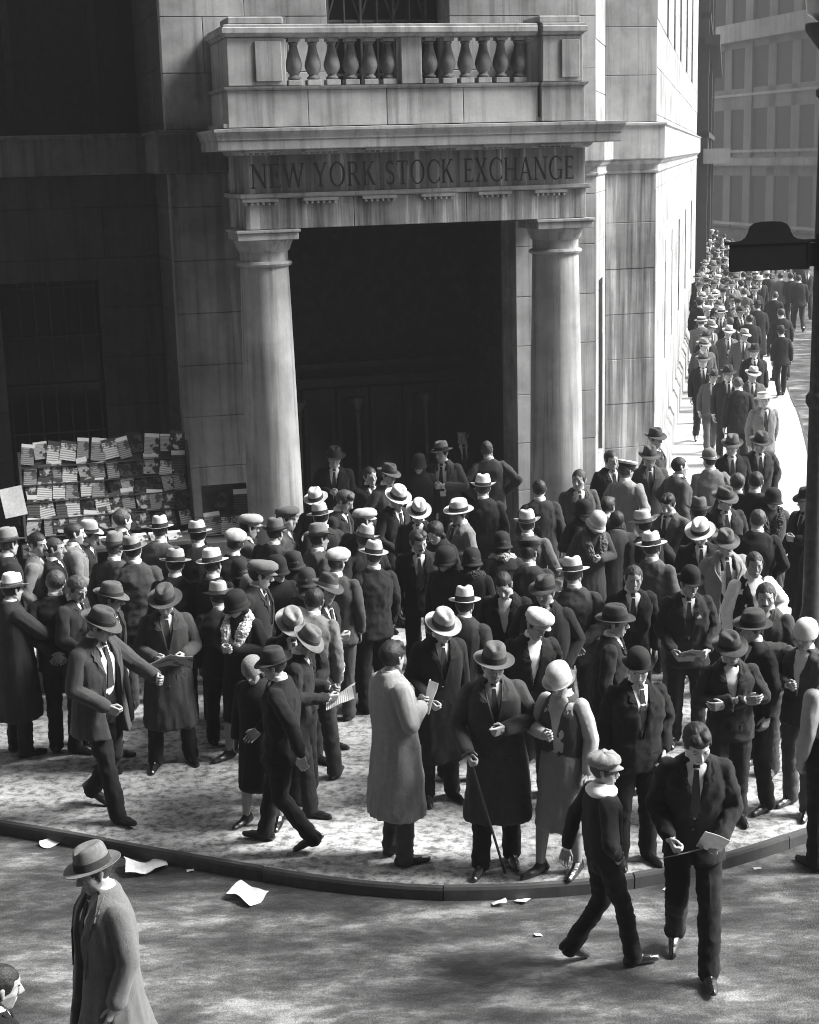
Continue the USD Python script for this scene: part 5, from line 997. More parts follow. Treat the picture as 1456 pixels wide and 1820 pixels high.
crowd[40] = (person('dark-haired bareheaded man behind the bobbed hair', 2.227, 17.467, 150, h=1.660, z=0.0, lod=1, seed=280, top='suit', tone=0.03, hair='full', arms=('hip', 'down'), stance='wide', lean=2.6, side=2.2, yaw=0, tilt=-3, girth=1.03), 2.227, 17.467, 0.0, 'dark-haired bareheaded man behind the bobbed hair')
crowd[41] = (person('man with thinning hair seen from behind at the foot of the side street', 3.861, 18.168, 172, h=1.745, z=0.0, lod=1, seed=287, top='suit', tone=0.03, hair='short', hairtone=0.05, arms=('pocket', 'pocket'), stance='easeL', lean=6.3, side=2.7, yaw=-17, tilt=-1, girth=1.01), 3.861, 18.168, 0.0, 'man with thinning hair seen from behind at the foot of the side street')
crowd[42] = (person('bareheaded man with parted dark hair turned right, black jacket', 4.094, 18.048, 142, h=1.800, z=0.0, lod=1, seed=294, top='suit', tone=0.014, arms=('pocket', 'down'), stance='easeL', lean=-1.3, side=-1.8, yaw=-24, tilt=2, girth=1.08), 4.094, 18.048, 0.0, 'bareheaded man with parted dark hair turned right, black jacket')
crowd[43] = (person('man in brown-grey fedora and dark grey suit coming down the side street', 4.757, 20.941, 2, h=1.745, z=0.0, lod=1, seed=301, top='suit', tone=0.035, hat='fedora_flat', htone=0.05, btone=0.03, arms=('pocket', 'pocket'), nod=12, stance='ease', lean=6.5, side=1.0, yaw=-7, hatrot=-7, tilt=-4, girth=1.02), 4.757, 20.941, 0.0, 'man in brown-grey fedora and dark grey suit coming down the side street')
crowd[44] = (person('man in creased fedora and black suit beside the pale jacket, side street', 4.336, 20.699, -2, h=1.745, z=0.0, lod=1, seed=308, top='suit', tone=0.016, hat='snap', htone=0.08, btone=0.04, arms=('down', 'chest'), nod=10, stance='stand', lean=1.6, side=-0.1, yaw=27, hatrot=9, tilt=-4, girth=1.02), 4.336, 20.699, 0.0, 'man in creased fedora and black suit beside the pale jacket, side street')
crowd[45] = (person('man in pale-banded bowler and pale grey jacket, back turned', 3.865, 19.621, 180, h=1.745, z=0.0, lod=1, seed=315, top='suit', tone=0.13, hat='bowler', htone=0.14, btone=0.5, arms=('down', 'pocket'), stance='easeL', lean=1.8, side=-1.0, yaw=-23, hatrot=-4, tilt=-2, girth=1.02), 3.865, 19.621, 0.0, 'man in pale-banded bowler and pale grey jacket, back turned')
crowd[46] = (person('bareheaded young man in grey jacket looking right by the pilaster base', 3.375, 19.320, 105, h=1.745, z=0.0, lod=1, seed=322, top='suit', tone=0.06, arms=('hip', 'down'), nod=2, stance='wide', lean=1.0, side=0.9, yaw=1, tilt=-5, girth=1.12), 3.375, 19.320, 0.0, 'bareheaded young man in grey jacket looking right by the pilaster base')
crowd[47] = (person('man in dark fedora nearest the corner pilaster', 3.405, 21.318, 62, h=1.745, z=0.0, lod=1, seed=329, top='suit', tone=0.045, hat='snap', htone=0.045, btone=0.03, arms=('pocket', 'pocket'), stance='stand', lean=-1.2, side=-1.6, yaw=23, hatrot=-9, tilt=3, girth=1.09), 3.405, 21.318, 0.0, 'man in dark fedora nearest the corner pilaster')
crowd[48] = (person('man in soft fedora and overcoat facing camera by the corner pilaster', 3.126, 20.010, 2, h=1.745, z=0.0, lod=1, seed=336, top='overcoat', tone=0.06, hat='snap', htone=0.06, btone=0.04, arms=('pocket', 'pocket'), stance='easeL', lean=1.7, side=0.3, yaw=1, hatrot=0, tilt=-2, girth=0.99), 3.126, 20.010, 0.0, 'man in soft fedora and overcoat facing camera by the corner pilaster')
crowd[49] = (person('uniformed man in flat white-topped cap and pale grey coat, back turned', 2.715, 19.111, 152, h=1.745, z=0.0, lod=1, seed=343, top='uniform', tone=0.2, ttone=0.05, hat='officer', htone=0.55, btone=0.015, arms=('pocket', 'pocket'), tie=None, stance='ease', lean=1.8, side=-3.0, yaw=25, hatrot=4, tilt=4, girth=0.96), 2.715, 19.111, 0.0, 'uniformed man in flat white-topped cap and pale grey coat, back turned')
crowd[50] = (person('bareheaded man in dark coat leaning by the corner wall', 2.599, 19.958, 24, h=1.745, z=0.0, lod=1, seed=350, top='suit', tone=0.02, arms=('down', 'down'), stance='stand', lean=2.1, side=-1.1, yaw=3, tilt=5, girth=0.99), 2.599, 19.958, 0.0, 'bareheaded man in dark coat leaning by the corner wall')
crowd[51] = (person('bareheaded man in grey suit standing against the right column', 2.100, 18.794, 2, h=1.745, z=0.0, lod=1, seed=357, top='suit', tone=0.07, arms=('down', 'down'), nod=0, stance='stand', lean=4.4, side=3.1, yaw=26, tilt=-3, girth=0.97), 2.100, 18.794, 0.0, 'bareheaded man in grey suit standing against the right column')
crowd[52] = (person('bareheaded man in charcoal jacket, back turned, before the right column', 1.569, 18.125, 186, h=1.745, z=0.0, lod=1, seed=364, top='suit', tone=0.035, arms=('readlow', 'down'), stance='easeL', lean=2.8, side=-2.1, yaw=-3, tilt=2, girth=0.99), 1.569, 18.125, 0.0, 'bareheaded man in charcoal jacket, back turned, before the right column')
crowd[53] = (person('man in white fedora and pale jacket, back turned, before the right column', 1.298, 16.398, 168, h=1.745, z=0.0, lod=1, seed=371, top='suit', tone=0.11, hat='fedora', htone=0.36, btone=0.03, arms=('pocket', 'pocket'), stance='easeL', lean=-1.7, side=-3.4, yaw=0, hatrot=13, tilt=0, girth=0.98), 1.298, 16.398, 0.0, 'man in white fedora and pale jacket, back turned, before the right column')
crowd[54] = (person('uniformed man in dark studded cap, back turned, below the white fedora', 1.174, 15.102, 178, h=1.745, z=0.0, lod=1, seed=378, top='uniform', tone=0.03, hat='officer', htone=0.03, btone=0.012, arms=('behind', 'behind'), tie=None, stance='wide', lean=3.9, side=0.3, yaw=22, hatrot=13, tilt=-2, girth=0.98), 1.174, 15.102, 0.0, 'uniformed man in dark studded cap, back turned, below the white fedora')
crowd[55] = (person('woman in black cloche with pale fur collar, back turned, mid crowd', 0.956, 15.873, 186, h=1.640, z=0.0, lod=1, seed=385, fem=True, top='fcoat', tone=0.018, hat='cloche', htone=0.012, hair='bob', fur=0.28, pants='skirt', arms=('down', 'down'), stance='ease', lean=5.5, side=1.4, yaw=8, hatrot=-3, tilt=-2), 0.956, 15.873, 0.0, 'woman in black cloche with pale fur collar, back turned, mid crowd')
crowd[56] = (person('woman in black hat and black coat nearest the open white paper', 0.372, 15.465, -30, h=1.620, z=0.0, lod=1, seed=392, fem=True, top='fcoat', tone=0.012, hat='cloche', htone=0.012, hair='bob', pants='skirt', arms=('down', 'down'), nod=14, stance='ease', lean=-1.9, side=0.9, yaw=21, hatrot=-2, tilt=-5), 0.372, 15.465, 0.0, 'woman in black hat and black coat nearest the open white paper')
crowd[57] = (person('dark-haired woman holding up an open white paper, mid crowd', 0.348, 16.550, -42, h=1.680, z=0.0, lod=1, seed=399, fem=True, top='fcoat', tone=0.015, hair='bob', pants='skirt', arms=('read', 'read'), nod=22, stance='wide', lean=5.8, side=1.2, yaw=-12, tilt=-3), 0.348, 16.550, 0.0, 'dark-haired woman holding up an open white paper, mid crowd')
crowd[58] = (person('man in pale fedora and pale grey jacket facing left in mid crowd', 0.548, 17.077, -62, h=1.745, z=0.0, lod=1, seed=406, top='suit', tone=0.15, hat='fedora_flat', htone=0.4, btone=0.03, arms=('chest', 'readlow'), nod=12, stance='easeL', lean=-1.6, side=-2.2, yaw=-13, hatrot=-14, tilt=-2, girth=1.0), 0.548, 17.077, 0.0, 'man in pale fedora and pale grey jacket facing left in mid crowd')
crowd[59] = (person('man in white fedora with face in shadow, left of the pale grey jacket', 0.129, 17.211, -6, h=1.745, z=0.0, lod=1, seed=413, top='suit', tone=0.02, hat='fedora_flat', htone=0.37, btone=0.02, arms=('readlow', 'readlow'), nod=28, stance='easeL', lean=0.2, side=3.3, yaw=-11, hatrot=-4, tilt=-6, girth=1.01), 0.129, 17.211, 0.0, 'man in white fedora with face in shadow, left of the pale grey jacket')
crowd[60] = (person('man in white fedora and black suit looking down right, before the doorway', -0.215, 17.992, 48, h=1.745, z=0.0, lod=1, seed=420, top='suit', tone=0.016, hat='fedora_flat', htone=0.43, btone=0.02, arms=('readlow', 'readlow'), nod=24, stance='stand', lean=3.9, side=-1.8, yaw=15, hatrot=-11, tilt=4, girth=0.97), -0.215, 17.992, 0.0, 'man in white fedora and black suit looking down right, before the doorway')
crowd[61] = (person('man in white fedora and black jacket, back turned, before the doorway', 0.902, 18.294, 182, h=1.745, z=0.0, lod=1, seed=427, top='suit', tone=0.014, hat='fedora', htone=0.48, btone=0.02, arms=('pocket', 'down'), stance='easeL', lean=0.7, side=-1.9, yaw=5, hatrot=1, tilt=3, girth=1.06), 0.902, 18.294, 0.0, 'man in white fedora and black jacket, back turned, before the doorway')
crowd[62] = (person('bareheaded man in tweed jacket, back turned, standing in the doorway', 1.099, 20.781, 192, h=1.745, z=0.0, lod=1, seed=434, top='suit', tone=0.065, arms=('hip', 'hip'), stance='stand', lean=1.5, side=-1.2, yaw=27, tilt=-4, girth=1.07), 1.099, 20.781, 0.0, 'bareheaded man in tweed jacket, back turned, standing in the doorway')
crowd[63] = (person('man in banded grey fedora and open coat in the doorway', 0.487, 20.659, -18, h=1.745, z=0.0, lod=1, seed=441, top='open', tone=0.06, ttone=0.05, hat='fedora_flat', htone=0.12, btone=0.012, arms=('chest', 'down'), stance='ease', lean=-1.6, side=2.3, yaw=22, hatrot=4, tilt=3, girth=1.09), 0.487, 20.659, 0.0, 'man in banded grey fedora and open coat in the doorway')
crowd[64] = (person('woman in black cloche deep in the doorway shade', 0.146, 20.544, 4, h=1.640, z=0.0, lod=1, seed=448, fem=True, top='fcoat', tone=0.014, hat='cloche', htone=0.014, hair='bob', pants='skirt', arms=('down', 'down'), stance='stand', lean=4.8, side=0.5, yaw=18, hatrot=-14, tilt=2), 0.146, 20.544, 0.0, 'woman in black cloche deep in the doorway shade')
crowd[65] = (person('bareheaded man half hidden left of the dark fedora in the doorway', -0.518, 19.587, 35, h=1.670, z=0.0, lod=1, seed=455, top='suit', tone=0.015, arms=('pocket', 'pocket'), stance='ease', lean=-1.2, side=-3.2, yaw=8, tilt=6, girth=1.01), -0.518, 19.587, 0.0, 'bareheaded man half hidden left of the dark fedora in the doorway')
crowd[66] = (person('man in dark snap-brim fedora looking right, doorway edge', -0.306, 19.337, 52, h=1.745, z=0.0, lod=1, seed=462, top='suit', tone=0.045, hat='snap', htone=0.05, btone=0.02, arms=('down', 'pocket'), stance='stand', lean=3.6, side=0.9, yaw=10, hatrot=0, tilt=-6, girth=1.08), -0.306, 19.337, 0.0, 'man in dark snap-brim fedora looking right, doorway edge')
crowd[67] = (person('man in dark derby with white shirt front by the left column', -1.017, 20.641, 2, h=1.745, z=0.0, lod=1, seed=469, top='suit', tone=0.012, hat='fedora_flat', htone=0.02, arms=('down', 'chest'), stance='stand', lean=6.1, side=-2.9, yaw=1, hatrot=7, tilt=0, girth=1.09), -1.017, 20.641, 0.0, 'man in dark derby with white shirt front by the left column')
crowd[68] = (person('man with straw hat pushed back, beside the left column foot', -1.073, 18.144, 172, h=1.680, z=0.0, lod=1, seed=476, top='suit', tone=0.016, hat='fedora_flat', htone=0.42, btone=0.02, arms=('pocket', 'pocket'), nod=-18, stance='ease', lean=4.6, side=-2.1, yaw=13, hatrot=13, tilt=0, girth=1.01), -1.073, 18.144, 0.0, 'man with straw hat pushed back, beside the left column foot')
crowd[69] = (person('man in panama and dark jacket before the left column foot', -0.956, 16.950, 205, h=1.745, z=0.0, lod=1, seed=483, top='suit', tone=0.028, hat='fedora_flat', htone=0.38, btone=0.02, arms=('down', 'pocket'), stance='easeL', lean=4.9, side=0.8, yaw=8, hatrot=-12, tilt=-4, girth=0.99), -0.956, 16.950, 0.0, 'man in panama and dark jacket before the left column foot')
crowd[70] = (person('man in flat cap and grey jacket at the left column, facing right', -1.390, 16.967, 82, h=1.745, z=0.0, lod=1, seed=490, top='suit', tone=0.07, hat='flatcap', htone=0.06, btone=0.06, arms=('down', 'down'), stance='stand', lean=-0.8, side=-0.1, yaw=-1, hatrot=13, tilt=-5, girth=0.98), -1.390, 16.967, 0.0, 'man in flat cap and grey jacket at the left column, facing right')
crowd[71] = (person('bareheaded curly man bending right, behind the white caps', -0.812, 17.696, 68, h=1.790, z=0.0, lod=1, seed=497, top='suit', tone=0.016, hair='full', arms=('readlow', 'readlow'), nod=26, stance='wide', lean=0.6, side=0.1, yaw=-2, tilt=0, girth=0.96), -0.812, 17.696, 0.0, 'bareheaded curly man bending right, behind the white caps')
crowd[72] = (person('man in grey fedora with dented crown turned right, below the panama', -0.963, 15.940, 124, h=1.745, z=0.0, lod=1, seed=504, top='suit', tone=0.07, hat='fedora', htone=0.13, btone=0.06, arms=('pocket', 'pocket'), stance='ease', lean=0.8, side=-2.9, yaw=-2, hatrot=-6, tilt=-5, girth=1.03), -0.963, 15.940, 0.0, 'man in grey fedora with dented crown turned right, below the panama')
crowd[73] = (person('man in white flat cap in the thick of the crowd, centre', -0.554, 16.738, 150, h=1.745, z=0.0, lod=1, seed=511, top='suit', tone=0.02, hat='flatcap', htone=0.31, btone=0.6, arms=('chest', 'readlow'), stance='easeL', lean=1.5, side=2.9, yaw=24, hatrot=-12, tilt=-5, girth=1.07), -0.554, 16.738, 0.0, 'man in white flat cap in the thick of the crowd, centre')
crowd[74] = (person('man in tilted pale fedora behind the tall black-suited man', -0.463, 15.849, 205, h=1.745, z=0.0, lod=1, seed=518, top='suit', tone=0.02, hat='fedora', htone=0.28, btone=0.04, arms=('pocket', 'down'), tilt=14, stance='stand', lean=5.4, side=0.1, yaw=22, hatrot=6, girth=1.1), -0.463, 15.849, 0.0, 'man in tilted pale fedora behind the tall black-suited man')
crowd[75] = (person('tall man in white fedora and black suit, back turned, centre', -0.400, 15.170, 208, h=1.745, z=0.0, lod=0, seed=525, top='suit', tone=0.018, hat='fedora_flat', htone=0.37, btone=0.025, arms=('readlow', 'down'), girth=1.05, stance='stand', lean=-0.6, side=3.1, yaw=10, hatrot=-3, tilt=3), -0.400, 15.170, 0.0, 'tall man in white fedora and black suit, back turned, centre')
crowd[76] = (person('man in pale cloth cap and grey jacket, back turned, centre left', -0.761, 14.998, 172, h=1.745, z=0.0, lod=1, seed=532, top='suit', tone=0.06, hat='flatcap', htone=0.34, btone=0.3, arms=('down', 'down'), stance='easeL', lean=-2.0, side=1.8, yaw=19, hatrot=-11, tilt=5, girth=1.07), -0.761, 14.998, 0.0, 'man in pale cloth cap and grey jacket, back turned, centre left')
crowd[77] = (person('woman in dark round hat, back turned, centre left', -1.133, 15.329, 188, h=1.640, z=0.0, lod=1, seed=539, fem=True, top='fcoat', tone=0.02, hat='cloche', htone=0.02, hair='bob', pants='skirt', arms=('readlow', 'down'), stance='easeL', lean=0.3, side=-3.0, yaw=-6, hatrot=10, tilt=-5), -1.133, 15.329, 0.0, 'woman in dark round hat, back turned, centre left')
crowd[78] = (person('pale-faced woman in black cloche turned to the camera, centre left', -1.371, 15.101, 24, h=1.680, z=0.0, lod=1, seed=546, fem=True, top='fcoat', tone=0.012, hat='cloche', htone=0.01, hair='bob', pants='skirt', arms=('readlow', 'down'), skin=0.42, nod=0, stance='easeL', lean=5.7, side=-1.5, yaw=-25, hatrot=5, tilt=2), -1.371, 15.101, 0.0, 'pale-faced woman in black cloche turned to the camera, centre left')
crowd[79] = (person('woman with fuzzy grey fur collar, back turned, centre left', -1.001, 14.754, 182, h=1.600, z=0.0, lod=1, seed=553, fem=True, top='fcoat', tone=0.03, hat='cloche', htone=0.03, hair='bob', fur=0.2, pants='skirt', arms=('down', 'down'), stance='easeL', lean=1.9, side=-1.3, yaw=15, hatrot=8, tilt=-1), -1.001, 14.754, 0.0, 'woman with fuzzy grey fur collar, back turned, centre left')
crowd[80] = (person('bareheaded man in pale grey jacket, back turned, tall in centre left', -0.923, 13.401, 176, h=1.798, z=0.0, lod=0, seed=560, top='suit', tone=0.15, ttone=0.05, arms=('down', 'down'), stance='wide', lean=6.2, side=3.1, yaw=3, tilt=3, girth=0.95), -0.923, 13.401, 0.0, 'bareheaded man in pale grey jacket, back turned, tall in centre left')
crowd[81] = (person('man in dark tilted fedora half hidden beyond the pale grey jacket', -0.871, 14.003, 58, h=1.745, z=0.0, lod=1, seed=567, top='suit', tone=0.02, hat='snap', htone=0.05, btone=0.2, arms=('down', 'chest'), tilt=-10, stance='wide', lean=3.5, side=-2.5, yaw=21, hatrot=0, girth=1.04), -0.871, 14.003, 0.0, 'man in dark tilted fedora half hidden beyond the pale grey jacket')
crowd[82] = (person('man in pale grey fedora with head bowed beside the man in black', -1.046, 13.057, 4, h=1.745, z=0.0, lod=0, seed=574, top='suit', tone=0.02, hat='fedora', htone=0.22, btone=0.08, arms=('readlow', 'readlow'), nod=32, stance='ease', lean=2.2, side=-1.1, yaw=-11, hatrot=7, tilt=6, girth=0.99), -1.046, 13.057, 0.0, 'man in pale grey fedora with head bowed beside the man in black')
crowd[83] = (person('man in grey fedora at the left edge facing the newsstand', -4.244, 15.906, 125, h=1.800, z=0.0, lod=1, seed=581, top='suit', tone=0.02, hat='fedora', htone=0.17, btone=0.06, arms=('behind', 'behind'), stance='easeL', lean=2.3, side=1.2, yaw=-21, hatrot=4, tilt=-5, girth=1.03), -4.244, 15.906, 0.0, 'man in grey fedora at the left edge facing the newsstand')
crowd[84] = (person('dark-haired bareheaded man in pale jacket facing right, far left', -3.963, 16.146, 92, h=1.745, z=0.0, lod=1, seed=588, top='suit', tone=0.15, shirt=0.7, arms=('pocket', 'pocket'), stance='stand', lean=-0.0, side=2.8, yaw=28, tilt=-1, girth=0.97), -3.963, 16.146, 0.0, 'dark-haired bareheaded man in pale jacket facing right, far left')
crowd[85] = (person('bareheaded man in pale grey jacket looking right at the newsstand', -3.646, 16.504, 112, h=1.745, z=0.0, lod=1, seed=595, top='suit', tone=0.15, arms=('down', 'readlow'), stance='ease', lean=0.2, side=-2.3, yaw=3, tilt=-2, girth=1.01), -3.646, 16.504, 0.0, 'bareheaded man in pale grey jacket looking right at the newsstand')
crowd[86] = (person('man in pale fedora behind the pale grey jacket at the newsstand', -3.641, 16.852, 92, h=1.660, z=0.0, lod=1, seed=602, top='suit', tone=0.02, hat='fedora', htone=0.26, btone=0.02, arms=('pocket', 'pocket'), stance='ease', lean=6.0, side=1.7, yaw=-5, hatrot=-2, tilt=0, girth=1.01), -3.641, 16.852, 0.0, 'man in pale fedora behind the pale grey jacket at the newsstand')
crowd[87] = (person('man in grey creased fedora, back turned, left of the panama at the newsstand', -3.076, 15.783, 172, h=1.745, z=0.0, lod=1, seed=609, top='suit', tone=0.05, hat='fedora', htone=0.14, btone=0.04, arms=('down', 'down'), stance='easeL', lean=3.2, side=-1.0, yaw=10, hatrot=1, tilt=3, girth=1.09), -3.076, 15.783, 0.0, 'man in grey creased fedora, back turned, left of the panama at the newsstand')
crowd[88] = (person('man in tilted panama with black band, back turned, at the newsstand', -2.816, 15.484, 192, h=1.790, z=0.0, lod=0, seed=616, top='suit', tone=0.055, hat='fedora_flat', htone=0.21, btone=0.015, arms=('down', 'down'), tilt=-8, stance='ease', lean=1.5, side=1.0, yaw=-4, hatrot=-5, girth=1.11), -2.816, 15.484, 0.0, 'man in tilted panama with black band, back turned, at the newsstand')
crowd[89] = (person('man in panama and grey jacket reaching for a paper on the newsstand', -2.740, 16.514, 174, h=1.745, z=0.0, lod=1, seed=623, top='suit', tone=0.09, hat='fedora_flat', htone=0.37, btone=0.015, arms=('down', 'reach'), stance='wide', lean=4.4, side=2.8, yaw=-1, hatrot=2, tilt=-6, girth=1.01), -2.740, 16.514, 0.0, 'man in panama and grey jacket reaching for a paper on the newsstand')
crowd[90] = (person('man in panama and black jacket at the right end of the newsstand', -2.249, 16.242, 182, h=1.745, z=0.0, lod=1, seed=630, top='suit', tone=0.02, hat='fedora_flat', htone=0.37, btone=0.015, arms=('pocket', 'pocket'), stance='wide', lean=6.8, side=-1.8, yaw=-22, hatrot=-10, tilt=0, girth=1.06), -2.249, 16.242, 0.0, 'man in panama and black jacket at the right end of the newsstand')
crowd[91] = (person('dark bareheaded man close to the newsstand papers', -3.226, 17.150, 105, h=1.745, z=0.0, lod=1, seed=637, top='suit', tone=0.012, hair='full', arms=('down', 'readlow'), stance='wide', lean=-1.2, side=1.9, yaw=-28, tilt=-4, girth=1.04), -3.226, 17.150, 0.0, 'dark bareheaded man close to the newsstand papers')
crowd[92] = (person('man in pale hat, black jacket and white collar, back turned, left', -2.351, 15.010, 184, h=1.745, z=0.0, lod=1, seed=644, top='suit', tone=0.014, hat='fedora_flat', htone=0.23, btone=0.02, shirt=0.75, arms=('down', 'down'), stance='easeL', lean=6.7, side=0.9, yaw=2, hatrot=-2, tilt=3, girth=0.96), -2.351, 15.010, 0.0, 'man in pale hat, black jacket and white collar, back turned, left')
crowd[93] = (person('man in white-brimmed panama turned away, left centre', -1.943, 14.981, 168, h=1.745, z=0.0, lod=1, seed=651, top='suit', tone=0.02, hat='fedora_flat', htone=0.46, btone=0.03, arms=('readlow', 'down'), stance='ease', lean=1.5, side=-1.9, yaw=6, hatrot=-14, tilt=-2, girth=1.02), -1.943, 14.981, 0.0, 'man in white-brimmed panama turned away, left centre')
crowd[94] = (person('bareheaded man in broad dark jacket, back turned, left', -3.355, 14.333, 186, h=1.790, z=0.0, lod=0, seed=658, top='suit', tone=0.022, arms=('behind', 'behind'), girth=1.08, stance='ease', lean=2.3, side=-1.9, yaw=-14, tilt=6), -3.355, 14.333, 0.0, 'bareheaded man in broad dark jacket, back turned, left')
crowd[95] = (person('bareheaded man with bowed head and white collar, left', -3.201, 14.321, 72, h=1.745, z=0.0, lod=1, seed=665, top='suit', tone=0.03, arms=('readlow', 'readlow'), nod=30, shirt=0.75, stance='easeL', lean=-1.5, side=-2.1, yaw=22, tilt=2, girth=0.95), -3.201, 14.321, 0.0, 'bareheaded man with bowed head and white collar, left')
crowd[96] = (person('man in grey fedora in profile facing right, left of the reader', -2.871, 13.923, 72, h=1.745, z=0.0, lod=0, seed=672, top='overcoat', tone=0.035, hat='snap', htone=0.08, btone=0.03, arms=('down', 'down'), stance='wide', lean=6.3, side=-1.9, yaw=-26, hatrot=-5, tilt=-1, girth=1.06), -2.871, 13.923, 0.0, 'man in grey fedora in profile facing right, left of the reader')
crowd[97] = (person('man in pale grey fedora, back turned, left of the woman in white fur', -1.817, 14.257, 186, h=1.600, z=0.0, lod=1, seed=679, top='suit', tone=0.03, hat='fedora', htone=0.3, btone=0.06, arms=('down', 'down'), stance='easeL', lean=4.7, side=0.0, yaw=-17, hatrot=13, tilt=-2, girth=1.09), -1.817, 14.257, 0.0, 'man in pale grey fedora, back turned, left of the woman in white fur')
crowd[98] = (person('woman in black coat with broad white fur collar', -1.592, 13.997, -28, h=1.646, z=0.0, lod=0, seed=686, fem=True, top='fcoat', tone=0.012, hat='cloche', htone=0.012, hair='bob', fur=0.48, pants='skirt', arms=('chest', 'chest'), nod=18, stance='ease', lean=2.2, side=-1.6, yaw=22, hatrot=-11, tilt=1), -1.592, 13.997, 0.0, 'woman in black coat with broad white fur collar')
crowd[99] = (person('woman in fuzzy grey fur hat behind the white fur collar', -1.628, 14.764, 182, h=1.540, z=0.0, lod=1, seed=693, fem=True, top='fcoat', tone=0.03, hat='knit', htone=0.11, btone=0.1, hair='bob', fur=0.16, pants='skirt', arms=('behind', 'behind'), stance='ease', lean=2.4, side=2.9, yaw=-25, hatrot=3, tilt=5), -1.628, 14.764, 0.0, 'woman in fuzzy grey fur hat behind the white fur collar')
crowd[100] = (person('man in tweed flat cap and dark overcoat facing right', -1.548, 14.419, 74, h=1.800, z=0.0, lod=1, seed=700, top='overcoat', tone=0.02, hat='flatcap', htone=0.11, btone=0.11, arms=('down', 'down'), stance='stand', lean=6.8, side=-2.5, yaw=-25, hatrot=-12, tilt=-1, girth=1.1), -1.548, 14.419, 0.0, 'man in tweed flat cap and dark overcoat facing right')
crowd[101] = (person('man in small white cap with dark hair, back turned', -1.876, 15.833, 182, h=1.745, z=0.0, lod=1, seed=707, top='suit', tone=0.014, hat='flatcap', htone=0.25, btone=0.6, hair='full', arms=('pocket', 'pocket'), nod=-6, stance='stand', lean=7.0, side=3.0, yaw=-10, hatrot=-9, tilt=5, girth=1.07), -1.876, 15.833, 0.0, 'man in small white cap with dark hair, back turned')
crowd[102] = (person('man in pale grey cap and grey jacket beside the small bookstall', -1.850, 16.660, 104, h=1.745, z=0.0, lod=1, seed=714, top='suit', tone=0.06, hat='flatcap', htone=0.22, btone=0.2, arms=('down', 'readlow'), stance='wide', lean=5.6, side=3.4, yaw=-3, hatrot=-11, tilt=-5, girth=0.95), -1.850, 16.660, 0.0, 'man in pale grey cap and grey jacket beside the small bookstall')
crowd[103] = (person('man in dark grey fedora below the left column', -1.489, 16.286, 152, h=1.745, z=0.0, lod=1, seed=721, top='suit', tone=0.035, hat='fedora', htone=0.08, btone=0.03, arms=('pocket', 'down'), stance='stand', lean=3.1, side=1.8, yaw=-7, hatrot=8, tilt=-2, girth=1.08), -1.489, 16.286, 0.0, 'man in dark grey fedora below the left column')
crowd[104] = (person('woman in shaggy pale fur cap close behind the man in black', -1.310, 12.429, -22, h=1.500, z=0.0, lod=1, seed=728, fem=True, top='fcoat', tone=0.012, hat='knit', htone=0.17, btone=0.17, hair='bob', pants='skirt', arms=('down', 'down'), nod=20, stance='wide', lean=-0.2, side=0.3, yaw=-3, hatrot=-5, tilt=3), -1.310, 12.429, 0.0, 'woman in shaggy pale fur cap close behind the man in black')
crowd[105] = (person('woman in dark cloche, back turned, left of the tweed cap', -1.693, 15.017, 200, h=1.640, z=0.0, lod=1, seed=735, fem=True, top='fcoat', tone=0.02, hat='cloche', htone=0.015, hair='bob', pants='skirt', arms=('down', 'pocket'), stance='wide', lean=0.2, side=0.9, yaw=-5, hatrot=-3, tilt=0), -1.693, 15.017, 0.0, 'woman in dark cloche, back turned, left of the tweed cap')
crowd[106] = (person('bareheaded man deep in the doorway shadow', 0.800, 22.065, 6, h=1.745, z=0.0, lod=1, seed=742, top='suit', tone=0.012, arms=('pocket', 'pocket'), stance='stand', lean=0.3, side=1.7, yaw=22, tilt=-2, girth=0.99), 0.800, 22.065, 0.0, 'bareheaded man deep in the doorway shadow')
crowd[107] = (person('man in black fedora and black coat at the right edge by the lamp post', 4.481, 17.183, -58, h=1.745, z=0.0, lod=1, seed=749, top='overcoat', tone=0.01, hat='snap', htone=0.012, arms=('chest', 'readlow'), stance='stand', lean=-1.6, side=1.7, yaw=11, hatrot=12, tilt=-2, girth=1.07), 4.481, 17.183, 0.0, 'man in black fedora and black coat at the right edge by the lamp post')
crowd[108] = (person('woman in black cloche and black coat at the right edge before the lamp post', 4.203, 15.896, -78, h=1.620, z=0.0, lod=1, seed=756, fem=True, top='fcoat', tone=0.01, hat='cloche', htone=0.012, hair='bob', pants='skirt', arms=('behind', 'behind'), stance='stand', lean=-1.8, side=-1.9, yaw=-1, hatrot=13, tilt=5), 4.203, 15.896, 0.0, 'woman in black cloche and black coat at the right edge before the lamp post')
crowd[109] = (person('dark-suited man facing the camera just left of the open white paper', 0.099, 15.932, 2, h=1.745, z=0.0, lod=1, seed=763, top='suit', tone=0.014, hair='full', arms=('pocket', 'down'), moustache=True, nod=14, stance='easeL', lean=6.2, side=2.2, yaw=-21, tilt=0, girth=0.94), 0.099, 15.932, 0.0, 'dark-suited man facing the camera just left of the open white paper')
crowd[110] = (person('woman in black fur coat, back turned, right of the open white paper', 0.599, 15.348, 178, h=1.600, z=0.0, lod=1, seed=770, fem=True, top='fcoat', tone=0.012, hat='cloche', htone=0.012, hair='bob', fur=0.03, pants='skirt', arms=('readlow', 'down'), stance='easeL', lean=5.4, side=1.9, yaw=6, hatrot=-5, tilt=-2), 0.599, 15.348, 0.0, 'woman in black fur coat, back turned, right of the open white paper')
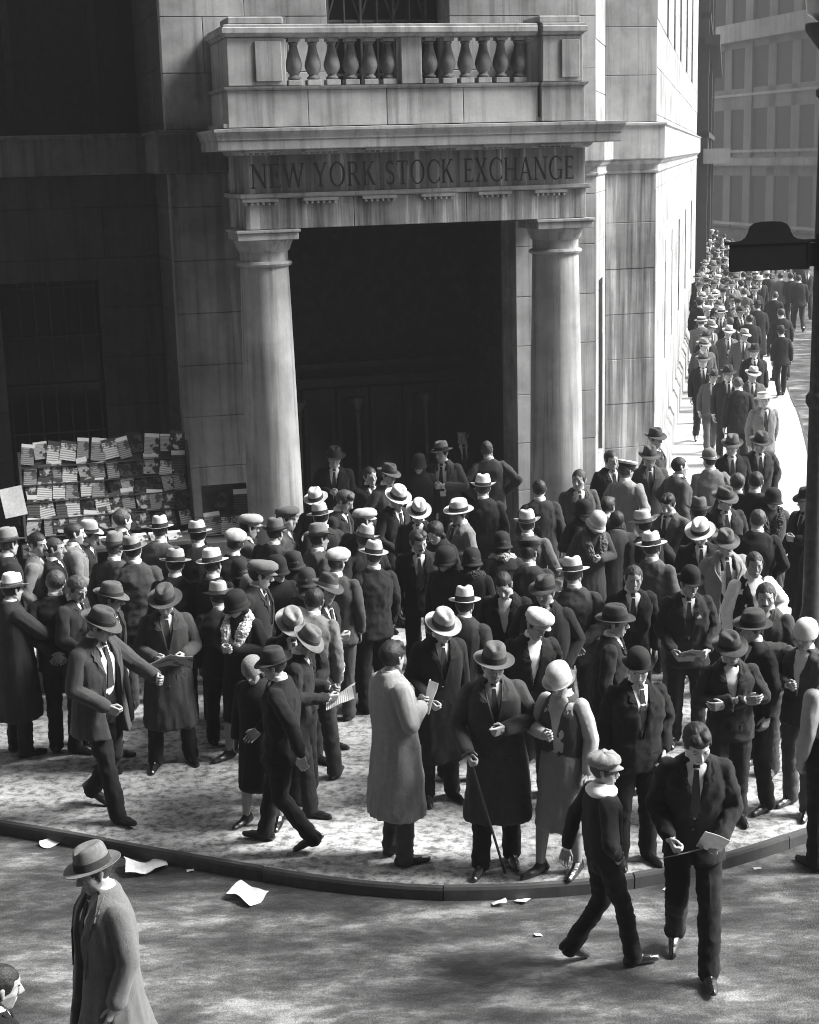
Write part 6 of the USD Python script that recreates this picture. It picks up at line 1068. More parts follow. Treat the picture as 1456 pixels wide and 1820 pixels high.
crowd[111] = (person('dark bareheaded man half hidden between the pale jackets, far left', -3.767, 16.105, 100, h=1.680, z=0.0, lod=1, seed=777, top='suit', tone=0.012, arms=('pocket', 'down'), stance='stand', lean=-1.3, side=-2.1, yaw=14, tilt=-3, girth=0.95), -3.767, 16.105, 0.0, 'dark bareheaded man half hidden between the pale jackets, far left')
crowd[112] = (person('man in grey suit and dark fedora walking down the white side-street pavement', 5.594, 28.595, 0, h=1.540, z=0.0, lod=2, seed=784, top='suit', tone=0.1, hat='fedora_flat', htone=0.05, btone=0.03, arms=('down', 'down'), stance='walk', lean=2.9, side=-2.4, yaw=-4, hatrot=-11, tilt=-5, girth=1.05), 5.594, 28.595, 0.0, 'man in grey suit and dark fedora walking down the white side-street pavement')
crowd[113] = (person('man in black suit and pale fedora close to the side wall', 5.655, 29.651, -4, h=1.734, z=0.0, lod=2, seed=791, top='suit', tone=0.02, hat='snap', htone=0.1, btone=0.02, arms=('down', 'down'), stance='walkL', lean=2.5, side=1.5, yaw=-3, hatrot=-7, tilt=-1, girth=1.05), 5.655, 29.651, 0.0, 'man in black suit and pale fedora close to the side wall')
crowd[114] = (person('man in grey suit with pale hat behind the black suit by the wall', 6.061, 31.852, 2, h=1.745, z=0.0, lod=2, seed=798, top='suit', tone=0.08, hat='snap', htone=0.2, btone=0.05, arms=('down', 'down'), stance='stand', lean=5.6, side=1.2, yaw=-21, hatrot=10, tilt=-2, girth=1.04), 6.061, 31.852, 0.0, 'man in grey suit with pale hat behind the black suit by the wall')
crowd[115] = (person('man in dark fedora and dark suit behind the grey suit, side street', 5.673, 27.541, 0, h=1.745, z=0.0, lod=2, seed=805, top='suit', tone=0.035, hat='snap', htone=0.03, arms=('down', 'down'), stance='easeL', lean=-0.2, side=-1.8, yaw=-14, hatrot=-10, tilt=5, girth=1.04), 5.673, 27.541, 0.0, 'man in dark fedora and dark suit behind the grey suit, side street')
crowd[116] = (person('man in pale creased fedora and grey waistcoat suit, side street', 6.043, 27.321, -4, h=1.745, z=0.0, lod=2, seed=812, top='suit', tone=0.09, hat='snap', htone=0.32, btone=0.05, arms=('down', 'down'), stance='wide', lean=0.3, side=-1.8, yaw=1, hatrot=4, tilt=-5, girth=1.02), 6.043, 27.321, 0.0, 'man in pale creased fedora and grey waistcoat suit, side street')
crowd[117] = (person('man in white-banded hat and pale suit walking along the side-street kerb', 5.651, 24.556, 4, h=1.745, z=0.0, lod=1, seed=819, top='suit', tone=0.16, hat='boater', htone=0.3, btone=0.7, arms=('swb', 'down'), stance='walk', lean=-1.1, side=-0.2, yaw=18, hatrot=10, tilt=5, girth=0.95), 5.651, 24.556, 0.0, 'man in white-banded hat and pale suit walking along the side-street kerb')
crowd[118] = (person('man in black fedora and black suit left of the lone walker', 6.809, 30.512, -2, h=1.745, z=0.0, lod=2, seed=826, top='suit', tone=0.014, hat='snap', htone=0.02, arms=('down', 'down'), stance='stand', lean=-1.5, side=0.7, yaw=18, hatrot=-9, tilt=-5, girth=1.03), 6.809, 30.512, 0.0, 'man in black fedora and black suit left of the lone walker')
crowd[119] = (person('man in pale hat gesturing with one arm, side street', 6.968, 33.961, 2, h=1.745, z=0.0, lod=2, seed=833, top='suit', tone=0.1, hat='snap', htone=0.38, btone=0.1, arms=('chest', 'down'), stance='ease', lean=2.0, side=-1.7, yaw=16, hatrot=12, tilt=-5, girth=1.05), 6.968, 33.961, 0.0, 'man in pale hat gesturing with one arm, side street')
crowd[120] = (person('man in small pale fedora beside the gesturing man', 7.154, 33.192, -8, h=1.745, z=0.0, lod=2, seed=840, top='suit', tone=0.1, hat='snap', htone=0.3, btone=0.08, arms=('down', 'down'), stance='ease', lean=-1.7, side=-1.1, yaw=-26, hatrot=14, tilt=-6, girth=1.07), 7.154, 33.192, 0.0, 'man in small pale fedora beside the gesturing man')
crowd[121] = (person('lone man in black suit and dark hat walking away along the kerb', 8.461, 35.128, 180, h=1.574, z=0.0, lod=2, seed=847, top='suit', tone=0.016, hat='fedora_flat', htone=0.05, btone=0.02, arms=('down', 'down'), stance='walk', shirt=0.75, lean=5.4, side=-0.6, yaw=-7, hatrot=3, tilt=-5, girth=0.95), 8.461, 35.128, 0.0, 'lone man in black suit and dark hat walking away along the kerb')
crowd[122] = (person('bareheaded man in dark jacket ahead of the lone walker', 9.047, 37.629, 182, h=1.745, z=0.0, lod=2, seed=854, top='suit', tone=0.02, arms=('down', 'down'), stance='wide', lean=-1.4, side=-2.8, yaw=-6, tilt=1, girth=1.06), 9.047, 37.629, 0.0, 'bareheaded man in dark jacket ahead of the lone walker')
crowd[123] = (person('dark man with folded paper further along the kerb', 9.900, 42.122, 150, h=1.745, z=0.0, lod=2, seed=861, top='suit', tone=0.018, arms=('readlow', 'readlow'), stance='stand', lean=3.9, side=-0.7, yaw=-13, tilt=6, girth=1.06), 9.900, 42.122, 0.0, 'dark man with folded paper further along the kerb')
crowd[124] = (person('man in white cap close to the wall, side street', 7.431, 38.582, 4, h=1.745, z=0.0, lod=2, seed=868, top='suit', tone=0.05, hat='flatcap', htone=0.31, btone=0.5, arms=('down', 'down'), stance='stand', lean=0.8, side=0.5, yaw=-8, hatrot=-2, tilt=4, girth=1.12), 7.431, 38.582, 0.0, 'man in white cap close to the wall, side street')
crowd[125] = (person('man in flat boater and pale jacket by the wall, side street', 6.860, 36.139, 170, h=1.745, z=0.0, lod=2, seed=875, top='suit', tone=0.14, hat='boater', htone=0.45, btone=0.05, arms=('down', 'down'), stance='wide', lean=-0.2, side=-3.5, yaw=22, hatrot=-2, tilt=4, girth=1.01), 6.860, 36.139, 0.0, 'man in flat boater and pale jacket by the wall, side street')
crowd[126] = (person('man in pale jacket turned right beside the boater', 6.786, 35.203, 30, h=1.745, z=0.0, lod=2, seed=882, top='suit', tone=0.15, hat='snap', htone=0.25, btone=0.1, arms=('down', 'down'), stance='wide', lean=5.0, side=-2.6, yaw=-25, hatrot=-10, tilt=4, girth=1.01), 6.786, 35.203, 0.0, 'man in pale jacket turned right beside the boater')
crowd[127] = (person('man in grey fedora and black suit, middle of the side-street crowd', 7.935, 40.011, 0, h=1.745, z=0.0, lod=2, seed=889, top='suit', tone=0.018, hat='snap', htone=0.12, btone=0.04, arms=('down', 'down'), stance='easeL', lean=4.6, side=-2.3, yaw=-9, hatrot=-9, tilt=-4, girth=0.95), 7.935, 40.011, 0.0, 'man in grey fedora and black suit, middle of the side-street crowd')
crowd[128] = (person('dark figure with bare head right of the black-suited fedora', 7.392, 35.867, 170, h=1.745, z=0.0, lod=2, seed=896, top='suit', tone=0.02, arms=('down', 'down'), stance='ease', lean=0.7, side=2.4, yaw=-26, tilt=5, girth=1.0), 7.392, 35.867, 0.0, 'dark figure with bare head right of the black-suited fedora')
crowd[129] = (person('broad black-coated back in the middle of the side street', 7.971, 36.389, 180, h=1.745, z=0.0, lod=2, seed=903, top='overcoat', tone=0.012, arms=('down', 'down'), girth=1.15, stance='wide', lean=-1.2, side=1.5, yaw=11, tilt=5), 7.971, 36.389, 0.0, 'broad black-coated back in the middle of the side street')
crowd[130] = (person('second black-coated back right of the broad one', 8.838, 39.415, 182, h=1.745, z=0.0, lod=2, seed=910, top='overcoat', tone=0.014, hat='snap', htone=0.03, arms=('down', 'down'), girth=1.05, stance='stand', lean=1.6, side=2.4, yaw=18, hatrot=-9, tilt=-3), 8.838, 39.415, 0.0, 'second black-coated back right of the broad one')
crowd[131] = (person('man with pale face left of the black-coated backs', 8.407, 38.756, 6, h=1.745, z=0.0, lod=2, seed=917, top='suit', tone=0.015, arms=('down', 'down'), stance='wide', lean=1.2, side=-2.5, yaw=26, tilt=4, girth=0.97), 8.407, 38.756, 0.0, 'man with pale face left of the black-coated backs')
crowd[132] = (person('man in round white hat above the black-coated backs', 10.688, 47.500, -4, h=1.745, z=0.0, lod=2, seed=924, top='suit', tone=0.015, hat='boater', htone=0.43, btone=0.5, arms=('down', 'down'), stance='stand', lean=4.0, side=-1.2, yaw=-6, hatrot=-1, tilt=4, girth=1.08), 10.688, 47.500, 0.0, 'man in round white hat above the black-coated backs')
crowd[133] = (person('man in pale jacket walking away beneath the street sign', 9.859, 46.109, 176, h=1.745, z=0.0, lod=2, seed=931, top='suit', tone=0.14, arms=('down', 'down'), stance='ease', lean=1.8, side=1.1, yaw=-3, tilt=-1, girth=0.94), 9.859, 46.109, 0.0, 'man in pale jacket walking away beneath the street sign')
crowd[134] = (person('man in grey coat walking away alone on the bright pavement', 11.609, 48.606, 180, h=1.745, z=0.0, lod=2, seed=938, top='suit', tone=0.09, ttone=0.03, arms=('down', 'down'), stance='walk', lean=2.2, side=-0.4, yaw=7, tilt=4, girth=1.09), 11.609, 48.606, 0.0, 'man in grey coat walking away alone on the bright pavement')
crowd[135] = (person('dark walker at the kerb right of the grey coat', 11.937, 48.533, 180, h=1.745, z=0.0, lod=2, seed=945, top='suit', tone=0.02, arms=('down', 'down'), stance='walk', lean=-1.0, side=-2.6, yaw=-4, tilt=-5, girth=1.02), 11.937, 48.533, 0.0, 'dark walker at the kerb right of the grey coat')
crowd[136] = (person('second dark walker at the kerb beside the lamp post', 11.944, 47.592, 178, h=1.745, z=0.0, lod=2, seed=952, top='suit', tone=0.02, arms=('down', 'down'), stance='walkL', lean=-1.6, side=-2.6, yaw=24, tilt=-2, girth=1.07), 11.944, 47.592, 0.0, 'second dark walker at the kerb beside the lamp post')
crowd[137] = (person('man with white collar, back turned, between the fedoras, side street', 5.609, 26.233, 180, h=1.745, z=0.0, lod=1, seed=959, top='suit', tone=0.02, shirt=0.75, arms=('down', 'down'), stance='stand', lean=6.1, side=1.1, yaw=16, tilt=-6, girth=0.95), 5.609, 26.233, 0.0, 'man with white collar, back turned, between the fedoras, side street')
HELD = [('man in broad white creased panama looking down, dark suit', 'paper held by the man in broad white creased panama looking down'), ('man in white fedora with face in shadow, left of the pale grey jacket', 'paper held by the man in white fedora with face in shadow'), ('bareheaded curly man bending right, behind the white caps', 'paper held by the bareheaded curly man bending right'), ('man in pale grey fedora with head bowed beside the man in black', 'paper held by the man in pale grey fedora with head bowed beside the man in'), ('bareheaded man with bowed head and white collar, left', 'paper held by the bareheaded man with bowed head and white collar'), ('dark man with folded paper further along the kerb', 'paper held by the dark man with folded paper further along the kerb')]
person('tiny distant walker in dark clothes in the crowd far up the side street', 8.537, 45.523, -18, h=1.762, lod=2, seed=900, tone=0.02, hat='snap', htone=0.05, stance='stand', group='distant walkers in dark clothes')
person('tiny distant walker in dark clothes in the crowd far up the side street', 9.257, 48.318, 180, h=1.713, lod=2, seed=901, tone=0.015, hat='fedora_flat', htone=0.4, stance='walkL', group='distant walkers in dark clothes')
person('tiny distant walker in pale clothes in the crowd far up the side street', 9.375, 48.602, 25, h=1.725, lod=2, seed=902, tone=0.15, hat='snap', htone=0.1, stance='walk', group='distant walkers in pale clothes')
person('tiny distant walker in pale clothes in the crowd far up the side street', 9.152, 46.632, 10, h=1.694, lod=2, seed=903, tone=0.15, hat='fedora_flat', htone=0.1, stance='stand', group='distant walkers in pale clothes')
person('tiny distant walker in pale clothes in the crowd far up the side street', 9.603, 48.248, -18, h=1.756, lod=2, seed=904, tone=0.1, hat='flatcap', htone=0.4, stance='walkL', group='distant walkers in pale clothes')
person('tiny distant walker in dark clothes in the crowd far up the side street', 9.688, 47.274, 10, h=1.720, lod=2, seed=905, tone=0.03, hat='fedora_flat', htone=0.1, stance='walk', group='distant walkers in dark clothes')
person('tiny distant walker in pale clothes in the crowd far up the side street', 9.535, 45.829, -18, h=1.757, lod=2, seed=906, tone=0.15, hat='snap', htone=0.1, stance='stand', group='distant walkers in pale clothes')
person('tiny distant walker in pale clothes in the crowd far up the side street', 8.630, 41.454, 10, h=1.754, lod=2, seed=907, tone=0.1, hat='snap', htone=0.1, stance='walkL', group='distant walkers in pale clothes')
person('tiny distant walker in dark clothes in the crowd far up the side street', 8.937, 44.165, 0, h=1.687, lod=2, seed=908, tone=0.015, hat='flatcap', htone=0.03, stance='stand', group='distant walkers in dark clothes')
person('tiny distant walker in dark clothes in the crowd far up the side street', 8.578, 43.422, -18, h=1.696, lod=2, seed=909, tone=0.02, hat='snap', htone=0.4, stance='walkL', group='distant walkers in dark clothes')
person('tiny distant walker in dark clothes in the crowd far up the side street', 8.175, 42.042, 10, h=1.691, lod=2, seed=910, tone=0.03, hat='snap', htone=0.2, stance='stand', group='distant walkers in dark clothes')
person('tiny distant walker in dark clothes in the crowd far up the side street', 7.867, 41.587, 0, h=1.787, lod=2, seed=911, tone=0.015, hat='fedora_flat', htone=0.4, stance='stand', group='distant walkers in dark clothes')
person('tiny distant walker in pale clothes in the crowd far up the side street', 8.688, 41.043, 10, h=1.685, lod=2, seed=912, tone=0.1, hat='flatcap', htone=0.03, stance='stand', group='distant walkers in pale clothes')
person('tiny distant walker in dark clothes in the crowd far up the side street', 8.149, 38.275, 25, h=1.730, lod=2, seed=913, tone=0.015, hat='snap', htone=0.05, stance='stand', group='distant walkers in dark clothes')
person('tiny distant walker in dark clothes in the crowd far up the side street', 8.131, 38.740, -18, h=1.688, lod=2, seed=914, tone=0.015, stance='stand', group='distant walkers in dark clothes')
person('tiny distant walker in pale clothes in the crowd far up the side street', 9.297, 43.054, 165, h=1.781, lod=2, seed=915, tone=0.1, stance='stand', group='distant walkers in pale clothes')
person('tiny distant walker in dark clothes in the crowd far up the side street', 9.908, 44.575, 0, h=1.708, lod=2, seed=916, tone=0.015, hat='snap', htone=0.1, stance='walk', group='distant walkers in dark clothes')
person('tiny distant walker in pale clothes in the crowd far up the side street', 7.628, 37.807, -18, h=1.762, lod=2, seed=917, tone=0.1, hat='fedora_flat', htone=0.4, stance='stand', group='distant walkers in pale clothes')
person('tiny distant walker in dark clothes in the crowd far up the side street', 6.425, 33.451, 0, h=1.711, lod=2, seed=918, tone=0.015, hat='snap', htone=0.05, stance='walk', group='distant walkers in dark clothes')
person('tiny distant walker in dark clothes in the crowd far up the side street', 7.648, 40.765, 165, h=1.752, lod=2, seed=919, tone=0.015, hat='fedora_flat', htone=0.1, stance='walkL', group='distant walkers in dark clothes')
person('tiny distant walker in pale clothes in the crowd far up the side street', 9.806, 51.803, 90, h=1.781, lod=2, seed=920, tone=0.15, stance='stand', group='distant walkers in pale clothes')
person('tiny distant walker in pale clothes in the crowd far up the side street', 10.389, 54.611, 25, h=1.755, lod=2, seed=921, tone=0.15, hat='snap', htone=0.2, stance='walk', group='distant walkers in pale clothes')
person('tiny distant walker in dark clothes in the crowd far up the side street', 10.272, 52.375, 10, h=1.797, lod=2, seed=922, tone=0.015, hat='snap', htone=0.1, stance='stand', group='distant walkers in dark clothes')
person('tiny distant walker in pale clothes in the crowd far up the side street', 10.726, 53.846, 0, h=1.783, lod=2, seed=923, tone=0.1, hat='snap', htone=0.03, stance='walkL', group='distant walkers in pale clothes')
person('tiny distant walker in dark clothes in the crowd far up the side street', 10.315, 50.557, 165, h=1.710, lod=2, seed=924, tone=0.03, hat='snap', htone=0.03, stance='walk', group='distant walkers in dark clothes')
person('tiny distant walker in pale clothes in the crowd far up the side street', 11.166, 59.181, 90, h=1.696, lod=2, seed=925, tone=0.15, hat='snap', htone=0.03, stance='stand', group='distant walkers in pale clothes')
person('tiny distant walker in dark clothes in the crowd far up the side street', 11.538, 59.837, -18, h=1.686, lod=2, seed=926, tone=0.02, hat='snap', htone=0.1, stance='walkL', group='distant walkers in dark clothes')
person('tiny distant walker in dark clothes in the crowd far up the side street', 11.351, 56.899, 0, h=1.684, lod=2, seed=927, tone=0.02, hat='flatcap', htone=0.2, stance='stand', group='distant walkers in dark clothes')
person('tiny distant walker in pale clothes in the crowd far up the side street', 11.580, 56.645, 0, h=1.749, lod=2, seed=928, tone=0.1, stance='walkL', group='distant walkers in pale clothes')
person('tiny distant walker in dark clothes in the crowd far up the side street', 10.981, 52.940, 180, h=1.691, lod=2, seed=929, tone=0.015, hat='snap', htone=0.2, stance='stand', group='distant walkers in dark clothes')
person('tiny distant walker in dark clothes in the crowd far up the side street', 12.790, 66.025, -18, h=1.793, lod=2, seed=930, tone=0.03, hat='fedora_flat', htone=0.4, stance='walkL', group='distant walkers in dark clothes')
person('tiny distant walker in dark clothes in the crowd far up the side street', 12.437, 61.792, 0, h=1.775, lod=2, seed=931, tone=0.015, hat='snap', htone=0.2, stance='stand', group='distant walkers in dark clothes')
person('tiny distant walker in dark clothes in the crowd far up the side street', 14.013, 71.439, 165, h=1.731, lod=2, seed=932, tone=0.02, hat='snap', htone=0.03, stance='stand', group='distant walkers in dark clothes')
person('tiny distant walker in dark clothes in the crowd far up the side street', 13.901, 69.144, 10, h=1.726, lod=2, seed=933, tone=0.03, stance='stand', group='distant walkers in dark clothes')
person('tiny distant walker in dark clothes in the crowd far up the side street', 12.601, 61.272, 0, h=1.722, lod=2, seed=934, tone=0.03, stance='walkL', group='distant walkers in dark clothes')
person('tiny distant walker in dark clothes in the crowd far up the side street', 10.764, 50.003, 180, h=1.700, lod=2, seed=935, tone=0.03, stance='walkL', group='distant walkers in dark clothes')
person('tiny distant walker in dark clothes in the crowd far up the side street', 11.064, 49.803, 25, h=1.703, lod=2, seed=936, tone=0.02, hat='fedora_flat', htone=0.4, stance='walkL', group='distant walkers in dark clothes')
person('tiny distant walker in dark clothes in the crowd far up the side street', 11.356, 49.335, 180, h=1.743, lod=2, seed=937, tone=0.015, hat='snap', htone=0.4, stance='walk', group='distant walkers in dark clothes')
person('tiny distant walker in dark clothes in the crowd far up the side street', 11.310, 60.751, 0, h=1.726, lod=2, seed=938, tone=0.015, hat='snap', htone=0.05, stance='walk', group='distant walkers in dark clothes')
person('tiny distant walker in dark clothes in the crowd far up the side street', 12.710, 66.840, 0, h=1.705, lod=2, seed=939, tone=0.015, hat='snap', htone=0.1, stance='walkL', group='distant walkers in dark clothes')
person('tiny distant walker in pale clothes in the crowd far up the side street', 12.148, 63.358, -18, h=1.683, lod=2, seed=940, tone=0.1, hat='flatcap', htone=0.2, stance='walkL', group='distant walkers in pale clothes')
person('tiny distant walker in dark clothes in the crowd far up the side street', 12.938, 66.254, 165, h=1.760, lod=2, seed=941, tone=0.03, hat='flatcap', htone=0.05, stance='stand', group='distant walkers in dark clothes')
person('tiny distant walker in pale clothes in the crowd far up the side street', 12.077, 60.802, 0, h=1.732, lod=2, seed=942, tone=0.1, hat='snap', htone=0.2, stance='walkL', group='distant walkers in pale clothes')
person('tiny distant walker in dark clothes in the crowd far up the side street', 13.481, 65.903, 10, h=1.782, lod=2, seed=943, tone=0.03, hat='flatcap', htone=0.1, stance='walkL', group='distant walkers in dark clothes')
person('tiny distant walker in dark clothes in the crowd far up the side street', 11.802, 56.994, 180, h=1.727, lod=2, seed=944, tone=0.03, hat='snap', htone=0.03, stance='walkL', group='distant walkers in dark clothes')
person('tiny distant walker in dark clothes in the crowd far up the side street', 14.114, 74.689, 25, h=1.722, lod=2, seed=945, tone=0.015, hat='snap', htone=0.4, stance='stand', group='distant walkers in dark clothes')
person('tiny distant walker in dark clothes in the crowd far up the side street', 13.597, 71.354, 180, h=1.721, lod=2, seed=946, tone=0.03, hat='snap', htone=0.4, stance='stand', group='distant walkers in dark clothes')
person('tiny distant walker in dark clothes in the crowd far up the side street', 14.847, 76.249, 0, h=1.723, lod=2, seed=947, tone=0.03, hat='flatcap', htone=0.4, stance='walk', group='distant walkers in dark clothes')
person('tiny distant walker in dark clothes in the crowd far up the side street', 14.735, 74.525, 165, h=1.750, lod=2, seed=948, tone=0.02, hat='snap', htone=0.1, stance='walk', group='distant walkers in dark clothes')
person('tiny distant walker in dark clothes in the crowd far up the side street', 14.640, 72.252, 165, h=1.735, lod=2, seed=949, tone=0.015, stance='walk', group='distant walkers in dark clothes')
person('tiny distant walker in dark clothes in the crowd far up the side street', 13.943, 67.468, 25, h=1.722, lod=2, seed=955, tone=0.02, hat='snap', htone=0.05, stance='stand', group='distant walkers in dark clothes')
person('tiny distant walker in dark clothes in the crowd far up the side street', 10.473, 55.619, 10, h=1.723, lod=2, seed=956, tone=0.03, hat='fedora_flat', htone=0.2, stance='walk', group='distant walkers in dark clothes')
person('tiny distant walker in dark clothes in the crowd far up the side street', 10.837, 55.312, 10, h=1.680, lod=2, seed=957, tone=0.03, hat='flatcap', htone=0.2, stance='stand', group='distant walkers in dark clothes')
person('tiny distant walker in dark clothes in the crowd far up the side street', 11.290, 55.781, 90, h=1.755, lod=2, seed=958, tone=0.02, hat='fedora_flat', htone=0.2, stance='walk', group='distant walkers in dark clothes')
person('tiny distant walker in pale clothes in the crowd far up the side street', 11.306, 54.524, 0, h=1.789, lod=2, seed=959, tone=0.1, hat='flatcap', htone=0.4, stance='walk', group='distant walkers in pale clothes')
person('tiny distant walker in dark clothes in the crowd far up the side street', 10.206, 48.518, 0, h=1.710, lod=2, seed=960, tone=0.015, hat='snap', htone=0.1, stance='walk', group='distant walkers in dark clothes')
person('tiny distant walker in dark clothes in the crowd far up the side street', 10.237, 46.875, 10, h=1.788, lod=2, seed=961, tone=0.02, hat='flatcap', htone=0.05, stance='stand', group='distant walkers in dark clothes')
person('tiny distant walker in dark clothes in the crowd far up the side street', 10.593, 47.605, -18, h=1.739, lod=2, seed=962, tone=0.03, hat='snap', htone=0.05, stance='walk', group='distant walkers in dark clothes')
person('tiny distant walker in dark clothes in the crowd far up the side street', 9.134, 49.067, 0, h=1.730, lod=2, seed=963, tone=0.03, hat='snap', htone=0.1, stance='walk', group='distant walkers in dark clothes')
person('tiny distant walker in dark clothes in the crowd far up the side street', 12.873, 60.921, 90, h=1.740, lod=2, seed=964, tone=0.03, hat='snap', htone=0.05, stance='stand', group='distant walkers in dark clothes')
person('tiny distant walker in dark clothes in the crowd far up the side street', 13.848, 64.048, 90, h=1.781, lod=2, seed=965, tone=0.02, hat='fedora_flat', htone=0.1, stance='walkL', group='distant walkers in dark clothes')
person('tiny distant walker in dark clothes in the crowd far up the side street', 14.418, 65.237, 180, h=1.682, lod=2, seed=966, tone=0.03, hat='snap', htone=0.03, stance='walk', group='distant walkers in dark clothes')
person('tiny distant walker in dark clothes in the crowd far up the side street', 15.377, 67.213, 90, h=1.771, lod=2, seed=967, tone=0.03, hat='snap', htone=0.2, stance='walk', group='distant walkers in dark clothes')
person('tiny distant walker in dark clothes in the crowd far up the side street', 16.329, 69.790, 180, h=1.737, lod=2, seed=968, tone=0.015, hat='fedora_flat', htone=0.1, stance='stand', group='distant walkers in dark clothes')
person('tiny distant walker in dark clothes in the crowd far up the side street', 17.057, 70.334, -18, h=1.686, lod=2, seed=969, tone=0.02, hat='fedora_flat', htone=0.4, stance='walkL', group='distant walkers in dark clothes')
person('tiny distant walker in dark clothes in the crowd far up the side street', 16.136, 64.809, 180, h=1.797, lod=2, seed=970, tone=0.02, stance='stand', group='distant walkers in dark clothes')
person('tiny distant walker in dark clothes in the crowd far up the side street', 14.862, 59.100, 0, h=1.728, lod=2, seed=971, tone=0.015, hat='fedora_flat', htone=0.03, stance='stand', group='distant walkers in dark clothes')
person('tiny distant walker in dark clothes in the crowd far up the side street', 13.071, 51.187, 0, h=1.703, lod=2, seed=972, tone=0.015, hat='fedora_flat', htone=0.03, stance='walkL', group='distant walkers in dark clothes')
person('tiny distant walker in pale clothes in the crowd far up the side street', 8.559, 44.537, 10, h=1.755, lod=2, seed=978, tone=0.15, stance='stand', group='distant walkers in pale clothes')
person('tiny distant walker in dark clothes in the crowd far up the side street', 7.580, 38.567, 90, h=1.692, lod=2, seed=979, tone=0.03, hat='snap', htone=0.05, stance='walk', group='distant walkers in dark clothes')

# ------------------------------------------------------------------ papers, cane and litter
def who(s): return next(c for c in crowd.values() if s in c[4])
def print_mat(name, paper, ink, lines=95.0, pic=0.5, band=0.0, seed=0.0):
    """printed sheet: columns of fine lines, a masthead, a blotchy picture"""
    return usdkit.material(stage, L(name), {
        't': ('texture_coordinate', {}), 's': ('separate_xyz', {}),
        'w': ('wave_texture', {'wave_type': 'bands', 'bands_direction': 'z', 'scale': lines/6.28, 'distortion': 1.5, 'detail': 3, 'detail_scale': 30.0}),
        'wr': ('rgb_ramp', {'ramp': [(0.45, (1, 1, 1)), (0.62, (0.25,)*3)]}),
        'm': ('mapping', {'location': (seed, seed*1.7, seed*0.6)}), 'n': ('noise_texture', {'scale': 13, 'detail': 4, 'roughness': 0.55}), 'nr': ('rgb_ramp', {'ramp': [(pic-0.04, (0, 0, 0)), (pic+0.04, (1, 1, 1))]}),
        'n2': ('noise_texture', {'scale': 6, 'detail': 1}), 'n2r': ('rgb_ramp', {'ramp': [(0.50, (0, 0, 0)), (0.52, (1, 1, 1))]}),
        'mh': ('math', {'math_type': 'greater_than', 'value2': 0.085}), 
        'a': ('mix', {'mix_type': 'multiply', 'fac': 0.75, 'color1': (paper,)*3}), 'b': ('mix', {'color2': (ink*1.4,)*3}), 'f': ('math', {'math_type': 'multiply'}),
        'c': ('mix', {'color2': (band,)*3}), 'p': ('principled_bsdf', {'roughness': 0.7, 'specular_ior_level': 0.3})},
        [('t.object', 's.vector'), ('t.object', 'w.vector'), ('t.object', 'm.vector'), ('m.vector', 'n.vector'), ('m.vector', 'n2.vector'), ('w.fac', 'wr.fac'), ('n.fac', 'nr.fac'), ('n2.fac', 'n2r.fac'),
         ('nr.color', 'f.value1'), ('n2r.color', 'f.value2'), ('wr.color', 'a.color2'), ('a.color', 'b.color1'), ('f.value', 'b.fac'), ('s.z', 'mh.value1'), ('b.color', 'c.color1'), ('mh.value', 'c.fac'), ('c.color', 'p.base_color')], surface='p.BSDF') if name not in _pm else _pm[name]
_pm = {}
PAPER = print_mat('newsprint', 0.66, 0.22, 110, 0.60, 0.5)
PAPER2 = print_mat('newsprint_grey', 0.36, 0.06, 110, 0.5, 0.3, 3.0)
WHITE = plain('white_paper', 0.72, 0.7, 0.08, 12)
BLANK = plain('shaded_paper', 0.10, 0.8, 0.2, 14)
def sheet(w, h, nx=9, nz=9, curl=0.03, seed=0, th=0.0025, vee=0.0, rag=0.0):
    x = np.linspace(-w/2, w/2, nx); z = np.linspace(-h/2, h/2, nz); X, Z = np.meshgrid(x, z)
    p = np.stack([X, Z, np.zeros_like(X)], -1)
    Y = (meshkit.fbm(p*5+seed*3.1, 2, seed)-0.5)*curl*2+vee*np.abs(X)
    if rag: X = X+(meshkit.noise(p*9+seed, seed+2)-0.5)*rag; Z = Z+(meshkit.noise(p*9+seed+5, seed+4)-0.5)*rag
    a = np.stack([X, Y, Z], -1).reshape(-1, 3); b = a+[0, th, 0]; n = nx*nz; f = []
    for i in range(nz-1):
        for j in range(nx-1):
            q = i*nx+j; f += [(q, q+1, q+nx+1), (q, q+nx+1, q+nx), (n+q, n+q+nx+1, n+q+1), (n+q, n+q+nx, n+q+nx+1)]
    rim = [j for j in range(nx)]+[i*nx+nx-1 for i in range(1, nz)]+[(nz-1)*nx+j for j in range(nx-2, -1, -1)]+[i*nx for i in range(nz-2, 0, -1)]
    for i in range(len(rim)): q, r = rim[i], rim[(i+1) % len(rim)]; f += [(q, n+q, n+r), (q, n+r, r)]
    return np.vstack([a, b]), np.array(f)
def place(name, mesh, mat, label, cat_, pos, rz=0.0, rx=0.0, ry=0.0, group=None, smooth=40):
    if isinstance(mesh, trimesh.Trimesh): mesh = (mesh.vertices, mesh.faces)
    m = usdkit.mesh(stage, numbered('/World', name), mesh, mat, smooth)
    m.AddTranslateOp().Set(Gf.Vec3d(*map(float, pos)))
    m.AddRotateXYZOp().Set(Gf.Vec3f(float(rx), float(ry), float(rz)))
    return tag(m, label, cat_, group)
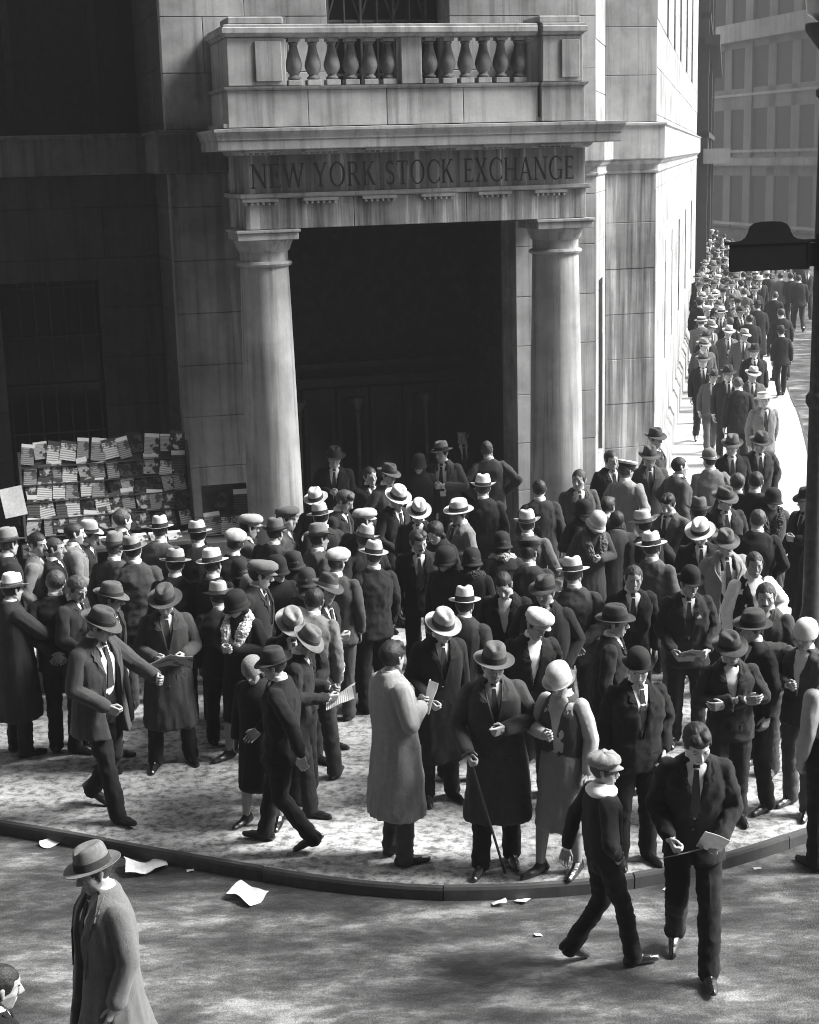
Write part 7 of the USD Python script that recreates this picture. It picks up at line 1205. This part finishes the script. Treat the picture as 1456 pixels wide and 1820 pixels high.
def held_paper(key, label, w=0.42, h=0.34, tilt=-50, mat=None, dz=0.02, vee=0.35, out=0.03, dx=0.0, curl=0.03, name='newspaper', seed=1, turn=0.0):
    p, x, y, z, lab = who(key); hp = hand_point(p, x, y, z); mid = (hp[1]+hp[-1])/2; face = p[2]
    a = math.radians(face); fwd = np.array([-math.sin(a), math.cos(a), 0]); rt = np.array([math.cos(a), math.sin(a), 0])
    place(name, sheet(w, h, 11, 9, curl, seed, vee=vee), mat or PAPER, label, 'newspaper' if name == 'newspaper' else 'paper', mid+fwd*out+rt*dx+[0, 0, dz], rz=face+turn, rx=tilt)
p, x, y, z, lab = who('stepping off the kerb'); hp = hand_point(p, x, y, z); a_ = math.radians(p[2]); fw_ = np.array([-math.sin(a_), math.cos(a_), 0])
nw = thing('newspaper', 'folded newspaper held low by the hatless young man in the roadway, one leaf bright', 'newspaper', (hp[1]+hp[-1])/2, p[2])
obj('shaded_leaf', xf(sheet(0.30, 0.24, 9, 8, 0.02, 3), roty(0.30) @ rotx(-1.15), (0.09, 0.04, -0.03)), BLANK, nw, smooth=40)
obj('bright_leaf', xf(sheet(0.17, 0.27, 8, 8, 0.03, 5), roty(-0.25) @ rotx(-0.75), (-0.11, 0.11, 0.09)), WHITE, nw, smooth=40)
def exec_held():
    for k_, (key, lb) in enumerate(HELD): held_paper(key, lb, 0.24+0.02*(k_ % 4), 0.20+0.02*(k_ % 3), -48-4*(k_ % 4), mat=(PAPER, PAPER2)[k_ % 2], vee=0.3, seed=40+k_)
held_paper('near the left kerb', 'dark folded newspaper held by the man in the long coat', 0.40, 0.28, -55, mat=PAPER2, vee=0.3)
held_paper('tweed hat reading', 'newspaper held open by the man in the tweed hat', 0.34, 0.26, -60, vee=0.3)
held_paper('small black bowler', 'grey pamphlet held by the man in the small bowler', 0.24, 0.18, -40, mat=PAPER2, vee=0.2)
held_paper('white bow tie looking down', 'white sheet of paper held low by the man in the bow tie', 0.26, 0.16, -70, mat=WHITE, vee=0.15, name='paper_sheet', curl=0.05, dz=0.05)
held_paper('holding up an open white', 'open white paper held by the dark-haired woman', 0.26, 0.26, -45, mat=WHITE, vee=0.5, name='paper_sheet', curl=0.06, dz=0.05)
held_paper('under his arm', 'roll of white papers held to the chest of the man in the pale overcoat', 0.12, 0.26, -20, mat=WHITE, vee=0.8, name='paper_sheet', dz=0.06, out=0.0)
held_paper('white fedora and black suit looking down right', 'small note held by the man in the white fedora at the doorway', 0.10, 0.08, -60, mat=WHITE, vee=0.1, name='paper_sheet')
held_paper('black cut off by the bottom left', 'white paper held by the passer-by in the bottom left corner', 0.16, 0.2, -50, mat=WHITE, vee=0.2, name='paper_sheet')
exec_held()
p, x, y, z, lab = who('walking cane'); hp = hand_point(p, x, y, z)
top = hp[1]+np.array([0, 0, 0.03]); a_ = math.radians(p[2]); foot = top+np.array([0.26, 0.10, 0]); foot[2] = 0.005
def rod(a, b, r, n=8):
    a, b = np.array(a, float), np.array(b, float); return unman(hulls(sph(a, r, n), sph(b, r*0.8, n)))
cn = thing('walking_cane', 'thin dark walking cane under the hand of the elderly man', 'cane', foot)
obj('shaft', xf(rod(foot, top, 0.011), t=-foot), cloth(0.03, 'leather'), cn, smooth=40)
obj('handle', xf(unman(union(chain([top+[-0.05, 0, 0.01], top+[-0.02, 0, 0.03], top+[0.03, 0, 0.03], top+[0.05, 0, 0.01]], [0.013]*4, 8))), t=-foot), cloth(0.03, 'leather'), cn, smooth=40)
for i, (lx, ly, w, h, rz, lb) in enumerate([
    (-2.22, 11.83, 0.4, 0.26, 14, 'large crumpled white newspaper in the gutter at the left'),
    (-1.35, 11.29, 0.34, 0.28, -30, 'crumpled white newspaper lying on the roadway, left of centre'),
    (-3.12, 12.37, 0.16, 0.15, 40, 'small crumpled white paper against the kerb at the far left'),
    (-1.85, 11.77, 0.08, 0.07, 10, 'tiny scrap of white paper beyond the large crumpled newspaper'),
    (0.78, 11.12, 0.1, 0.12, 60, 'little upright scrap of paper by the kerb in the centre'),
    (0.60, 11.07, 0.13, 0.08, 5, 'flat scrap of paper by the kerb left of the upright scrap'),
    (0.88, 10.54, 0.06, 0.05, 15, 'pale chip of paper out in the roadway near the boy'),
    (1.94, 11.24, 0.09, 0.07, 35, 'scrap of white paper in the gutter between the boy and the bowler'),
    (2.69, 11.55, 0.08, 0.05, 5, 'scrap of paper in the gutter right of the young man')]):
    v, f = sheet(w*0.82, h*0.82, 9, 8, 0.10 if w > 0.1 else 0.05, 20+i, rag=0.05)
    v = v.copy(); v = v[:, [0, 2, 1]]*[1, 1, 1]; v[:, 2] -= v[:, 2].min(); f = f[:, ::-1]
    place('litter_paper', (v, f), WHITE, lb, 'litter', (lx, ly, -0.104), rz=rz, smooth=False)

# ------------------------------------------------------------------ newsstand
WOOD = plain('old_dark_wood', 0.04, 0.7, 0.35, 8)
covers = [print_mat('cover_dark_a', 0.10, 0.02, 60, 0.5, 0.7, 1.0), print_mat('cover_dark_b', 0.07, 0.4, 45, 0.5, 0.10, 2.0), print_mat('cover_grey', 0.34, 0.05, 80, 0.5, 0.75, 3.0),
          print_mat('cover_pale', 0.70, 0.06, 70, 0.47, 0.06, 4.0), print_mat('cover_portrait', 0.5, 0.03, 120, 0.48, 0.75, 5.0), print_mat('cover_black', 0.018, 0.05, 60, 0.5, 0.018, 6.0)]
looks = ['dark-covered', 'blackish', 'grey-covered', 'pale-covered', 'picture-covered', 'plain black']
NSX0, NSX1 = -6.72, -4.62
ns = thing('newsstand', 'wooden newsstand rack of magazines against the wall at the left', 'newsstand', BO, math.degrees(BA))
TL = 0.24
obj('backboard', xf(bx(NSX0, NSX1, 0, 0.03, 0, 1.12), rotx(-TL), (0, 0.62, 0.98)), WOOD, ns)
obj('counter', cbox(NSX0-0.05, NSX1+0.05, 0.05, 0.64, 0.90, 0.96, 0.01), WOOD, ns)
for x in (NSX0+0.05, NSX1-0.05):
    for yy in (0.10, 0.58): obj('leg', bx(x-0.03, x+0.03, yy-0.03, yy+0.03, 0, 0.898), WOOD, ns)
for x in (NSX0, NSX1-0.03): obj('side_board', xf(bx(x, x+0.03, -0.10, -0.002, 0, 1.10), rotx(-TL), (0, 0.62, 0.98)), WOOD, ns)
ords = ['first', 'second', 'third', 'fourth', 'fifth', 'sixth', 'seventh', 'eighth', 'ninth', 'tenth', 'eleventh', 'twelfth']
rows = ['bottom', 'second', 'third', 'fourth', 'top']
cB, sB = math.cos(BA), math.sin(BA)
def to_world(p): return np.array([BO[0]+cB*p[0]-sB*p[1], BO[1]+sB*p[0]+cB*p[1], p[2]])
rg = random.Random(29)
for ri in range(5):
    obj('shelf_lip', xf(bx(NSX0+0.035, NSX1-0.035, -0.055+0.0, -0.002, 0.035+ri*0.215, 0.05+ri*0.215), rotx(-TL), (0, 0.62, 0.98)), WOOD, ns)
    n = 12
    for ci in range(n):
        w, h = rg.uniform(0.13, 0.20), rg.uniform(0.19, 0.29)
        k = rg.choice([0, 1, 1, 2, 2, 3, 3, 3, 4, 4, 5]) if not (ri == 4 and ci == 3) else 3
        lx = NSX0+0.13+(NSX1-NSX0-0.26)*ci/(n-1)+rg.uniform(-0.03, 0.03); lz = 0.055+ri*0.215+h/2+rg.uniform(-0.02, 0.03)+(rg.uniform(0, 0.10) if ri == 4 else 0)
        v, f = sheet(w, h, 4, 4, 0.010, ri*20+ci, th=0.006)
        q = rotx(-TL) @ np.array([lx, -0.020-0.014*(4-ri)*0.3-rg.uniform(0, 0.012), lz])+[0, 0.62, 0.98]
        m = place('magazine', (v, f), covers[k], f'{looks[k]} magazine, {ords[ci]} from the left in the {rows[ri]} row of the newsstand', 'magazine', to_world(q), rz=math.degrees(BA), rx=-math.degrees(TL)+rg.uniform(-3, 3), ry=rg.uniform(-12, 12))
# papers lying on the counter and the pale sheet hung at the left end
for ci in range(9):
    q = (NSX0+0.12+ci*0.21, 0.22+rg.uniform(-0.03, 0.03), 0.985)
    place('magazine', sheet(0.18, 0.25, 4, 4, 0.01, 300+ci, th=0.03), covers[rg.choice([2, 3, 4, 0])], f'magazine lying on the newsstand counter, {ords[ci]} from the left', 'magazine', to_world(q), rz=math.degrees(BA)+rg.uniform(-8, 8), rx=-68)
place('newspaper', sheet(0.27, 0.36, 6, 6, 0.015, 71), plain('pale_newsprint', 0.6, 0.7, 0.15, 30), 'large pale newspaper hung out at the left end of the newsstand', 'newspaper', to_world((NSX0-0.10, 0.50, 1.52)), rz=math.degrees(BA), rx=-8, ry=-8)
bs = thing('bookstall', 'small low stall of papers between the pilaster and the left column', 'bookstall', BO, math.degrees(BA))
obj('stall_board', xf(bx(-4.52, -3.95, 0, 0.025, 0, 0.62), rotx(-0.2), (0, 0.40, 0.92)), WOOD, bs)
obj('stall_shelf', bx(-4.55, -3.92, 0.02, 0.42, 0.86, 0.90), WOOD, bs)
for x in (-4.5, -3.97):
    for yy in (0.06, 0.38): obj('stall_leg', bx(x-0.025, x+0.025, yy-0.025, yy+0.025, 0, 0.858), WOOD, bs)
for i, (lx, lz, w, h, k, lb) in enumerate([(-4.42, 1.08, 0.20, 0.27, 2, 'grey paper at the left of the small bookstall'), (-4.22, 1.05, 0.19, 0.24, 3, 'pale magazine in the middle of the small bookstall'), (-4.05, 1.32, 0.17, 0.30, 0, 'tall dark book with pale edge at the top right of the small bookstall'), (-4.03, 1.06, 0.19, 0.26, 3, 'pale magazine at the right of the small bookstall'), (-4.30, 1.36, 0.15, 0.22, 5, 'dark card on the top of the small bookstall')]):
    place('magazine', sheet(w, h, 4, 4, 0.01, 400+i, th=0.02), covers[k], lb, 'magazine', to_world((lx, 0.33+0.2*(lz-0.92)+0.0, lz)), rz=math.degrees(BA), rx=-11, ry=(-4, 3, 2, -2, 0)[i])

# ------------------------------------------------------------------ air
hz = usdkit.material(stage, L('street_haze'), {'v': ('principled_volume', {'color': (0.9,)*3, 'density': HAZE, 'anisotropy': 0.2})}, [], volume='v.volume')
tag(obj('haze', bx(-150, 430, -90, 450, -1.6, 80), hz), 'pale thin street haze', 'haze', kind='stuff')
